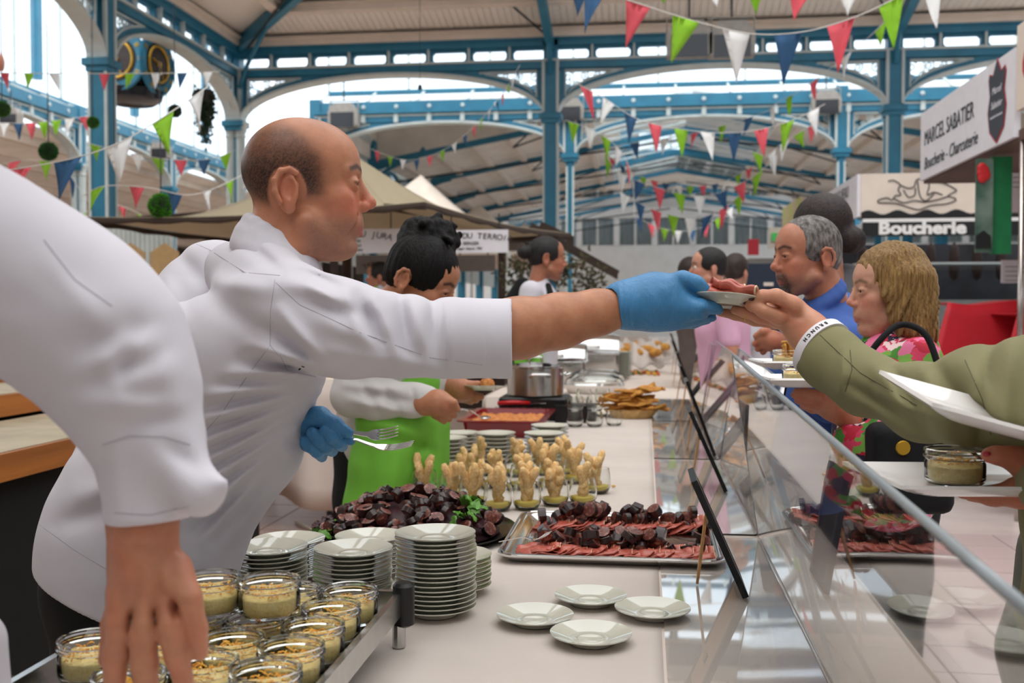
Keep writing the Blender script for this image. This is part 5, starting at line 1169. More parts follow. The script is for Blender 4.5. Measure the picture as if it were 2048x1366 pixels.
for k in range(n1):
    x = tx0+.06+(tx1-tx0-.13)*k/n1; ham_slice((x+.02, yA+rt.uniform(-.006, .006), ZT+.012+rt.uniform(0, .005)), .125, .085, -.16+rt.uniform(-.06, .06), rt.uniform(-.18, .1), 300+k, ORD[k] + ' ham slice from the fork end, front row of the tray' if k < 20 else ORD[25-k] + ' ham slice from the easel end, front row of the tray', 'ham slices, front row')
for k in range(24):
    x = tx0+.075+(tx1-tx0-.15)*k/24; ham_slice((x+.02, yB+rt.uniform(-.006, .006), ZT+.018+rt.uniform(0, .006)), .14, .09, -.22+rt.uniform(-.1, .1), rt.uniform(-.2, .25), 400+k, ORD[k] + ' ham slice from the fork end, back row of the tray' if k < 20 else ORD[23-k] + ' ham slice from the easel end, back row of the tray', 'ham slices, back row')
yC = Pz(1220, 1085, ZT+.03).y; yD = Pz(1240, 1036, ZT+.04).y
for k in range(46):
    x = tx0+.085+(tx1-tx0-.125)*rt.random()
    slice_at((x, yC+rt.uniform(-.03, .028), ZT+.019+.02*(k % 3)*.8), Euler((rt.gauss(0, .5)+(1.3 if k % 4 == 0 else 0), rt.gauss(0, .45), rt.uniform(0, 6))).to_matrix(), 'black pudding slice in the tray\'s middle row between the ham rows', 'black pudding, middle row', rt.uniform(1.0, 1.25))
for k in range(52):
    x = tx0+.07+(tx1-tx0-.10)*rt.random(); lv = k % 3
    slice_at((x, yD+rt.uniform(-.03, .03)*(1-.25*lv), ZT+.019+.022*lv), Euler((1.25+rt.gauss(0, .35), rt.gauss(0, .3), rt.gauss(-.9, .7))).to_matrix(), 'black pudding slice piled along the tray\'s far edge', 'black pudding, far row', rt.uniform(1.05, 1.35))
# forks
def fork(p0, p1, up, lab, parent=None, curve=.012, wid=.024):
    """handle end p0 to tine tips p1"""
    p0, p1 = V(p0), V(p1); d = (p1-p0); L = d.length; d.normalize(); s_ = d.cross(V(up)).normalized(); u_ = s_.cross(d)
    r_ = thing('fork', lab, 'fork', p0)
    def pos(t): return p0+d*(L*t)+u_*(curve*(-sin(pi*min(1, max(0, (t-.5)/.5)))))
    m = MB(); pr = [pos(i/14*.64) for i in range(15)]
    m.sheet(lambda u, v: pos(u*.66)+s_*((v-.5)*(.010-.005*sin(pi*min(1, u*1.05))+.0)), 16, 2, .0024); m.build('handle', steel_b, r_, smooth=50)
    m = MB(); m.sheet(lambda u, v: pos(.645+u*.13)+s_*((v-.5)*(.008+(wid-.008)*sin(pi/2*min(1, u*1.3)))), 8, 4, .002); m.build('neck', steel_b, r_, smooth=50)
    for k in range(4):
        off = (k-1.5)*wid/3.4; m = MB(); m.tube([pos(.76+.24*i/6)+s_*off for i in range(7)], [.0016]*5+[.0014, .0008], 6); m.build('tine', steel_b, r_, smooth=True)
    return r_
fork(Pz(1000, 1083, ZT+.03), P(1098, 1064, Pz(1098, 1064, ZT+.075).y), (0, 0, 1), 'serving fork resting on the tray between the pudding slices')

# ------------------------------------------------------------------ tumblers of breaded sticks
crumb = mat('golden_breadcrumb', (222, 170, 96), .7, col2=(250, 220, 164), scale=150, bump=.5, bscale=420, ramp=(.3, .7))
sauce_m = mat('yellow_mustard_cream', (222, 196, 62), .4, var=.08)
def tumbler_mesh(r, h, th=.0022):
    m = MB(); m.lathe([(0, 0), (r*.62, 0), (r*.8, .004), (r*.97, h*.25), (r*1.0, h*.45), (r*.93, h*.8), (r*.86, h), (r*.86-th, h), (r*.93-th, h*.8), (r-th, h*.45), (r*.97-th, h*.25), (r*.72, .008), (0, .007)], 28, cap=False); return m.mesh('tumbler_glass', glass_m, smooth=60)
TG = tumbler_mesh(.046, .085); SM = MB().lathe([(0, .0075), (.03, .0085), (.0385, .016), (.041, .024), (.03, .027), (0, .027)], 20, cap=False).mesh('yellow_sauce', sauce_m, smooth=True)
def stick_mesh(seed):
    rr = random.Random(seed); L = rr.uniform(.10, .135); bend = rr.uniform(-.014, .014); n = 9; m = MB()
    m.tube([(bend*sin(pi*i/n), bend*.5*sin(2*i), L*i/n) for i in range(n+1)], [.008]+[.0132*(1+rr.uniform(-.07, .1)) for _ in range(n-1)]+[.008], 9)
    me = m.mesh('breaded_stick', crumb, smooth=True); return me
STM = [stick_mesh(i) for i in range(6)]
fr = [(848, 990), (905, 1000), (945, 1010), (997, 1020), (1052, 1018), (1110, 1010), (1165, 1008), (1195, 985), (880, 968), (935, 975), (990, 975), (1045, 978), (1100, 972), (1150, 965), (960, 950), (1035, 952), (1080, 950), (1130, 950)]
tp = [[list(Pz(px, py, ZT).xy), i] for i, (px, py) in enumerate(fr)]
for it in range(150):
    for i in range(len(tp)):
        for j in range(i+1, len(tp)):
            a, b = tp[i][0], tp[j][0]; dx, dy = b[0]-a[0], b[1]-a[1]; d = sqrt(dx*dx+dy*dy)+1e-9
            if d < .094: q = (.094-d)/2/d; a[0] -= dx*q; a[1] -= dy*q; b[0] += dx*q; b[1] += dy*q
ordn = ['first', 'second', 'third', 'fourth', 'fifth', 'sixth', 'seventh', 'eighth', 'ninth']
for (p, i) in tp:
    row = 0 if i < 8 else (1 if i < 14 else 2); pos_ = i-(0, 8, 14)[row]
    lab = ordn[pos_]+' from the green apron in the '+('front', 'middle', 'rear')[row]+' row of chicken tumblers'
    r_ = thing('tumbler', 'glass '+lab, 'glass', (p[0], p[1], ZT), 'tumblers of breaded sticks')
    for nm, me in (('tumbler_glass', TG), ('yellow_sauce', SM)):
        o = bpy.data.objects.new(nm, me); COL.objects.link(o); o.parent = r_
    a0 = rt.uniform(0, 6.28)
    for k in range(4):
        a = a0+k*1.57+rt.uniform(-.3, .3); tl = rt.uniform(.2, .42)
        o = bpy.data.objects.new('breaded_stick', STM[rt.randrange(6)]); COL.objects.link(o)
        o.matrix_basis = Matrix.Translation((p[0]-.008*cos(a), p[1]-.008*sin(a), ZT+.02)) @ (V((0, 0, 1)).rotation_difference(V((sin(tl)*cos(a), sin(tl)*sin(a), cos(tl))))).to_matrix().to_4x4() @ Matrix.Rotation(rt.uniform(0, 6), 4, 'Z')
        tag(o, 'breaded stick, glass '+lab.replace(' from the green apron in the ', ' of ').replace(' of chicken tumblers', ' from the apron'), 'food stick', 'breaded sticks in glass %d' % (i+1))
# crumbs of garnish on the cloth
for px, py, rgb, lb in ((1227, 972, (214, 160, 70), 'yellow crumb on the cloth beside the tumblers'), (1134, 915, (236, 120, 40), 'orange crumb beside the right saucer stack'), (1118, 899, (240, 110, 40), 'orange crumb behind the right saucer stack')):
    o = MB().ell(Pz(px, py, ZT+.004), (.008, .006, .004), nu=10, nv=6).build('crumb', mat('crumb_%d' % px, rgb, .6), None, True); tag(o, lb, 'crumb')
# ------------------------------------------------------------------ acrylic guards (bent foot + upright panel)
acr_edge = mat('acrylic_edge', (176, 186, 192), .25, var=.05, trans=.35)
def guard(y0, y1, top_a, top_b, lab, xf=.04, xb=.315, th=.0055):
    r_ = thing('sneeze_guard', lab, 'sneeze guard', (xb, (y0+y1)/2, ZT))
    m = MB(); m.box((xf, y0, ZT+.001), (xb-.008, y1, ZT+.006)); m.build('foot', acryl, r_)
    A0, A1 = V((xb, y0, ZT+.010)), V((xb, y1, ZT+.010)); B0, B1 = V(top_a), V(top_b)
    def fn(u, v):
        p = A0.lerp(A1, u).lerp(B0.lerp(B1, u), v); rc = .05
        return p
    n = 12
    m = MB(); m.sheet(fn, n, 6, th); m.build('panel', acryl, r_, smooth=40)
    m = MB(); m.tube([fn(i/12, 1) for i in range(13)]+[fn(1, 1-i/6) for i in range(1, 7)], th*.62, 6); m.build('polished_edge', acr_edge, r_, smooth=True)
    m = MB(); m.sheet(lambda u, v: V((xb-.009+.009*sin(v*pi/2), y0+u*(y1-y0), ZT+.0035+.009*(1-cos(v*pi/2)))), 2, 6, .005); m.build('bend', acryl, r_, smooth=40)
    return r_
guard(.78, 2.88, P(2080, 1240, .86), P(1468, 712, 2.88), 'long acrylic guard panel nearest the camera, reflecting the ham tray', th=.010)
guard(2.93, 4.35, P(1573, 768, 2.93), P(1478, 697, 4.35), 'acrylic guard panel with its upper corner against the green sleeve')
guard(4.40, 5.85, P(1476, 715, 4.4), P(1432, 682, 5.85), 'acrylic guard panel beside the bread heap')
guard(5.90, 7.35, P(1425, 690, 5.9), P(1398, 668, 7.35), 'farthest acrylic guard panel below the blue glove')
# ------------------------------------------------------------------ easel-backed menu boards
board_back = mat('board_back_wood', (200, 158, 112), .6, var=.1, scale=8)
def easel(px, py, h, w_, lab, x=None, lean=.42, Y=None, leg=.13):
    b = Pz(px, py, ZT+.008); r_ = thing('menu_board', lab, 'menu board', b)
    th = .014; c, s_ = cos(lean), sin(lean); up = V((-s_, 0, c)); nr = V((-c, 0, -s_))   # leans away from the guests, its back to the cooks
    M = Matrix((V((0, 1, 0)), up, nr)).transposed().to_4x4(); M.translation = b
    f = .018; m = MB(); m.box((0, 0, -th/2), (w_, f, th/2), M); m.box((0, h-f, -th/2), (w_, h, th/2), M); m.box((0, f, -th/2), (f, h-f, th/2), M); m.box((w_-f, f, -th/2), (w_, h-f, th/2), M); m.build('frame', black_l, r_)
    m = MB(); m.box((f*.8, f*.8, th*.1), (w_-f*.8, h-f*.8, th*.38), M); m.build('back_panel', board_back, r_)
    m = MB(); m.box((f*.8, f*.8, -th*.4), (w_-f*.8, h-f*.8, th*.08), M); m.build('slate', black_p, r_)
    top = M @ V((w_/2, h*.66, th*.5)); ft = V((b.x-s_*h*.35-leg, b.y+w_/2+.01, ZT+.0075)); d = top-ft
    m = MB(); L = d.length; q = [(-.011, .02), (0, 0), (.011, .03), (.012, L*.8), (.006, L), (-.006, L), (-.012, L*.8)]
    B = basis(d, V((0, 1, 0))); Mx = Matrix((B.col[1], d.normalized(), B.col[0])).transposed().to_4x4(); Mx.translation = ft
    m.prism(q, -.003, .003, Mx); m.build('prop_leg', wood_l, r_)
    m = MB(); m.box((w_/2-.012, h*.62, th*.36), (w_/2+.012, h*.69, th*.62), M); m.build('hinge', black_p, r_)
easel(1492, 1196, .275, .19, 'black-framed menu board nearest the camera, seen edge-on beside the ham tray', leg=.06)
easel(1452, 984, .30, .20, 'black-framed menu board second from the ham tray', leg=.07)
easel(1430, 912, .34, .26, 'black-framed menu board third from the ham tray', lean=.36, leg=.07)
easel(1405, 850, .34, .24, 'menu board with pale wooden back beside the bread heap', lean=.36, leg=.07)
easel(1392, 808, .36, .26, 'menu board with pale wooden back behind the bread heap', lean=.36, leg=.08)
easel(1380, 775, .40, .30, 'menu board with pale wooden back below the blue glove', lean=.36, leg=.08)
easel(1372, 748, .42, .30, 'farthest menu board below the blue glove', lean=.36, leg=.08)
# ------------------------------------------------------------------ red gratin dish and tools
red_e = mat('dark_red_enamel', (128, 18, 26), .15, var=.05, coat=.5)
gratin = mat('browned_gratin', (176, 92, 38), .5, col2=(216, 146, 78), scale=45, bump=.8, bscale=60)
dx0, dx1, dy0, dy1 = -.93, -.485, 5.02, 5.72
dish = thing('gratin_dish', 'large dark red enamel dish of browned gratin', 'dish', ((dx0+dx1)/2, (dy0+dy1)/2, ZT))
pan(dx0, dy0, dx1, dy1, [(.045, ZT), (.03, ZT+.07), (.0, ZT+.078), (0, ZT+.084), (.034, ZT+.084), (.05, ZT+.02)], .05, red_e, 'dish_body', dish)
m = MB(); m.sheet(lambda u, v: V((dx0+.042+u*(dx1-dx0-.084), dy0+.042+v*(dy1-dy0-.084), ZT+.055+.008*sin(u*17+v*5)*sin(v*19)+.006*sin(u*41)*sin(v*37))), 30, 40, .004); m.build('gratin', gratin, dish, smooth=True)
# small clear tumblers
TG2 = tumbler_mesh(.046, .082, .003)
tum = [(1150, 853, 0), (1189, 853, 0), (1228, 851, 0), (1168, 833, 0), (1205, 832, 0), (1132, 835, 0), (1140, 818, 0), (1040, 806, .02), (1068, 806, .02), (1098, 806, .02), (1150, 815, 1), (1185, 812, 1), (1168, 790, 1), (1200, 788, 1)]
for i, (px, py, lv) in enumerate(tum):
    z = ZT+(.0825 if lv == 1 else lv)
    if lv == 1: b = Pz(*[(1150, 853), (1189, 853), (1168, 833), (1205, 832)][i-10], ZT)
    elif lv: b = V((-.80+.1*(i-7), 5.79, ZT))
    else: b = Pz(px, py, ZT)
    o = bpy.data.objects.new('tumbler', TG2); COL.objects.link(o); o.location = (b.x, b.y, z if lv == 1 else ZT)
    tag(o, 'small clear tumbler, %s of the %s beside the red dish' % (ordn[i] if i < 9 else ordn[i-10] if i >= 10 else 'last', 'upper tier' if lv == 1 else 'lower tier'), 'glass', 'small empty tumblers')
# bread heap in a paper-lined basket
crust = mat('toasted_flatbread', (206, 150, 66), .7, col2=(160, 92, 40), scale=30, bump=.5, bscale=60, ramp=(.45, .75))
bc = Pz(1262, 835, ZT)
bk = thing('bread_basket', 'low paper basket under the heap of toasted flatbread', 'basket', bc)
m = MB(); m.lathe([(0, .004), (.11, .004), (.15, .05), (.155, .05), (.115, 0), (0, 0)], 20, Matrix.Translation(bc) @ Matrix.Diagonal((1.05, .7, 1, 1))); m.build('basket_shell', mat('kraft_paper', (196, 160, 104), .8, var=.15, scale=20), bk)
for k in range(22):
    rr = random.Random(900+k); c_ = bc+V((rr.uniform(-.07, .09), rr.uniform(-.05, .05), .045+.008*k*.75)); yaw = rr.gauss(0, .35); L = rr.uniform(.20, .28); wd = rr.uniform(.035, .055); ph = rr.uniform(0, 6); R = Euler((rr.gauss(0, .25), rr.gauss(-.06, .12), yaw)).to_matrix()
    b = MB(); b.sheet(lambda u, v: c_+R @ V(((u-.5)*L, (v-.5)*wd*(1-.3*(2*u-1)**4), .008*sin(u*8+ph)+.006*sin(v*6+u*5))), 14, 4, .009); o = b.build('flatbread', crust, None, smooth=50)
    tag(o, 'strip of toasted flatbread heaped by the acrylic guard', 'bread', 'flatbread strips in the heap')
# cooking pot on a burner, red-handled slicer, dark slate
pc = P(1071, 781, 6.02); pc.z = ZT
bn = thing('table_burner', 'low black burner box under the steel pot', 'burner', (pc.x, pc.y, ZT))
pan(pc.x-.2, pc.y-.16, pc.x+.2, pc.y+.16, [(.01, ZT), (0, ZT+.01), (0, ZT+.12), (.01, ZT+.13)], .03, black_p, 'body', bn)
m = MB(); m.lathe([(0, 0), (.014, 0), (.012, .02), (0, .02)], 12, Matrix.Translation((pc.x, pc.y-.16, ZT+.06)) @ Matrix.Rotation(pi/2, 4, 'X')); m.build('knob', steel, bn)
pot = thing('cooking_pot', 'round steel cooking pot with side handles behind the red dish', 'pot', (pc.x, pc.y, ZT+.13)); z0 = ZT+.13; R_ = .165
Mt = Matrix.Translation((pc.x, pc.y, z0))
m = MB(); m.lathe([(0, 0), (R_*.93, 0), (R_, .01), (R_, .165), (R_*1.04, .172), (R_*.97, .172), (R_*.97, .01), (0, .008)], 40, Mt); m.build('body', steel, pot, smooth=40)
m = MB(); m.lathe([(R_*1.02, .172), (R_*1.02, .178), (R_*.5, .192), (0, .197)], 40, Mt); m.build('lid', steel_b, pot, smooth=40)
m = MB(); m.tube(spline([pc+V((-.035, 0, .19+.13)), pc+V((-.03, 0, .225+.13)), pc+V((.03, 0, .225+.13)), pc+V((.035, 0, .19+.13))], 6), .007, 8); m.build('lid_handle', steel_b, pot, smooth=True)
for sa in (-pi/2+.25, .2, pi):
    d_ = V((cos(sa), sin(sa), 0)); t_ = V((-sin(sa), cos(sa), 0)); c_ = pc+V((0, 0, .13+.12))+d_*R_
    m = MB(); m.tube(spline([c_-t_*.055, c_-t_*.05+d_*.035+V((0, 0, .012)), c_+t_*.05+d_*.035+V((0, 0, .012)), c_+t_*.055], 6), .008, 8); m.build('side_handle', steel_b, pot, smooth=True)
kn = thing('slicer', 'red-handled steel slicer lying behind the red dish', 'utensil', P(1030, 790, 5.8))
a, b, c_ = P(995, 792, 5.82), P(1060, 789, 5.86), P(1135, 784, 5.92)
for q in (a, b, c_): q.z = ZT+.10
m = MB(); m.tube([a, a.lerp(b, .5)+V((0, 0, .004)), b], [.012, .014, .011], 10); m.build('handle', mat('red_plastic', (190, 24, 30), .3), kn, smooth=True)
m = MB(); m.sheet(lambda u, v: b.lerp(c_, u)+V((0, (v-.5)*.06*(1-.3*u), .0)), 6, 2, .003); m.build('blade', steel_b, kn)
sl_ = MB(); sl_.box((-.50, 5.78, ZT), (-.62+.35, 5.98, ZT+.095)); o = sl_.build('slate_riser', black_p, None); tag(o, 'black riser block under the red-handled slicer', 'riser')
# ------------------------------------------------------------------ far table: warming dishes, lids, plates, bread
def chafer(px, py, Y, W_, D_, H_, lab):
    c = P(px, py, Y); c.z = ZT; r_ = thing('chafing_dish', lab, 'chafing dish', c)
    pan(c.x-W_/2, c.y-D_/2, c.x+W_/2, c.y+D_/2, [(.02, ZT+.0), (.0, ZT+.03), (.0, ZT+H_*.55), (-.015, ZT+H_*.58), (0, ZT+H_*.6)], .04, steel, 'water_pan', r_)
    m = MB(); m.sheet(lambda u, v: V((c.x-W_/2+u*W_, c.y-D_/2*cos(v*pi), ZT+H_*.6+H_*.4*sin(v*pi)*(1-.08*(2*u-1)**6))), 10, 14, .004); m.build('roll_lid', steel_b, r_, smooth=40)
    m = MB(); m.tube(spline([c+V((-W_*.2, -D_*.45, H_*.72)), c+V((-W_*.18, -D_*.55, H_*.74)), c+V((W_*.18, -D_*.55, H_*.74)), c+V((W_*.2, -D_*.45, H_*.72))], 6), .009, 8); m.build('handle', steel_b, r_, smooth=True)
chafer(1098, 740, 8.6, .62, .42, .36, 'steel chafing dish nearest the waiter')
chafer(1172, 720, 9.4, .60, .42, .42, 'steel chafing dish beyond the pot with raised handle')
for i, (px, py, Y) in enumerate(((1188, 790, 7.9), (1195, 770, 8.4))):
    c = P(px, py, Y); c.z = ZT; r_ = thing('domed_glass_dish', ['oval glass-lidded steel dish beside the tumblers', 'second oval glass-lidded steel dish behind the first'][i], 'dish', c)
    m = MB(); m.lathe([(0, 0), (.19, 0), (.23, .06), (.24, .062), (.2, .004), (0, .004)], 28, Matrix.Translation(c) @ Matrix.Diagonal((1, .6, 1, 1))); m.build('base', steel_b, r_, smooth=40)
    m = MB(); m.lathe([(.23, .064), (.21, .11), (.14, .145), (0, .155), (0, .151), (.135, .141), (.206, .108), (.225, .064)], 28, Matrix.Translation(c) @ Matrix.Diagonal((1, .6, 1, 1)), cap=False); m.build('glass_lid', glass_m, r_, smooth=40)
c = P(1242, 735, 9.6); c.z = ZT
for k in range(14):
    o = bpy.data.objects.new('saucer', saucer); COL.objects.link(o); o.matrix_basis = Matrix.Translation(c+V((0, 0, k*.017))) @ Matrix.Scale(1.25, 4); tag(o, ('topmost ' if k == 13 else '')+'white plate of the tall stack on the far table', 'plate', 'plates on the far table')
# bread under white cloths, garnish strip
for i, (px, Y, W_, lb) in enumerate(((1275, 10.6, .5, 'white cloth folded round a bread basket on the far table'), (1292, 12.2, .6, 'second white cloth round bread at the far table\'s end'))):
    c = P(px, 735, Y); c.z = ZT; m = MB()
    m.sheet(lambda u, v: c+V(((u-.5)*W_*(1.1-.2*v), .25*cos(u*6.28)*.5+(v-.5)*.2, .06+.22*v+.03*sin(u*19+i))), 24, 6, .004); o = m.build('bread_cloth', linen2, None, smooth=True); tag(o, lb, 'cloth')
    for k in range(5):
        m = MB(); q = c+V(((k-2)*W_*.18, -.02+.05*(k % 2), .2+.03*(k % 2))); m.ell(q, (.09, .05, .045), Euler((0, 0, k)).to_matrix(), 14, 8); o = m.build('bread_roll', crust, None, True); tag(o, 'bread roll in the %s cloth-lined basket of the far table' % ('first', 'second')[i], 'bread', 'rolls in far basket %d' % (i+1))
gc = [(206, 92, 40), (96, 130, 54), (214, 170, 60), (150, 50, 40), (70, 100, 40)]
for k in range(46):
    p = P(1208+k*2.4, 742+rt.uniform(-3, 3), 10.2+rt.uniform(-.2, .2)); p.z = ZT+.012+rt.uniform(0, .012)
    o = MB().ell(p, (.025, .02, .016), Euler((rt.random(), rt.random(), rt.random())).to_matrix(), 8, 5).build('vegetable_piece', mat('veg_%d' % (k % 5), gc[k % 5], .5), None, True)
    tag(o, ['orange carrot', 'green herb', 'yellow pepper', 'red tomato', 'dark green leaf'][k % 5]+' piece strewn along the far table', 'vegetable', 'vegetable garnish on the far table')
# ================================================================== people
CR = RM @ V((1, 0, 0)); CF = V((FWD.x, FWD.y, 0)).normalized(); CR = V((CR.x, CR.y, 0)).normalized()
lin = lambda *c: np.array(C(*c)[:3])
skin_m = mat('skin', (255, 255, 255), .38, var=.11, scale=60, bump=.10, bscale=420, attr='Col', sss=.12, spec=.4)
hair_black = mat('black_hair', (12, 10, 10), .6, spec=.25, var=.4, scale=30, stretch=(1, 1, .2), bump=.6, bscale=160)
white_j = mat('white_jacket_cotton', (209, 207, 215), .8, var=.02, scale=6, bump=.05, bscale=900)
seam_m = mat('grey_seam_thread', (176, 174, 182), .8, var=0)  # seam lines, a greyer tone than the jacket cotton
glove_m = mat('blue_nitrile', (66, 132, 182), .45, var=.07, scale=30, bump=.25, bscale=140, stretch=(1, 1, .35))
black_t = mat('black_trouser_cloth', (15, 16, 20), .85, var=.15)
def U(px, py, y, r): p = P(px, py, y); return (np.array(p), r*mpp(p))
def UC(lst): return [U(*q) for q in lst]
class Frame:
    """head frame: x forward (face), y to the person's left, z up; unit u metres; origin between the ears"""
    def __init__(s, px, py, Y, yaw, pitch, upx, roll=0):
        f = CR*cos(radians(yaw))+CF*sin(radians(yaw)); z = V((0, 0, 1)); l = z.cross(f)
        R = Matrix((f, l, z)).transposed() @ Matrix.Rotation(radians(-pitch), 3, 'Y') @ Matrix.Rotation(radians(roll), 3, 'X')
        s.R = np.array(R); s.O = np.array(P(px, py, Y)); s.u = upx*mpp(s.O)
    def p(s, q): return s.O+s.u*(s.R @ np.array(q, float))
    def inv(s, X): return ((X-s.O) @ s.R)/s.u
    def cap(s, S, a, b, ra, rb=None, k=10, op='+'): S.cap(s.p(a), s.p(b), ra*s.u, (ra if rb is None else rb)*s.u, k*s.u, op)
    def ell(s, S, c, r, k=10, op='+', rot=None): S.ell(s.p(c), np.array(r, float)*s.u, s.R if rot is None else s.R @ np.array(rot), k*s.u, op)
    def box(s, S, c, h, k=6, op='+', r=2, rot=None): S.box(s.p(c), np.array(h, float)*s.u, s.R if rot is None else s.R @ np.array(rot), r*s.u, k*s.u, op)
def rY(a): return np.array(Matrix.Rotation(radians(a), 3, 'Y'))
def rZ(a): return np.array(Matrix.Rotation(radians(a), 3, 'Z'))
def head_sdf(F, neck=None, nose=1.0, jaw=1.0, ears=True, detail=True, female=False):
    S = Sdf()
    F.ell(S, (16, 0, 52), (113, 86, 101), 10); F.ell(S, (58, 0, 62), (80, 75, 74), 25)
    F.ell(S, (72, 0, -22), (66, 63, 82), 26)
    F.cap(S, (30, -58*jaw, -62), (98, -20*jaw, -108), 24, 22, 26); F.cap(S, (30, 58*jaw, -62), (98, 20*jaw, -108), 24, 22, 26)
    F.ell(S, (104, 0, -108), (26, 25, 22), 18); F.ell(S, (55, 0, -85), (55, 48, 36), 22)
    for s in (-1, 1):
        F.ell(S, (94, s*46, -14), (30, 22, 22), 18); F.cap(S, (128, s*10, 43), (112, s*54, 40), 11 if not female else 8, 8, 14)
        F.ell(S, (100, s*38, -50), (28, 20, 34), 20)
    F.ell(S, (118, 0, -62), (26, 34, 32), 16)
    for s in (-1, 1): F.ell(S, (143, s*34, 17), (21, 21, 13), 10, '-')
    F.cap(S, (136, 0, 24), (152, 0, -14), 8, 12*nose, 9); F.ell(S, (157*1.0, 0, -19), (13*nose, 13*nose, 12*nose), 7)
    if detail:
        for s in (-1, 1):
            F.ell(S, (144, s*13*nose, -27), (13, 8, 10), 6); F.ell(S, (152, s*7, -36), (5, 4, 5), 3, '-')
            F.ell(S, (116, s*33, 16), (21.5, 21.5, 21), 3); F.ell(S, (139, s*35, 15), (15, 16, 5.5), 1.5, '-')
            F.cap(S, (134, s*20, 22), (130, s*48, 19), 3.6, 3, 4)       # upper lid
            F.cap(S, (132, s*22, 10), (128, s*46, 10), 3.0, 2.5, 5)
            F.cap(S, (135, 0, -67), (121, s*23, -73), 7, 3.5, 5); F.cap(S, (134, 0, -82), (120, s*20, -79), 7.5, 4, 5)
            F.cap(S, (144, 0, -74.5), (124, s*25, -75), 1.6, 1.2, 4, '-')
        F.ell(S, (134, 0, -94), (7, 18, 5), 6, '-')
    if ears:
        for s in (-1, 1):
            F.ell(S, (-4, s*86, -4), (24, 9, 36), 8, rot=rZ(s*22)); F.ell(S, (0, s*84, -36), (12, 8, 13), 8)
            if detail:
                loop = [(16, 30), (4, 38), (-14, 34), (-25, 16), (-25, -6), (-16, -26)]
                for (a, b), (c, d) in zip(loop[:-1], loop[1:]): F.cap(S, (a, s*(93-a*.25), b), (c, s*(93-c*.25), d), 5.5, 5.5, 4)
                F.ell(S, (0, s*97, 0), (14, 9, 22), 4, '-'); F.cap(S, (14, s*86, 8), (12, s*88, -14), 6, 6, 4)
    for q in (neck or [((-18, 0, -50), 60), ((-40, 0, -190), 64)])[:-1]:
        pass
    nk = neck or [((-18, 0, -50), 60), ((-40, 0, -190), 64)]
    for (a, ra), (b, rb) in zip(nk[:-1], nk[1:]): F.cap(S, a, b, ra, rb, 30)
    return S
def gs(q, c, r): return np.exp(-(((q-np.array(c))/np.array(r))**2).sum(1))
def head_color(F, base=(200, 146, 118), stub=0.0, hair=None, brow=(48, 34, 28), beard=0, lip=(178, 92, 84), blush=.5, seed=1):
    def f(X):
        q = F.inv(X); qa = q.copy(); qa[:, 1] = np.abs(qa[:, 1]); c = np.tile(lin(*base), (len(X), 1)); rs = np.random.RandomState(seed)
        def mix(w_, col): c[:] = c*(1-w_[:, None])+lin(*col)*w_[:, None]
        mix(np.clip(blush*(gs(qa, (112, 45, -25), (40, 28, 32))+gs(qa, (156, 0, -20), (18, 22, 18))+.5*gs(qa, (0, 92, 0), (30, 14, 42))), 0, 1), (206, 104, 84))
        mix(.35*np.clip(gs(qa, (20, 0, -140), (120, 90, 60)), 0, 1), (176, 104, 80))
        if stub:
            w_ = np.clip((-38-q[:, 2])/30, 0, 1)*np.clip((q[:, 0]-15)/30, 0, 1)*np.clip((q[:, 2]+150)/30, 0, 1); mix(np.clip(w_*stub*(.75+.5*rs.rand(len(X))), 0, 1), (112, 92, 84))
        if beard:
            w_ = np.clip(gs(qa, (128, 0, -108), (40, 34, 24))*1.6+gs(qa, (134, 26, -80), (22, 12, 34))*1.5+gs(qa, (136, 0, -56), (16, 30, 9))*1.8, 0, 1)+.35*np.clip((-55-q[:, 2])/30, 0, 1)*np.clip((q[:, 0])/30, 0, 1)
            mix(np.clip(w_*beard*(.7+.5*rs.rand(len(X))), 0, 1), (58, 50, 48))
        mix(np.clip(1.5*gs(qa, (132, 0, -75), (16, 25, 11))-.12, 0, .85), lip)
        dk = np.zeros(len(X))
        for a, b in (((140, 11, 45), (134, 34, 52)), ((134, 34, 52), (118, 56, 44))):
            a, b = np.array(a), np.array(b); t = np.clip(((qa-a) @ (b-a))/((b-a) @ (b-a)), 0, 1); dk = np.maximum(dk, np.exp(-(np.linalg.norm((qa-a-t[:, None]*(b-a))*np.array([.5, 1, 1]), axis=1)/5.5)**2))
        mix(np.clip(dk*1.1, 0, .9), brow)
        a, b = np.array((136, 20, 22.)), np.array((129, 50, 18.)); t = np.clip(((qa-a) @ (b-a))/((b-a) @ (b-a)), 0, 1); mix(.8*np.exp(-(np.linalg.norm((qa-a-t[:, None]*(b-a))*np.array([.6, 1, 1]), axis=1)/3.0)**2), brow)
        if hair is not None:
            w_, hc = hair(q, qa); w_ = np.clip(w_*(.85+.3*rs.rand(len(X))), 0, 1); mix(w_, hc)
        return c
    return f
def hand_color(base=(200, 146, 118), knuckle=(206, 118, 92)):
    def f(X):
        c = np.tile(lin(*base), (len(X), 1)); s = np.sin(X @ np.array([71., 53, 37]))*np.sin(X @ np.array([23., -61, 47])); w_ = .25+.25*s; return c*(1-w_[:, None])+lin(*knuckle)*w_[:, None]
    return f
def join(name, m, parts, parent):
    vs, qs, cs, o = [], [], [], 0
    for S, h, col in parts:
        v, q = S.verts(h); vs.append(v); qs.append(q+o); cs.append(col(v)); o += len(v)
    me = raw_mesh(name, np.concatenate(vs), np.concatenate(qs), m); c = np.concatenate(cs)
    if len(me.vertices) == len(c): paint(me, c)
    return obj(name, me, parent)
eye_w = mat('eye_white', (226, 220, 214), .15, var=.02); eye_i = mat('dark_iris', (44, 28, 20), .1, var=.1)
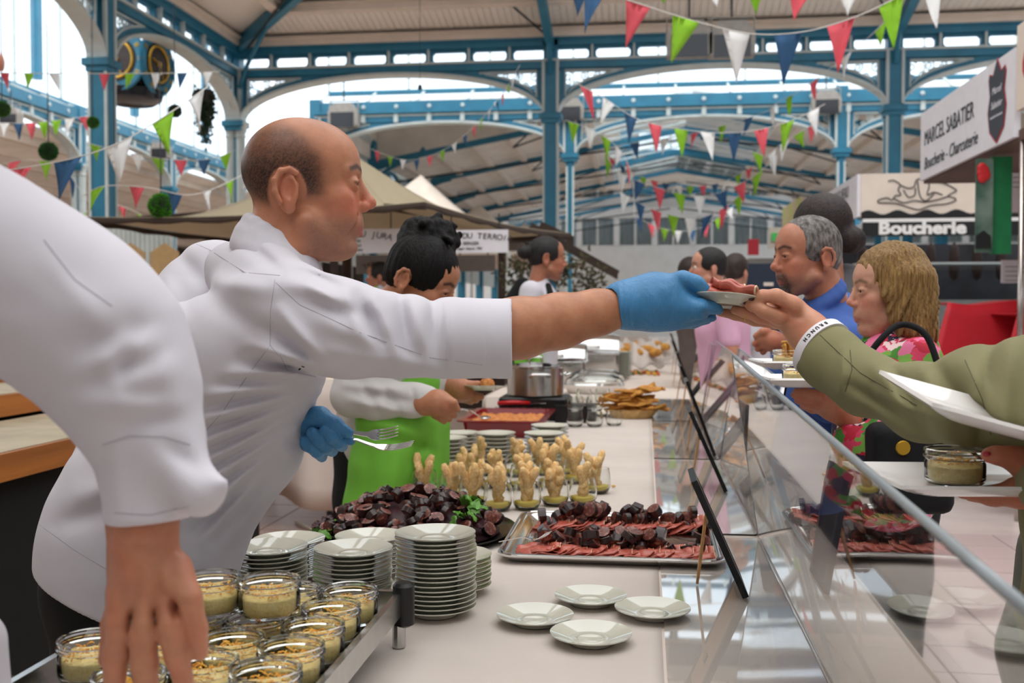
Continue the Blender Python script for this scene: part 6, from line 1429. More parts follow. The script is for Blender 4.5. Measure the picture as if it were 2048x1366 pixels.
def eyes(F, parent, sides=(-1, 1), look=0):
    for s in sides:
        m = MB(); m.ell(F.p((115, s*33.5, 16)), (18.5*F.u,)*3, nu=18, nv=12); e_ = m.build('eye', eye_w, parent, True)
        c = np.array((115, s*33.5, 16.)); d = np.array((cos(look), s*.1+0*sin(look), -.05)); d /= np.linalg.norm(d); m = MB(); M = basis(V(F.R @ d)).to_4x4(); M.translation = V(F.p(c+d*15.6)); m.lathe([(0, 3.4*F.u), (4*F.u, 3.0*F.u), (8.5*F.u, 1.2*F.u), (8.8*F.u, 0)], 14, M); m.build('iris', eye_i, e_, True)
def strands(F, am, n, seed=0, vert=True):
    def f(X, d):
        q = F.inv(X); a = np.arctan2(q[:, 1], q[:, 0]-10); ph = seed
        return d-am*F.u*(np.sin(a*n+.02*q[:, 2]+ph+1.5*np.sin(a*7+ph))+.6*np.sin(a*n*2.3+.035*q[:, 2]))
    return f
def short_hair(F, grow=7, line=(168, 0, 18), lr=(98, 112, 112), back=-45, top=0):
    S = Sdf(); F.ell(S, (13, 0, 56+top), (113+grow, 87+grow, 100+grow), 6); F.ell(S, (-45, 0, 5), (52+grow*.6, 66+grow*.4, 60), 20)
    F.ell(S, line, lr, 6, '-'); F.box(S, (60, 0, -60), (70, 130, 50), 6, '-'); F.box(S, (0, 0, back-60), (200, 200, 60), 10, '-')
    for s in (-1, 1): F.ell(S, (-2, s*95, -8), (32, 26, 46), 4, '-'); F.box(S, (30, s*80, -40), (40, 40, 30), 5, '-')
    return S
def person(lab, loc): return thing('person', lab, 'person', loc)
def project_seam(o, lines, r, parent, m=seam_m, name='seam'):
    """stitch lines laid on a garment's own surface"""
    me = o.data; bv = BVHTree.FromPolygons([v.co for v in me.vertices], [p.vertices for p in me.polygons])
    for ln in lines:
        pts = []
        for i in range(len(ln)-1):
            for k in range(8):
                t = k/8; px = ln[i][0]*(1-t)+ln[i+1][0]*t; py = ln[i][1]*(1-t)+ln[i+1][1]*t; d = ray(px, py).normalized(); h = bv.ray_cast(CAM, d)
                if h[0] is not None: pts.append(h[0]-d*r*.1)
        if len(pts) > 2: MB().tube(pts, r, 5).build(name, m, parent)

# ------------------------------------------------------------------ 1. the leaning man in the white jacket
chef = person('man in white jacket leaning over the table, handing over a plate in blue gloves', V((-1.15, 2.0, 0)))
F = Frame(582, 388, 1.95, 9, 1, .99)
S = head_sdf(F, neck=[((-18, 0, -50), 58), ((-30, 0, -100), 58), ((-48, 0, -150), 58)], nose=1.08, jaw=1.08)
F.cap(S, (30, -40, -90), (-30, -50, -150), 26, 34, 30); F.ell(S, (60, 0, -112), (48, 40, 24), 20)
for s in (-1, 1): F.cap(S, (130, s*30, -46), (118, s*40, -84), 2, 2, 10, '-')      # smile line
def buzz(q, qa):
    x, y, z = qa.T; line = np.where(z > 60, 66-(z-60)*.75, 66+0*z); line = line-np.clip((z-100)/60, 0, 1)*20
    w_ = 1/(1+np.exp(-(line-x)/7)); low = 1/(1+np.exp(-(z+38-np.clip(-x-20, 0, 60)*.5+ (x > 20)*(-22))/6.0))
    ear = ((x+4)/34)**2+((z+4)/44)**2; w_ *= low*np.clip((ear-1)*2.5, 0, 1)*np.where((x > 20) & (z < 2), np.clip((z+22)/16, 0, 1), 1)
    w_ *= np.where((ear < 1.2) & (y > 70), 0, 1); topw = np.clip(1-(z-112)/40, .36, 1)*(.72+.28*np.clip((95-z)/60, 0, 1)); w_ *= topw
    fl = .30*np.exp(-((z-140)/26)**2)*np.clip((x-10)/40, 0, 1)*np.exp(-(y/60)**2); return np.clip(w_*.92+fl, 0, 1), (46, 34, 30)
hc = head_color(F, (192, 130, 98), stub=.45, hair=buzz, seed=4, blush=.6)
# right forearm and hand (under the glove) as skin
A = Sdf(); A.chain(UC([(960, 664, 2.02, 62), (1040, 656, 2.08, 57), (1120, 642, 2.13, 51), (1190, 626, 2.17, 42), (1262, 612, 2.2, 37)]), k=.03)
head_o = join('body', skin_m, [(S, .0026, hc)], chef); join('forearm', skin_m, [(A, .004, hand_color((192, 134, 100), (168, 104, 74)))], chef)
eyes(F, chef, (-1, 1))
# forearm hair is part of the skin's colour; jacket
J = Sdf()
J.chain(UC([(566, 622, 1.80, 88), (475, 710, 1.86, 125), (385, 850, 1.93, 140), (275, 1000, 1.98, 135), (232, 1090, 1.98, 134), (215, 1180, 1.98, 134)]), k=.07)
J.chain(UC([(430, 575, 2.14, 95), (410, 680, 2.12, 130), (345, 850, 2.12, 140), (275, 1000, 2.12, 128), (240, 1100, 2.12, 124), (225, 1180, 2.12, 124)]), k=.07)
J.chain(UC([(545, 730, 1.95, 108), (455, 870, 2.0, 138), (385, 1000, 2.03, 118), (355, 1110, 2.03, 105), (350, 1200, 2.03, 105)]), k=.07)
J.chain(UC([(470, 545, 1.98, 62), (530, 560, 1.88, 66), (600, 610, 1.82, 62)]), k=.05)
J.chain(UC([(570, 616, 1.78, 80), (640, 650, 1.78, 84), (700, 662, 1.81, 82), (800, 672, 1.88, 72), (910, 676, 1.97, 68), (1000, 676, 2.04, 72)]), k=.05)
J.cap(*[U(930, 672, 2.0, 60)[0], U(1150, 645, 2.15, 66)[0]], U(930, 672, 2.0, 60)[1], U(1150, 645, 2.15, 70)[1], k=.006, op='-')
cutp = P(975, 677, 2.02); J.box(np.array(cutp+CR*.25), (.25, .4, .4), np.array(Matrix((CR, CF, V((0, 0, 1)))).transposed()), .001, .004, '-')
h0, h1 = P(60, 1066, 2.05), P(235, 1168, 2.05); hdv = (h1-h0).normalized(); hn = CF.cross(hdv).normalized(); hn = hn if hn.z < 0 else -hn
J.box(np.array(h0+hn*.4), (1.2, .6, .4), np.array(Matrix((hdv, CF, hn)).transposed()), .001, .004, '-')
FL = []
fan = [(655, 735, 560, 620), (662, 742, 500, 690), (664, 750, 460, 748), (660, 758, 420, 790), (650, 772, 390, 845), (640, 790, 370, 900), (626, 812, 350, 955), (612, 838, 340, 1010), (592, 866, 370, 1050), (570, 900, 410, 1080), (548, 935, 450, 1080)]
for a_, b_ in zip(fan[:-1], fan[1:]):
    FL.append(a_+(10, .0068)); FL.append(tuple((p+q)/2 for p, q in zip(a_, b_))+(10, -.0075))
for (x0, y0, x1, y1, w_, a) in ((690, 585, 730, 690, 12, .006), (716, 592, 770, 700, 10, -.006), (752, 604, 800, 720, 13, .006), (800, 600, 812, 690, 10, -.007), (828, 604, 860, 740, 14, .006), (864, 606, 868, 700, 9, -.006), (640, 640, 840, 730, 14, .005), (660, 700, 880, 742, 12, .005), (620, 600, 760, 640, 12, -.004), (560, 560, 690, 600, 14, .006), (600, 545, 680, 575, 9, -.006), (610, 562, 690, 620, 9, .005), (893, 610, 893, 745, 5, -.003), (400, 560, 560, 580, 16, .005), (420, 600, 520, 660, 18, -.005), (330, 560, 360, 660, 16, .006), (470, 470, 560, 540, 10, -.005), (360, 510, 420, 580, 14, -.005), (300, 1040, 420, 980, 16, .006), (140, 1000, 260, 960, 20, .005), (120, 1050, 240, 1010, 16, -.004), (370, 1060, 430, 1010, 12, -.006)): FL.append((x0, y0, x1, y1, w_, a))
J.post += [folds(FL), ripple(.0022, 34, 3), ripple(.001, 85, 5)]
jk = J.build('jacket', white_j, .0046, chef)
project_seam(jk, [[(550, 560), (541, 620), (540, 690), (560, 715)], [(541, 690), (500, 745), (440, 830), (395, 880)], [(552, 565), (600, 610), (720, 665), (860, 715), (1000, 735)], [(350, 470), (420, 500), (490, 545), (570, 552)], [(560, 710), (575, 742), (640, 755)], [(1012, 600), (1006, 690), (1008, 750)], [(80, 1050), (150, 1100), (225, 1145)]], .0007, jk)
for px, py in ((599, 738), (606, 733)):
    me = jk.data; h = BVHTree.FromPolygons([v.co for v in me.vertices], [p.vertices for p in me.polygons]).ray_cast(CAM, ray(px, py).normalized())
    if h[0]: m = MB(); M = basis(h[1]).to_4x4(); M.translation = h[0]; m.lathe([(0, .001), (.0028, .001), (.0028, 0)], 12, M); m.build('snap_stud', black_t, jk)
Q = Sdf(); Q.chain(UC([(850, 676, 1.93, 77), (930, 677, 1.99, 79), (1100, 677, 2.1, 82)]), k=.006)
Rc = np.array(Matrix((CR, CF, V((0, 0, 1)))).transposed()); Q.box(np.array(P(1024, 677, 2.06)+CR*.25), (.25, .4, .4), Rc, .001, .003, '-'); Q.box(np.array(P(893, 677, 1.96)-CR*.25), (.25, .4, .4), np.array(Matrix.Rotation(radians(3), 3, CF) @ Matrix((CR, CF, V((0, 0, 1)))).transposed()), .001, .003, '-')
Q.cap(U(800, 677, 1.9, 1)[0], U(1150, 674, 2.14, 1)[0], U(800, 677, 1.9, 65)[1], U(1150, 674, 2.14, 70)[1], k=.003, op='-')
Q.post += [folds([(930, 610, 950, 740, 16, .0012), (960, 620, 1000, 730, 18, .0012)]), ripple(.0009, 45, 31)]
Q.build('cuff', white_j, .004, chef)
# collar: folded band round the neck
def collar_ring(K, F, back, front, ry, tube, k=8, flat=1.0):
    pts = []
    for t in range(17):
        a = 2*pi*t/16; x = (back[0]+front[0])/2+(back[0]-front[0])/2*cos(a); z = (back[1]+front[1])/2+(back[1]-front[1])/2*cos(a); pts.append((x, ry*sin(a), z))
    for a_, b_ in zip(pts[:-1], pts[1:]): F.cap(K, a_, b_, tube, tube, k)
K = Sdf(); collar_ring(K, F, (-84, -52), (30, -128), 62, 13); collar_ring(K, F, (-92, -78), (34, -152), 68, 19, 14); collar_ring(K, F, (-98, -102), (36, -172), 76, 22, 14)
K.post += [ripple(.0015, 60, 9)]
K.build('collar', white_j, .004, chef)
# trousers
T = Sdf(); T.chain(UC([(245, 1060, 2.0, 125), (215, 1180, 2.02, 118), (215, 1330, 2.03, 92), (220, 1560, 2.0, 80), (225, 1900, 1.98, 62)]), k=.05); T.chain(UC([(260, 1080, 2.14, 120), (250, 1220, 2.18, 100), (255, 1560, 2.2, 80), (262, 1850, 2.2, 62)]), k=.05); T.post += [ripple(.003, 26, 8)]
T.build('trousers', black_t, .010, chef)
SH = Sdf()
for px, Y in ((225, 1.98), (262, 2.2)):
    a = Pz(px, 1950, .05); a = V((P(px, 1500, Y).x, Y, .05)); SH.cap(a, a+V((.17, 0, -.008)), .05, .042, .03)
SH.build('shoes', black_t, .008, chef)
# gloves
G = Sdf(); G.chain(UC([(1240, 611, 2.19, 44), (1262, 609, 2.2, 46), (1310, 604, 2.22, 55), (1352, 606, 2.24, 50), (1382, 614, 2.26, 38)]), k=.025)
G.chain(UC([(1330, 590, 2.2, 34), (1366, 563, 2.2, 19), (1392, 567, 2.21, 13), (1410, 578, 2.22, 10)]), k=.018)             # thumb on top of the plate
G.chain(UC([(1350, 612, 2.2, 34), (1395, 617, 2.2, 20), (1422, 618, 2.22, 15), (1435, 621, 2.23, 12)]), k=.014)             # index under the plate
G.chain(UC([(1345, 622, 2.23, 32), (1392, 628, 2.24, 20), (1422, 630, 2.26, 14)]), k=.008)
G.chain(UC([(1335, 630, 2.27, 30), (1385, 637, 2.28, 19), (1412, 636, 2.30, 13)]), k=.008)
G.chain(UC([(1325, 632, 2.30, 26), (1370, 640, 2.31, 17), (1395, 640, 2.33, 12)]), k=.008)
G.cap(*[U(1180, 625, 2.16, 30)[0], U(1250, 612, 2.19, 38)[0]], U(1180, 625, 2.16, 42)[1], U(1250, 612, 2.19, 38)[1], k=.004, op='-')
G.post += [folds([(1238, 570, 1246, 652, 3, .0025), (1250, 566, 1256, 655, 3, .002), (1262, 564, 1268, 655, 4, .0015), (1355, 560, 1400, 600, 6, -.003), (1400, 625, 1440, 632, 4, -.003), (1300, 580, 1330, 640, 8, .001)]), ripple(.0007, 120, 2)]
G.build('glove', glove_m, .0032, chef)
G = Sdf(); Yh = 1.96
G.chain(UC([(560, 800, 2.1, 44), (598, 838, 2.02, 38), (614, 856, Yh+.03, 36), (628, 876, Yh+.035, 30)]), k=.02)
G.chain(UC([(606, 838, Yh+.01, 28), (640, 835, Yh-.012, 20), (668, 849, Yh-.02, 15), (696, 866, Yh-.02, 11.5)]), k=.012)
for q in ([(684, 892, Yh+.02, 12), (676, 884, Yh-.015, 14.5), (662, 873, Yh-.034, 14.5), (650, 864, Yh-.034, 13)], [(664, 902, Yh+.02, 12), (652, 892, Yh-.015, 14.5), (638, 880, Yh-.034, 14.5), (625, 867, Yh-.034, 13)], [(644, 914, Yh+.02, 11), (634, 903, Yh-.012, 13.5), (622, 893, Yh-.026, 13.5), (611, 882, Yh-.026, 12)], [(672, 876, Yh+.02, 13), (690, 879, Yh-.004, 11.5), (702, 882, Yh-.008, 9)]): G.chain(UC(q), k=.0025)
G.chain(UC([(626, 880, Yh+.04, 24), (664, 882, Yh+.04, 18)]), k=.008)
G.post += [ripple(.0006, 120, 4)]
G.build('glove', glove_m, .003, chef)
L_ = Sdf(); L_.chain(UC([(430, 620, 2.2, 70), (480, 740, 2.22, 62), (565, 800, 2.1, 48)]), k=.03); L_.build('far_sleeve', white_j, .007, chef)
fork(P(604, 873, Yh-.01), P(826, 886, Yh-.01), (0, -.35, 1), 'lower of the two forks held in the blue glove', curve=.013)
fork(P(612, 868, Yh+.005), P(797, 861, Yh+.02), (0, -.8, .6), 'upper of the two forks held in the blue glove', curve=.013)

# ------------------------------------------------------------------ plate being handed over
pl = bpy.data.objects.new('saucer', saucer); COL.objects.link(pl); pcn = P(1446, 601, 2.25)
pl.matrix_basis = Matrix.Translation(pcn+V((0, 0, -.012))) @ Euler((radians(-7), radians(4.0), 0)).to_matrix().to_4x4() @ Matrix.Scale(.93, 4); tag(pl, 'white saucer held between the blue glove and the bare hand', 'plate')
for k, (dx, dz, ro, s) in enumerate(((0, .020, .2, 1.0), (.030, .026, -.3, .9), (-.035, .028, .5, .9), (.008, .036, .1, .8))):
    rr = random.Random(70+k); R = Euler((rr.gauss(0, .15), rr.gauss(.05, .12), ro)).to_matrix(); c_ = pcn+V((dx, rr.uniform(-.02, .01), dz-.004)); ph = rr.uniform(0, 6)
    r_ = thing('ham_slice', ['folded ham slice lying flat on the handed saucer', 'folded ham slice at the guest\'s end of the handed saucer', 'folded ham slice by the glove on the handed saucer', 'topmost folded ham slice on the handed saucer'][k], 'ham', c_, 'ham on the handed saucer')
    fn = lambda u, v: c_+R @ V(((u-.5)*.085*s, .026*s*cos(v*5.2+ph*.1), .011*sin(v*5.2)+.004*sin(u*9+ph)))
    m = MB(); m.sheet(fn, 14, 20, .0018); m.build('meat', ham_m, r_, smooth=True)
    m = MB(); m.tube([fn(1, t/14) for t in range(15)], .0022, 5); m.build('fat_edge', fat_m, r_, True)
slice_at(pcn+V((-.02, -.01, .016)), Euler((.1, 0, 0)).to_matrix(), 'dark pudding slice under the ham on the handed saucer', None, .9)

# ------------------------------------------------------------------ 2. the cook in the foreground
ck2 = person('cook in white jacket seen from behind, reaching down for the glass jars', V((-1.0, 1.0, 0)))
J = Sdf(); Yc = 1.06
J.chain(UC([(-330, 420, .95, 170), (-150, 470, 1.0, 160), (0, 545, 1.04, 150), (140, 620, 1.08, 150)]), k=.06)
J.chain(UC([(140, 625, 1.08, 148), (215, 700, 1.09, 138), (268, 800, 1.09, 108), (288, 880, 1.09, 96)]), k=.05)
J.chain(UC([(-250, 500, 1.1, 190), (-330, 900, 1.05, 200), (-330, 1400, 1.05, 190), (-330, 1500, 1.05, 190)]), k=.06)
J.chain(UC([(-60, 1290, 1.12, 70), (-60, 1500, 1.12, 85)]), k=.06)
J.chain(UC([(292, 868, 1.09, 84), (296, 940, 1.09, 88), (308, 1080, 1.09, 92)]), k=.012)
J.chain(UC([(340, 900, 1.08, 70), (402, 985, 1.06, 36), (446, 968, 1.05, 8)]), k=.03)
up = np.array(Matrix((CR, CF, V((0, 0, 1)))).transposed())
cb = P(310, 1034, 1.09); J.box(np.array(cb+V((0, 0, -.3))), (.4, .4, .3), np.array((Matrix.Rotation(radians(4), 3, 'Y') @ Matrix((CR, CF, V((0, 0, 1)))).transposed())) if False else up, .001, .004, '-') if False else None
J.cap(U(290, 960, 1.09, 70)[0], U(292, 1160, 1.09, 74)[0], U(290, 960, 1.09, 66)[1], U(292, 1160, 1.09, 74)[1], k=.006, op='-')
# open the cuff below its hem
hc0 = P(312, 1036, 1.09); sl_n = V((0.05, 0, -1)).normalized(); sx_ = CF.cross(sl_n).normalized()
J.box(np.array(hc0+sl_n*.12+CR*.0), (.105, .25, .12), np.array(Matrix((sx_, CF, sl_n)).transposed()), .001, .004, '-')
FL = []
for (x0, y0, x1, y1, w_, a) in ((20, 640, 250, 600, 22, .006), (180, 640, 320, 720, 16, .007), (150, 700, 300, 640, 14, -.008), (160, 745, 290, 690, 12, .006), (170, 770, 330, 700, 12, -.007), (180, 800, 350, 740, 14, .007), (200, 780, 340, 790, 10, -.006), (200, 815, 365, 800, 12, .006), (230, 770, 275, 660, 9, -.006), (240, 845, 370, 835, 9, -.005), (205, 700, 240, 800, 10, .005), (330, 700, 360, 860, 12, .004), (300, 900, 395, 990, 14, .005), (330, 890, 400, 940, 8, -.006), (230, 890, 240, 1030, 8, .003), (90, 520, 200, 640, 10, .003), (0, 600, 130, 640, 18, -.004)): FL.append((x0, y0, x1, y1, w_*1.6, a*.42))
J.post += [folds(FL), ripple(.0018, 36, 13), ripple(.0008, 90, 6)]
jc = J.build('jacket', white_j, .0046, ck2)
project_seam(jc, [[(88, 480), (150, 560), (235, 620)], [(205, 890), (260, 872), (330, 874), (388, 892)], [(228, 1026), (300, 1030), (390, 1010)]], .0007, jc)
H = Sdf(); y0 = 1.09
H.chain(UC([(288, 930, y0, 58), (286, 1040, y0, 58), (285, 1090, y0, 56)]), k=.03)
H.ell(U(292, 1165, y0, 1)[0], np.array((U(0, 0, y0, 76)[1], .026, U(0, 0, y0, 84)[1])), up, .03)
for ch in ([(248, 1190, y0-.005, 36), (240, 1245, y0-.012, 28), (232, 1310, y0-.006, 26), (228, 1372, y0+.004, 22)], [(288, 1200, y0-.008, 36), (286, 1255, y0-.018, 29), (289, 1325, y0-.008, 27), (294, 1395, y0+.006, 23)], [(325, 1195, y0-.006, 34), (338, 1250, y0-.016, 28), (354, 1310, y0-.008, 25), (368, 1362, y0+.004, 20)], [(348, 1140, y0, 38), (376, 1196, y0-.014, 27), (392, 1258, y0-.008, 23), (400, 1306, y0, 17)], [(250, 1180, y0+.03, 30), (225, 1250, y0+.045, 22), (215, 1320, y0+.05, 18)]):
    H.chain(UC(ch), k=.005)
H.post += [folds([(268, 1190, 262, 1260, 7, -.003), (308, 1190, 312, 1260, 7, -.003), (345, 1200, 352, 1240, 6, -.003), (240, 1088, 330, 1090, 5, -.0012), (240, 1100, 335, 1104, 4, -.001), (250, 1130, 262, 1200, 7, .0015), (288, 1130, 290, 1200, 7, .0015), (325, 1130, 332, 1195, 7, .0015)]+[(cx-18, cy, cx+18, cy+2, 4, -.0012) for cx, cy in ((238, 1258), (287, 1262), (340, 1258), (368, 1210), (232, 1318), (290, 1330), (356, 1315))])]
join('body', skin_m, [(H, .0036, hand_color((190, 134, 104), (194, 116, 90)))], ck2)
F = Frame(-300, 20, .97, 15, -12, 1.75); S = head_sdf(F, neck=[((-18, 0, -50), 56), ((-10, 0, -200), 60)], detail=False); join('head', skin_m, [(S, .006, head_color(F, (200, 146, 118)))], ck2)
Hq = short_hair(F, 8); Hq.build('hair', mat('brown_hair', (58, 42, 34), .6, var=.3, scale=40), .006, ck2)
T = Sdf(); T.chain(UC([(-330, 1500, 1.05, 190), (-330, 2300, 1.05, 150)]), k=.05); T.build('trousers', black_t, .014, ck2)
# ------------------------------------------------------------------ 3. the woman with the high bun and green apron
w1 = person('woman with a high curly bun and green apron serving gratin', V((-1.0, 3.75, 0)))
green_a = mat('lime_apron_cloth', (118, 190, 62), .75, var=.06, scale=4, bump=.05, bscale=500)
shirt_g = mat('pale_grey_shirt', (204, 202, 200), .8, var=.03, scale=5)
F = Frame(826, 562, 3.42, -14, -26, .60)
S = head_sdf(F, neck=[((-20, 0, -50), 52), ((-60, 0, -150), 54), ((-110, 0, -230), 60)], nose=.95, jaw=.92, female=True)
HS = Sdf(); HS.chain(UC([(820, 800, 3.5, 27), (850, 806, 3.45, 22)]), k=.02)      # serving wrist and fist
HS.chain(UC([(850, 806, 3.45, 24), (876, 806, 3.44, 25), (895, 812, 3.44, 20)]), k=.02)
for i, (a, b, c_) in enumerate((((884, 800), (906, 806), (914, 818)), ((882, 812), (902, 820), (908, 830)), ((878, 822), (894, 830), (898, 838)), ((872, 828), (884, 836), (888, 842)))):
    HS.chain(UC([(a[0], a[1], 3.43+.012*i, 11), (b[0], b[1], 3.42+.012*i, 9), (c_[0], c_[1], 3.43+.012*i, 7)]), k=.006)
HL = Sdf(); HL.chain(UC([(880, 772, 3.8, 20), (912, 775, 3.8, 24), (930, 782, 3.8, 20)]), k=.02)
for i, (a, b) in enumerate((((938, 770), (956, 768)), ((935, 788), (962, 794)), ((930, 792), (952, 800)), ((925, 796), (942, 803)))): HL.chain(UC([(a[0]-12, a[1], 3.8, 10), (a[0], a[1], 3.79+.01*i, 9), (b[0], b[1], 3.79+.01*i, 7)]), k=.006)
tan_s = (190, 132, 100)
join('body', skin_m, [(S, .0042, head_color(F, tan_s, blush=.3, brow=(30, 22, 20), lip=(176, 96, 88)))], w1)
for q in (HS, HL): join('hand', skin_m, [(q, .004, hand_color(tan_s, (180, 112, 84)))], w1)
eyes(F, w1)
Hh = short_hair(F, 12, line=(160, 0, 4), lr=(86, 92, 100), back=-60); Hh.post += [strands(F, 1.2, 30, 1)]
hb = Hh.verts(.0045); B = Sdf(); c0 = U(856, 484, 3.48, 50); B.ell(c0[0], (c0[1]*1.12, c0[1]*1.0, c0[1]*.95)); rb_ = random.Random(2)
for k in range(26):
    a, b = rb_.uniform(0, 6.28), rb_.uniform(-.8, 1.2); d = V((cos(a)*cos(b), sin(a)*cos(b), sin(b))); q = V(c0[0])+d*c0[1]*1.0; B.cap(q, q+V((rb_.gauss(0, .02), rb_.gauss(0, .02), rb_.gauss(0, .015))), .016, .012, .02)
B.cap(U(840, 500, 3.46, 30)[0], U(845, 525, 3.44, 30)[0], c0[1]*.9, c0[1]*1.0, .03)
for k in range(14): a = V(U(815, 500+k*4, 3.45, 1)[0]); B.cap(a, a+V((rb_.uniform(-.05, -.01), rb_.gauss(0, .02), rb_.uniform(-.05, .03))), .006, .003, .004)
B.post += [ripple(.006, 110, 3), ripple(.004, 220, 8)]; bv = B.verts(.0045); hm = raw_mesh('hair', np.concatenate([hb[0], bv[0]]), np.concatenate([hb[1], bv[1]+len(hb[0])]), hair_black); obj('hair', hm, w1)
J = Sdf(); J.chain(UC([(800, 655, 3.6, 46), (780, 730, 3.66, 72), (765, 830, 3.7, 78), (760, 880, 3.72, 76)]), k=.05); J.chain(UC([(835, 660, 3.75, 44), (820, 760, 3.78, 66), (800, 860, 3.8, 70)]), k=.05)
J.chain(UC([(770, 690, 3.58, 46), (722, 745, 3.52, 46), (706, 790, 3.5, 42), (760, 800, 3.48, 42), (830, 800, 3.47, 31), (855, 800, 3.46, 29)]), k=.03)
J.chain(UC([(850, 690, 3.85, 42), (868, 745, 3.86, 34), (886, 770, 3.82, 27)]), k=.03)
J.post += [folds([(690, 770, 800, 780, 7, .006), (700, 800, 830, 830, 7, .006), (760, 760, 800, 830, 7, -.006), (720, 760, 760, 830, 8, -.006), (825, 775, 832, 830, 4, -.004), (740, 790, 830, 805, 6, -.005)]), ripple(.003, 40, 3)]
J.build('shirt', shirt_g, .007, w1)
A = Sdf(); A.chain(UC([(838, 765, 3.62, 42), (800, 850, 3.6, 82), (790, 930, 3.6, 86), (782, 1020, 3.62, 90), (780, 1090, 3.62, 92)]), k=.05); A.chain(UC([(860, 850, 3.66, 40), (850, 960, 3.7, 50), (845, 1080, 3.7, 52)]), k=.04)
A.post += [folds([(720, 840, 850, 870, 10, .006), (712, 860, 860, 900, 8, -.006), (800, 880, 780, 1000, 12, .005), (740, 880, 735, 1000, 12, -.004), (860, 860, 830, 920, 8, -.006)]), ripple(.003, 24, 7)]
A.build('apron', green_a, .008, w1)
T = Sdf(); T.chain(UC([(742, 900, 3.78, 76), (735, 1000, 3.8, 64), (738, 1180, 3.8, 50), (740, 1360, 3.8, 40)]), k=.05); T.chain(UC([(800, 910, 3.85, 72), (800, 1180, 3.87, 50), (802, 1350, 3.87, 40)]), k=.05); T.build('trousers', black_t, .012, w1)
sp = thing('serving_spoon', 'spoon lifting gratin from the red dish', 'spoon', P(915, 822, 3.5)); a, b, c_ = V(U(905, 815, 3.44, 1)[0]), V((-.80, 5.0, ZT+.11)), V((-.78, 5.2, ZT+.075))
m = MB(); m.tube([a, a.lerp(b, .5)+V((0, 0, .01)), b], .004, 6); m.build('handle', steel_b, sp, True); m = MB(); m.ell((b+c_)/2, (.028, .05, .01), nu=14, nv=8); m.build('bowl', steel_b, sp, True)
o = bpy.data.objects.new('saucer', saucer); COL.objects.link(o); pc_ = P(968, 781, 3.78); o.matrix_basis = Matrix.Translation(pc_) @ Euler((radians(-4), 0, 0)).to_matrix().to_4x4() @ Matrix.Scale(.86, 4); tag(o, 'white saucer with one gratin portion in the aproned woman\'s hand', 'plate')
m = MB(); m.ell(pc_+V((.012, 0, .026)), (.028, .022, .022), nu=14, nv=9); o = m.build('gratin_portion', gratin, None, True); tag(o, 'browned gratin portion on the held saucer', 'food')

# ------------------------------------------------------------------ 4. waiter, 5. far man
def simple_head(F, par, skin=(190, 134, 106), hair=(20, 16, 16), grow=8, bun=None, beard=0, h=.006, back=-45, neck=None, line=(168, 0, 18), lr=(98, 112, 112), hname='hair'):
    S = head_sdf(F, neck=neck or [((-18, 0, -50), 54), ((-35, 0, -200), 60)], detail=h < .008); join('body', skin_m, [(S, h, head_color(F, skin, beard=beard))], par); eyes(F, par)
    Hq = short_hair(F, grow, line=line, lr=lr, back=back); Hq.post += [strands(F, 1.0, 40, 2)]
    if bun: F.ell(Hq, bun[0], bun[1], 10)
    Hq.build('hair', mat('hair_%d_%d_%d' % hair, hair, .5, var=.35, scale=40, bump=.5, bscale=200), h, par)
wt = person('waiter with tied-back hair in white shirt and black waistcoat', V((-.68, 7.0, 0)))
F = Frame(1086, 520, 6.9, 14, -4, .30); simple_head(F, wt, (176, 118, 92), (18, 15, 15), 7, ((-130, 0, 40), (52, 46, 46)), .5)
J = Sdf(); J.chain(UC([(1080, 560, 6.9, 15), (1078, 600, 6.9, 36), (1075, 680, 6.9, 40), (1075, 760, 6.9, 40)]), k=.06); J.chain(UC([(1062, 585, 6.75, 24), (1050, 640, 6.7, 20), (1060, 700, 6.65, 17)]), k=.04); J.post += [ripple(.005, 22, 4)]; J.build('shirt', white_j, .011, wt)
J = Sdf(); J.chain(UC([(1072, 590, 6.93, 32), (1068, 640, 6.95, 42), (1066, 740, 6.95, 42)]), k=.05); J.chain(UC([(1096, 572, 6.84, 7), (1102, 600, 6.80, 9), (1098, 660, 6.78, 14)]), k=.02); J.chain(UC([(1030, 600, 7.0, 20), (1045, 570, 7.0, 16)]), k=.03); J.build('waistcoat', black_t, .011, wt)
J = Sdf(); J.chain(UC([(1058, 725, 6.75, 30), (1060, 800, 6.75, 36), (1060, 870, 6.75, 38)]), k=.04); J.build('apron', green_a, .012, wt)
T = Sdf(); T.chain(UC([(1070, 760, 6.95, 38), (1072, 900, 6.95, 28), (1075, 1010, 6.95, 20)]), k=.05); T.build('trousers', black_t, .016, wt)
fm_ = person('distant man in dark suit with a green lanyard', V((-2.35, 9.0, 0)))
F = Frame(763, 556, 9.0, 172, -2, .205); simple_head(F, fm_, (184, 128, 104), (26, 22, 20), 7, None, 0, .008)
J = Sdf(); J.chain(UC([(766, 590, 9, 18), (764, 640, 9, 34), (764, 720, 9, 36)]), k=.06); J.build('suit', black_t, .014, fm_)
J = Sdf(); J.chain(UC([(760, 578, 8.92, 8), (758, 610, 8.82, 9)]), k=.02); J.build('shirt_front', white_j, .01, fm_)
m = MB(); m.tube([P(775, 560, 8.86), P(780, 580, 8.8), P(774, 620, 8.76)], .014, 6); m.tube([P(752, 574, 8.86), P(750, 590, 8.8), P(756, 615, 8.76)], .012, 6); m.build('lanyard', green_a, fm_)
T = Sdf(); T.chain(UC([(764, 720, 9, 34), (764, 850, 9, 26), (764, 930, 9, 18)]), k=.05); T.build('trousers', black_t, .02, fm_)

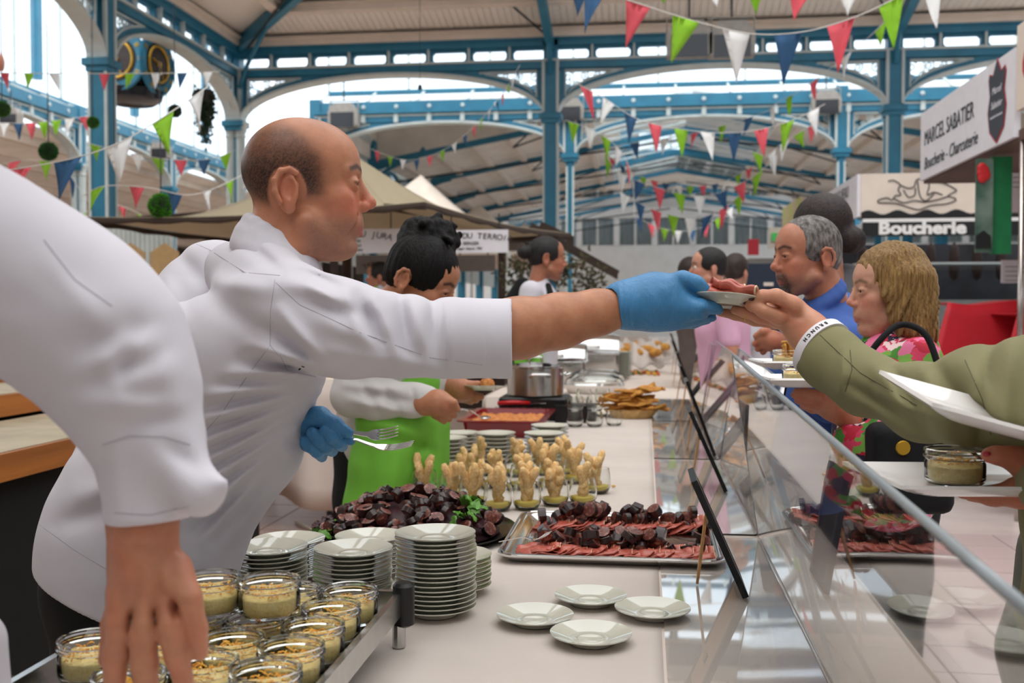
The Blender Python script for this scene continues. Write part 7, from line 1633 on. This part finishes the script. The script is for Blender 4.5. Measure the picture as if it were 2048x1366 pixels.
# ------------------------------------------------------------------ 6. man in the blue shirt
mb_ = person('grey-haired man with a goatee in a blue shirt', V((.75, 3.4, 0)))
blue_s = mat('blue_shirt_cotton', (64, 98, 172), .8, var=.06, scale=8, bump=.05, bscale=600)
F = Frame(1627, 520, 3.36, 194, -3, .555)
S = head_sdf(F, neck=[((-18, 0, -50), 62), ((-45, 0, -130), 64), ((-60, 0, -200), 72)], nose=1.1, jaw=1.05)
Hn = Sdf(); Hn.chain(UC([(1575, 690, 3.3, 18), (1545, 682, 3.28, 19), (1530, 676, 3.28, 17)]), k=.02)
for i, (a, b) in enumerate((((1526, 664), (1512, 672)), ((1524, 676), (1510, 688)), ((1528, 686), (1516, 698)), ((1536, 690), (1526, 704)))): Hn.chain(UC([(a[0]+8, a[1], 3.27, 9), (a[0], a[1], 3.26+.01*i, 8), (b[0], b[1], 3.27+.01*i, 6.5)]), k=.006)
join('body', skin_m, [(S, .0042, head_color(F, (188, 128, 102), stub=.35, beard=.8, blush=.4, brow=(36, 30, 28), lip=(160, 92, 84)))], mb_); join('hand', skin_m, [(Hn, .004, hand_color((186, 126, 98)))], mb_); eyes(F, mb_)
Hq = short_hair(F, 6, line=(168, 0, 40), lr=(112, 112, 100), back=-50); Hq.post += [strands(F, .8, 46, 5)]
Hq.build('hair', mat('grizzled_hair', (62, 58, 56), .6, col2=(150, 146, 142), scale=80, stretch=(1, 1, .4), bump=.5, bscale=260, ramp=(.35, .75)), .0042, mb_)
J = Sdf(); J.chain(UC([(1662, 640, 3.4, 50), (1650, 700, 3.38, 90), (1640, 800, 3.4, 112), (1640, 920, 3.4, 110)]), k=.06); J.chain(UC([(1672, 650, 3.62, 60), (1672, 780, 3.65, 100), (1670, 920, 3.65, 100)]), k=.06)
J.chain(UC([(1695, 690, 3.25, 52), (1700, 780, 3.2, 46), (1660, 800, 3.15, 40), (1590, 700, 3.28, 28)]), k=.04)
J.chain(UC([(1676, 618, 3.46, 38), (1692, 668, 3.42, 64), (1700, 760, 3.45, 80)]), k=.05); collar_ring(J, F, (-84, -78), (26, -160), 66, 15); collar_ring(J, F, (-92, -100), (28, -180), 72, 20, 14); J.post += [folds([(1640, 640, 1700, 720, 10, .005), (1620, 680, 1690, 780, 10, -.005), (1600, 700, 1640, 800, 9, .005), (1700, 650, 1730, 760, 9, -.005), (1612, 625, 1640, 660, 5, -.005)]), ripple(.003, 36, 5)]
J.build('shirt', blue_s, .007, mb_)
m = MB(); m.tube([V(U(1572, 690, 3.29, 1)[0])+V((0, .0, .0))+V((cos(t*pi/8)*.01, sin(t*pi/8)*.034, cos(t*pi/8)*.036)) for t in range(16)], .007, 6, closed=True); m.build('wristband', white_j, mb_)
T = Sdf(); T.chain(UC([(1640, 910, 3.5, 100), (1645, 1100, 3.5, 66), (1650, 1420, 3.5, 44)]), k=.06); T.build('trousers', mat('navy_trousers', (30, 38, 60), .8), .014, mb_)

# ------------------------------------------------------------------ 7. blonde woman in the floral blouse
wf = person('blonde woman in a floral blouse looking away across the table', V((.85, 2.85, 0)))
F = Frame(1792, 590, 2.86, 182, -2, .60)
S = head_sdf(F, neck=[((-18, 0, -50), 52), ((-40, 0, -130), 54), ((-50, 0, -210), 66)], nose=.92, jaw=.95, female=True)
F.ell(S, (70, 0, -120), (40, 38, 26), 18)
Hn = Sdf(); Hn.chain(UC([(1700, 840, 2.7, 24), (1665, 815, 2.68, 24), (1640, 803, 2.66, 22)]), k=.02)
for i, (a, b, c_) in enumerate((((1640, 790), (1612, 785), (1592, 783)), ((1640, 800), (1610, 796), (1588, 790)), ((1642, 808), (1615, 808), (1594, 800)), ((1648, 816), (1625, 818), (1606, 812)))): Hn.chain(UC([(a[0], a[1], 2.64+.015*i, 11), (b[0], b[1], 2.63+.015*i, 9), (c_[0], c_[1], 2.63+.015*i, 7)]), k=.006)
join('body', skin_m, [(S, .004, head_color(F, (206, 156, 132), blush=.5, brow=(120, 90, 66), lip=(190, 110, 104)))], wf); join('hand', skin_m, [(Hn, .004, hand_color((196, 134, 108)))], wf); eyes(F, wf)
Hq = Sdf(); F.ell(Hq, (6, 0, 70), (125, 100, 112), 8)
for s in (-1, 1):
    F.cap(Hq, (20, s*84, 60), (36, s*88, -70), 38, 30, 24); F.cap(Hq, (-20, s*86, 60), (-10, s*88, -110), 44, 40, 24); F.cap(Hq, (-60, s*60, 50), (-66, s*62, -130), 52, 44, 26); F.cap(Hq, (36, s*86, -60), (30, s*82, -118), 26, 14, 14)
    F.cap(Hq, (50, s*70, 120), (66, s*84, 10), 26, 20, 20)
F.cap(Hq, (-80, 0, 50), (-92, 0, -125), 50, 42, 24)
F.ell(Hq, (150, 0, -30), (74, 100, 140), 10, '-'); F.ell(Hq, (20, 0, -60), (56, 70, 120), 10, '-')
def bob(X, d):
    q = F.inv(X); a = np.arctan2(q[:, 1], q[:, 0]-5); t = np.clip((120-q[:, 2])/240, 0, 1); s_ = q[:, 0]+.25*q[:, 2]*t+14*np.sin(q[:, 2]*.02)
    return d-F.u*(5.0*np.sin(s_*.13+2*np.sin(s_*.05)+.02*q[:, 2])+3.4*np.sin(s_*.34+q[:, 2]*.015)+1.8*np.sin(s_*.8+.02*q[:, 2]))*(.35+.65*t)
Hq.post += [bob]
Hq.build('hair', mat('dark_blonde_hair', (118, 88, 48), .42, col2=(184, 146, 88), scale=60, stretch=(3, 3, .2), bump=.7, bscale=220, ramp=(.32, .7)), .004, wf)
# floral print: large petals of several colours
fmat = bpy.data.materials.new('floral_print'); fmat.use_nodes = True; n_ = fmat.node_tree.nodes; l_ = fmat.node_tree.links
tcx = n_.new('ShaderNodeTexCoord'); vo = n_.new('ShaderNodeTexVoronoi'); vo.inputs['Scale'].default_value = 30; nz = n_.new('ShaderNodeTexNoise'); nz.inputs['Scale'].default_value = 40; ad = n_.new('ShaderNodeMixRGB'); ad.inputs[0].default_value = .06
l_.new(tcx.outputs['Object'], nz.inputs['Vector']); l_.new(tcx.outputs['Object'], ad.inputs[1]); l_.new(nz.outputs['Color'], ad.inputs[2]); l_.new(ad.outputs[0], vo.inputs['Vector'])
sp_ = n_.new('ShaderNodeSeparateColor'); l_.new(vo.outputs['Color'], sp_.inputs[0]); rmp = n_.new('ShaderNodeValToRGB'); rmp.color_ramp.interpolation = 'CONSTANT'; l_.new(sp_.outputs[0], rmp.inputs[0])
els = rmp.color_ramp.elements; cols = [(0, (196, 30, 60)), (.2, (232, 120, 160)), (.36, (70, 140, 50)), (.52, (244, 214, 216)), (.66, (40, 30, 60)), (.78, (214, 60, 96)), (.9, (120, 170, 70))]
els[0].color = C(*cols[0][1]); els[1].position = .2; els[1].color = C(*cols[1][1])
for p_, c_ in cols[2:]: e_ = els.new(p_); e_.color = C(*c_)
l_.new(rmp.outputs[0], n_['Principled BSDF'].inputs['Base Color']); n_['Principled BSDF'].inputs['Roughness'].default_value = .75
J = Sdf(); J.chain(UC([(1795, 690, 2.88, 56), (1790, 760, 2.86, 98), (1785, 850, 2.86, 104), (1780, 960, 2.86, 104)]), k=.06); J.chain(UC([(1815, 700, 3.05, 60), (1800, 800, 3.05, 100), (1795, 960, 3.05, 100)]), k=.06)
J.chain(UC([(1838, 720, 2.74, 46), (1810, 830, 2.68, 46), (1742, 900, 2.66, 40), (1700, 880, 2.68, 34)]), k=.03); J.chain(UC([(1742, 900, 2.68, 44), (1700, 960, 2.72, 48), (1750, 1010, 2.75, 44)]), k=.03)
F.ell(J, (40, 0, -190), (60, 40, 60), 10, '-'); J.post += [folds([(1800, 740, 1780, 840, 9, .005), (1830, 740, 1800, 850, 8, -.005), (1740, 780, 1760, 880, 9, .004)]), ripple(.004, 34, 6)]
J.build('blouse', fmat, .007, wf)
m = MB(); m.tube(spline([P(1700, 770, 2.72), P(1752, 690, 2.66), P(1800, 650, 2.68), P(1850, 668, 2.66), P(1876, 730, 2.64)], 8), .008, 8); m.build('bag_strap', black_t, wf, True)
B = Sdf(); B.box(np.array(P(1818, 935, 2.60)), (.10, .05, .11), up, .03); B.build('handbag', black_t, .01, wf)
m = MB(); m.lathe([(0, .004), (.016, .004), (.018, 0)], 16, Matrix.Translation(P(1806, 896, 2.545)) @ basis(-CF).to_4x4()); m.build('bag_clasp', gold, wf)
T = Sdf(); T.chain(UC([(1790, 950, 2.95, 96), (1785, 1150, 2.95, 70), (1780, 1560, 2.95, 48)]), k=.06); T.build('trousers', black_t, .014, wf)

# ------------------------------------------------------------------ 8. dark-haired woman behind them, 9. three young men
wb_ = person('dark-haired woman with a low bun in a grey top, seen from behind', V((.85, 4.1, 0)))
F = Frame(1650, 470, 4.1, 120, 0, .50)
S = head_sdf(F, neck=[((-18, 0, -50), 50), ((-30, 0, -200), 56)], detail=False); join('body', skin_m, [(S, .007, head_color(F, (190, 136, 110)))], wb_)
Hq = short_hair(F, 14, line=(150, 0, -20), lr=(70, 92, 100), back=-70); F.ell(Hq, (-40, -60, -10), (60, 50, 60), 20); Hq.post += [strands(F, 1.2, 30, 3)]; c0 = U(1702, 480, 4.05, 27); Hq.ell(c0[0], (c0[1]*1.1, c0[1], c0[1])); Hq.cap(U(1672, 470, 4.08, 22)[0], c0[0], .05, .035, .03); Hq.build('hair', mat('dark_brown_hair', (34, 20, 18), .5, var=.4, scale=30, bump=.5, bscale=200), .006, wb_)
J = Sdf(); J.chain(UC([(1690, 580, 4.15, 52), (1685, 640, 4.15, 78), (1680, 800, 4.15, 84), (1680, 900, 4.15, 80)]), k=.06); J.post += [ripple(.004, 24, 2)]; J.build('top', mat('grey_knit', (92, 92, 96), .85, var=.06), .010, wb_)
T = Sdf(); T.chain(UC([(1680, 880, 4.2, 78), (1680, 1100, 4.2, 56), (1680, 1290, 4.2, 40)]), k=.05); T.build('trousers', black_t, .016, wb_)
pink_m = mat('pink_shirt_cotton', (226, 176, 204), .8, var=.04)
for i, (px, py, Y, upx, yaw, top, lb, mt) in enumerate(((1424, 540, 6.3, .285, 178, 640, 'young man in a pink shirt with short black hair', pink_m), (1470, 548, 7.4, .26, 60, 640, 'brown-haired man in a pale top just behind the pink shirt', white_j), (1380, 552, 9.0, .24, 100, 600, 'dark-haired man half hidden behind the blue glove', mat('taupe_shirt', (104, 92, 88), .8)))):
    r_ = person(lb, V((P(px, 600, Y).x, Y, 0))); F = Frame(px, py, Y, yaw, 0, upx); simple_head(F, r_, (204, 150, 126), [(20, 18, 18), (48, 34, 28), (44, 32, 28)][i], 8, None, 0, .008)
    s = upx/.285; J = Sdf(); J.chain(UC([(px+8, py+58*s, Y, 26*s), (px+20*s, py+110*s, Y, 50*s), (px+28*s, py+230*s, Y, 52*s)]), k=.06); J.chain(UC([(px+26*s, py+80*s, Y-.2, 24*s), (px+36*s, py+140*s, Y-.22, 22*s)]), k=.04); J.post += [ripple(.006, 18, i)]; J.build('shirt', mt, .012, r_)
    if i == 0:
        m = Sdf(); m.chain(UC([(px+36, py+140, Y-.22, 18), (px+40, py+200, Y-.25, 15), (px+10, py+215, Y-.4, 12)]), k=.03); m.build('forearm', skin_m, .01, r_, color=hand_color())
    T = Sdf(); T.chain(UC([(px+26*s, py+220*s, Y, 46*s), (px+24*s, py+330*s, Y, 34*s), (px+22*s, py+(480 if i else 500)*s, Y, 22*s)]), k=.06); T.build('trousers', mat('pale_trousers', (196, 186, 190), .8) if i == 0 else black_t, .016, r_)

# ------------------------------------------------------------------ 10. guest in the olive jacket
ol = person('guest in an olive jacket taking the saucer, mostly outside the photo', V((1.05, 1.75, 0)))
olive = mat('olive_cotton', (132, 128, 92), .85, var=.05, scale=8, bump=.06, bscale=500)
H = Sdf(); H.chain(UC([(1700, 748, 2.15, 40), (1660, 712, 2.2, 39), (1620, 668, 2.24, 37), (1582, 630, 2.25, 36)]), k=.03)
H.ell(U(1562, 622, 2.26, 1)[0], (.045, .03, .03), up, .02)
H.chain(UC([(1580, 612, 2.22, 24), (1552, 594, 2.21, 15), (1524, 593, 2.215, 12), (1503, 599, 2.22, 8)]), k=.012)      # thumb over the rim
H.chain(UC([(1556, 632, 2.22, 19), (1528, 622, 2.21, 14), (1504, 612, 2.22, 10), (1493, 607, 2.23, 8)]), k=.008)
H.chain(UC([(1556, 638, 2.25, 18), (1520, 634, 2.24, 12.5), (1490, 625, 2.25, 10.5), (1470, 620, 2.26, 9)]), k=.007)
H.chain(UC([(1552, 642, 2.28, 17), (1510, 640, 2.28, 12), (1470, 630, 2.29, 10), (1440, 624, 2.3, 9)]), k=.007)
H.chain(UC([(1550, 640, 2.31, 15), (1510, 640, 2.32, 10), (1480, 632, 2.33, 8)]), k=.007)
H.post += [folds([(1560, 615, 1600, 635, 5, -.003), (1530, 606, 1580, 620, 4, -.0025), (1600, 620, 1650, 660, 8, .001)])]
H2 = Sdf(); H2.chain(UC([(2110, 960, 1.72, 40), (2060, 930, 1.72, 34), (2020, 915, 1.71, 18), (1990, 910, 1.7, 13), (1974, 910, 1.7, 10)]), k=.02)
H2.chain(UC([(2110, 970, 1.74, 40), (2040, 985, 1.76, 28), (1985, 992, 1.78, 16), (1925, 986, 1.8, 12)]), k=.02); H2.chain(UC([(2050, 990, 1.8, 22), (1990, 998, 1.83, 14), (1940, 992, 1.85, 11)]), k=.01)
sk_ = (206, 150, 120)
join('body', skin_m, [(H, .0034, hand_color(sk_, (210, 126, 100)))], ol); join('hand', skin_m, [(H2, .004, hand_color((188, 120, 92), (196, 108, 84)))], ol)
F = Frame(2290, 470, 1.82, 188, -14, .98); S = head_sdf(F, neck=[((-18, 0, -50), 52), ((-20, 0, -210), 58)], female=True); join('head', skin_m, [(S, .005, head_color(F, sk_))], ol); eyes(F, ol); Hq = short_hair(F, 14, back=-110); Hq.post += [strands(F, 1.2, 30, 3)]; Hq.build('hair', mat('brown_hair', (58, 42, 34), .6, var=.3, scale=40), .006, ol)
nail = mat('red_nail_varnish', (170, 22, 44), .15, coat=.5)
for q in (U(1973, 908, 1.688, 7), U(1503, 598, 2.208, 5), U(1492, 606, 2.222, 5)): m = MB(); m.ell(q[0], (q[1]*1.2, q[1]*.7, q[1]*.8), nu=12, nv=8); m.build('fingernail', nail if q[0][1] < 2 else mat('dark_nail', (60, 30, 34), .2), ol, True)
m = MB(); q = U(1492, 630, 2.25, 1)[0]; m.tube([V(q)+V((cos(t*pi/8)*.004, cos(t*pi/8)*.011*0+sin(t*pi/8)*.0115, cos(t*pi/8)*.0115)) for t in range(16)], .0013, 5, closed=True); m.build('ring', gold, ol)
J = Sdf(); J.chain(UC([(1618, 676, 2.25, 52), (1664, 718, 2.2, 54), (1730, 768, 2.13, 54), (1850, 806, 2.0, 68), (1960, 800, 1.88, 96), (2090, 785, 1.76, 106), (2200, 800, 1.7, 118)]), k=.05)
J.chain(UC([(2260, 700, 1.78, 90), (2240, 800, 1.8, 135), (2240, 1000, 1.84, 165), (2230, 1250, 1.86, 175)]), k=.06); J.chain(UC([(2330, 720, 1.9, 90), (2340, 900, 1.95, 140), (2330, 1250, 1.95, 160)]), k=.06); J.chain(UC([(2250, 900, 1.6, 110), (2160, 985, 1.66, 80), (2100, 965, 1.7, 60)]), k=.05)
J.cap(U(1580, 636, 2.26, 40)[0], U(1662, 716, 2.2, 46)[0], U(1590, 640, 2.26, 46)[1], U(1650, 686, 2.2, 46)[1], k=.004, op='-')
cdir = (V(U(1600, 650, 2.25, 1)[0])-V(U(1700, 725, 2.15, 1)[0])).normalized(); cc_ = P(1634, 690, 2.235); xb_ = cdir.orthogonal().normalized(); J.box(np.array(cc_+cdir*.15), (.3, .3, .15), np.array(Matrix((xb_, cdir.cross(xb_), cdir)).transposed()), .001, .004, '-')
FL = [(1750, 735, 1800, 800, 12, .005), (1790, 745, 1850, 860, 10, -.006), (1840, 740, 1900, 850, 14, .006), (1880, 740, 1960, 860, 12, -.006), (1930, 730, 2000, 830, 14, .006), (1690, 700, 1680, 790, 7, .004), (1980, 700, 1960, 880, 12, -.005), (2020, 690, 2010, 860, 12, .005), (1760, 790, 1900, 850, 10, .005), (1700, 770, 1800, 830, 8, -.005)]
J.post += [folds(FL), ripple(.0025, 36, 21), ripple(.001, 90, 4)]
oj = J.build('jacket', olive, .005, ol)
project_seam(oj, [[(1700, 700), (1704, 740), (1688, 790)], [(1640, 670), (1720, 745), (1850, 820)], [(1930, 720), (1965, 800), (1985, 880)]], .001, oj, mat('olive_seam', (96, 92, 64), .8, var=0))
# wristband with lettering
M = basis(-cdir).to_4x4(); M.translation = P(1643, 698, 2.222); br = U(0, 0, 2.2, 58.5)[1]
m = MB(); m.lathe([(br, -.010), (br+.0012, -.010), (br+.0012, .010), (br, .010)], 40, M); wbn = m.build('wristband', white_s, ol, smooth=40)
Mi = M.inverted(); vd = (Mi.to_3x3() @ (CAM-M.translation)).normalized(); a0 = atan2(vd.y, vd.x)
cr_l = Mi.to_3x3() @ CR; sgn = 1 if cr_l.cross(vd).z*0+1 else 1
for i, ch in enumerate('BRUNCH'):
    a = a0-.35-(i-2.5)*.17*-1; nl = V((cos(a), sin(a), 0)); tl = V((-sin(a), cos(a), 0)); pos_ = M @ (nl*(br+.0016)); n3 = M.to_3x3() @ nl; t3 = M.to_3x3() @ tl; z3 = n3.cross(t3)
    Mt = Matrix((t3, z3, n3)).transposed().to_4x4(); Mt.translation = pos_; text(ch, .0105, ink, Mt, wbn, ext=.0002, bold=.0004)
m = Sdf(); m.chain(UC([(2230, 1250, 1.85, 150), (2150, 1300, 1.9, 110), (2120, 1700, 1.9, 80)]), k=.06); m.chain(UC([(2110, 1100, 2.05, 70), (2080, 1300, 2.05, 62), (2080, 1600, 2.05, 55)]), k=.06); m.build('trousers', mat('grey_green_trousers', (104, 106, 96), .8, var=.08), .012, ol)
# guests' plates
def square_plate(c, R, L, W_, lab):
    r_ = tag(empty('rectangular_plate', c), lab, 'plate'); 
    def fn(u, v): x, y = (u-.5)*L, (v-.5)*W_; e = max(abs(2*u-1), abs(2*v-1)); return V(c)+R @ V((x, y, .020*max(0, (e-.55)/.45)**1.7))
    m = MB(); m.sheet(fn, 24, 20, .006); m.build('dish', china2, r_, smooth=40); return r_
c1 = P(1905, 948, 1.80); R1 = Matrix((CR, CF, V((0, 0, 1)))).transposed() @ Matrix.Rotation(radians(.5), 3, 'Y')
square_plate(c1+CR*.055+V((0, 0, -.022)), R1, .38, .26, 'white rectangular plate carrying a jar, held at the photo edge')
jar(0, 0, (c1.z-.016), 'jar of cream with grated cheese on the guest\'s rectangular plate', xyz=(P(1910, 925, 1.80).x, 1.80, 0), group='jars on guests\' plates')
c2 = P(1935, 852, 1.66); R2 = Matrix((CR, CF, V((0, 0, 1)))).transposed() @ Matrix.Rotation(radians(15), 3, 'Y') @ Matrix.Rotation(radians(8), 3, 'X')
square_plate(c2+CR*.05, R2, .32, .24, 'tilted empty white rectangular plate at the photo edge')
for (px, py, Y, L, lb) in ((1612, 770, 2.62, .22, 'white rectangular plate held by the blonde woman'), (1580, 735, 3.05, .2, 'white rectangular plate in the goateed man\'s hand')):
    c_ = P(px, py, Y); square_plate(c_, Matrix((CR, CF, V((0, 0, 1)))).transposed(), L, .18, lb)
jar(0, 0, P(1600, 770, 2.6).z+.003, 'open jar on the blonde woman\'s plate', xyz=(P(1596, 760, 2.6).x, 2.6, 0), group='jars on guests\' plates', s=.8)
jar(0, 0, P(1580, 735, 3.05).z+.003, 'open jar on the goateed man\'s plate', xyz=(P(1572, 735, 3.05).x, 3.05, 0), group='jars on guests\' plates', s=.8)
for k, (px, py, Y) in enumerate(((1578, 705, 3.05), (1574, 712, 3.04), (1582, 712, 3.06))):
    a = P(px, py, Y); R = Euler((rt.gauss(0, .3), 1.2+rt.gauss(0, .2), rt.gauss(0, .5))).to_matrix(); m = MB(); m.sheet(lambda u, v: a+R @ V(((u-.5)*.07, (v-.5)*.035, .004*sin(u*9+k))), 8, 4, .006); o = m.build('flatbread', crust, None, True); tag(o, 'piece of flatbread standing in the goateed man\'s jar', 'bread', 'flatbread in the man\'s jar')

# ------------------------------------------------------------------ lettering becomes plain mesh
bpy.context.view_layer.update(); _dg = bpy.context.evaluated_depsgraph_get()
for o in [o for o in bpy.data.objects if o.type == 'FONT']:
    me = bpy.data.meshes.new_from_object(o.evaluated_get(_dg)); n = bpy.data.objects.new('lettering', me); COL.objects.link(n)
    n.parent = o.parent; n.matrix_parent_inverse = o.matrix_parent_inverse.copy(); n.matrix_basis = o.matrix_basis.copy(); bpy.data.objects.remove(o)
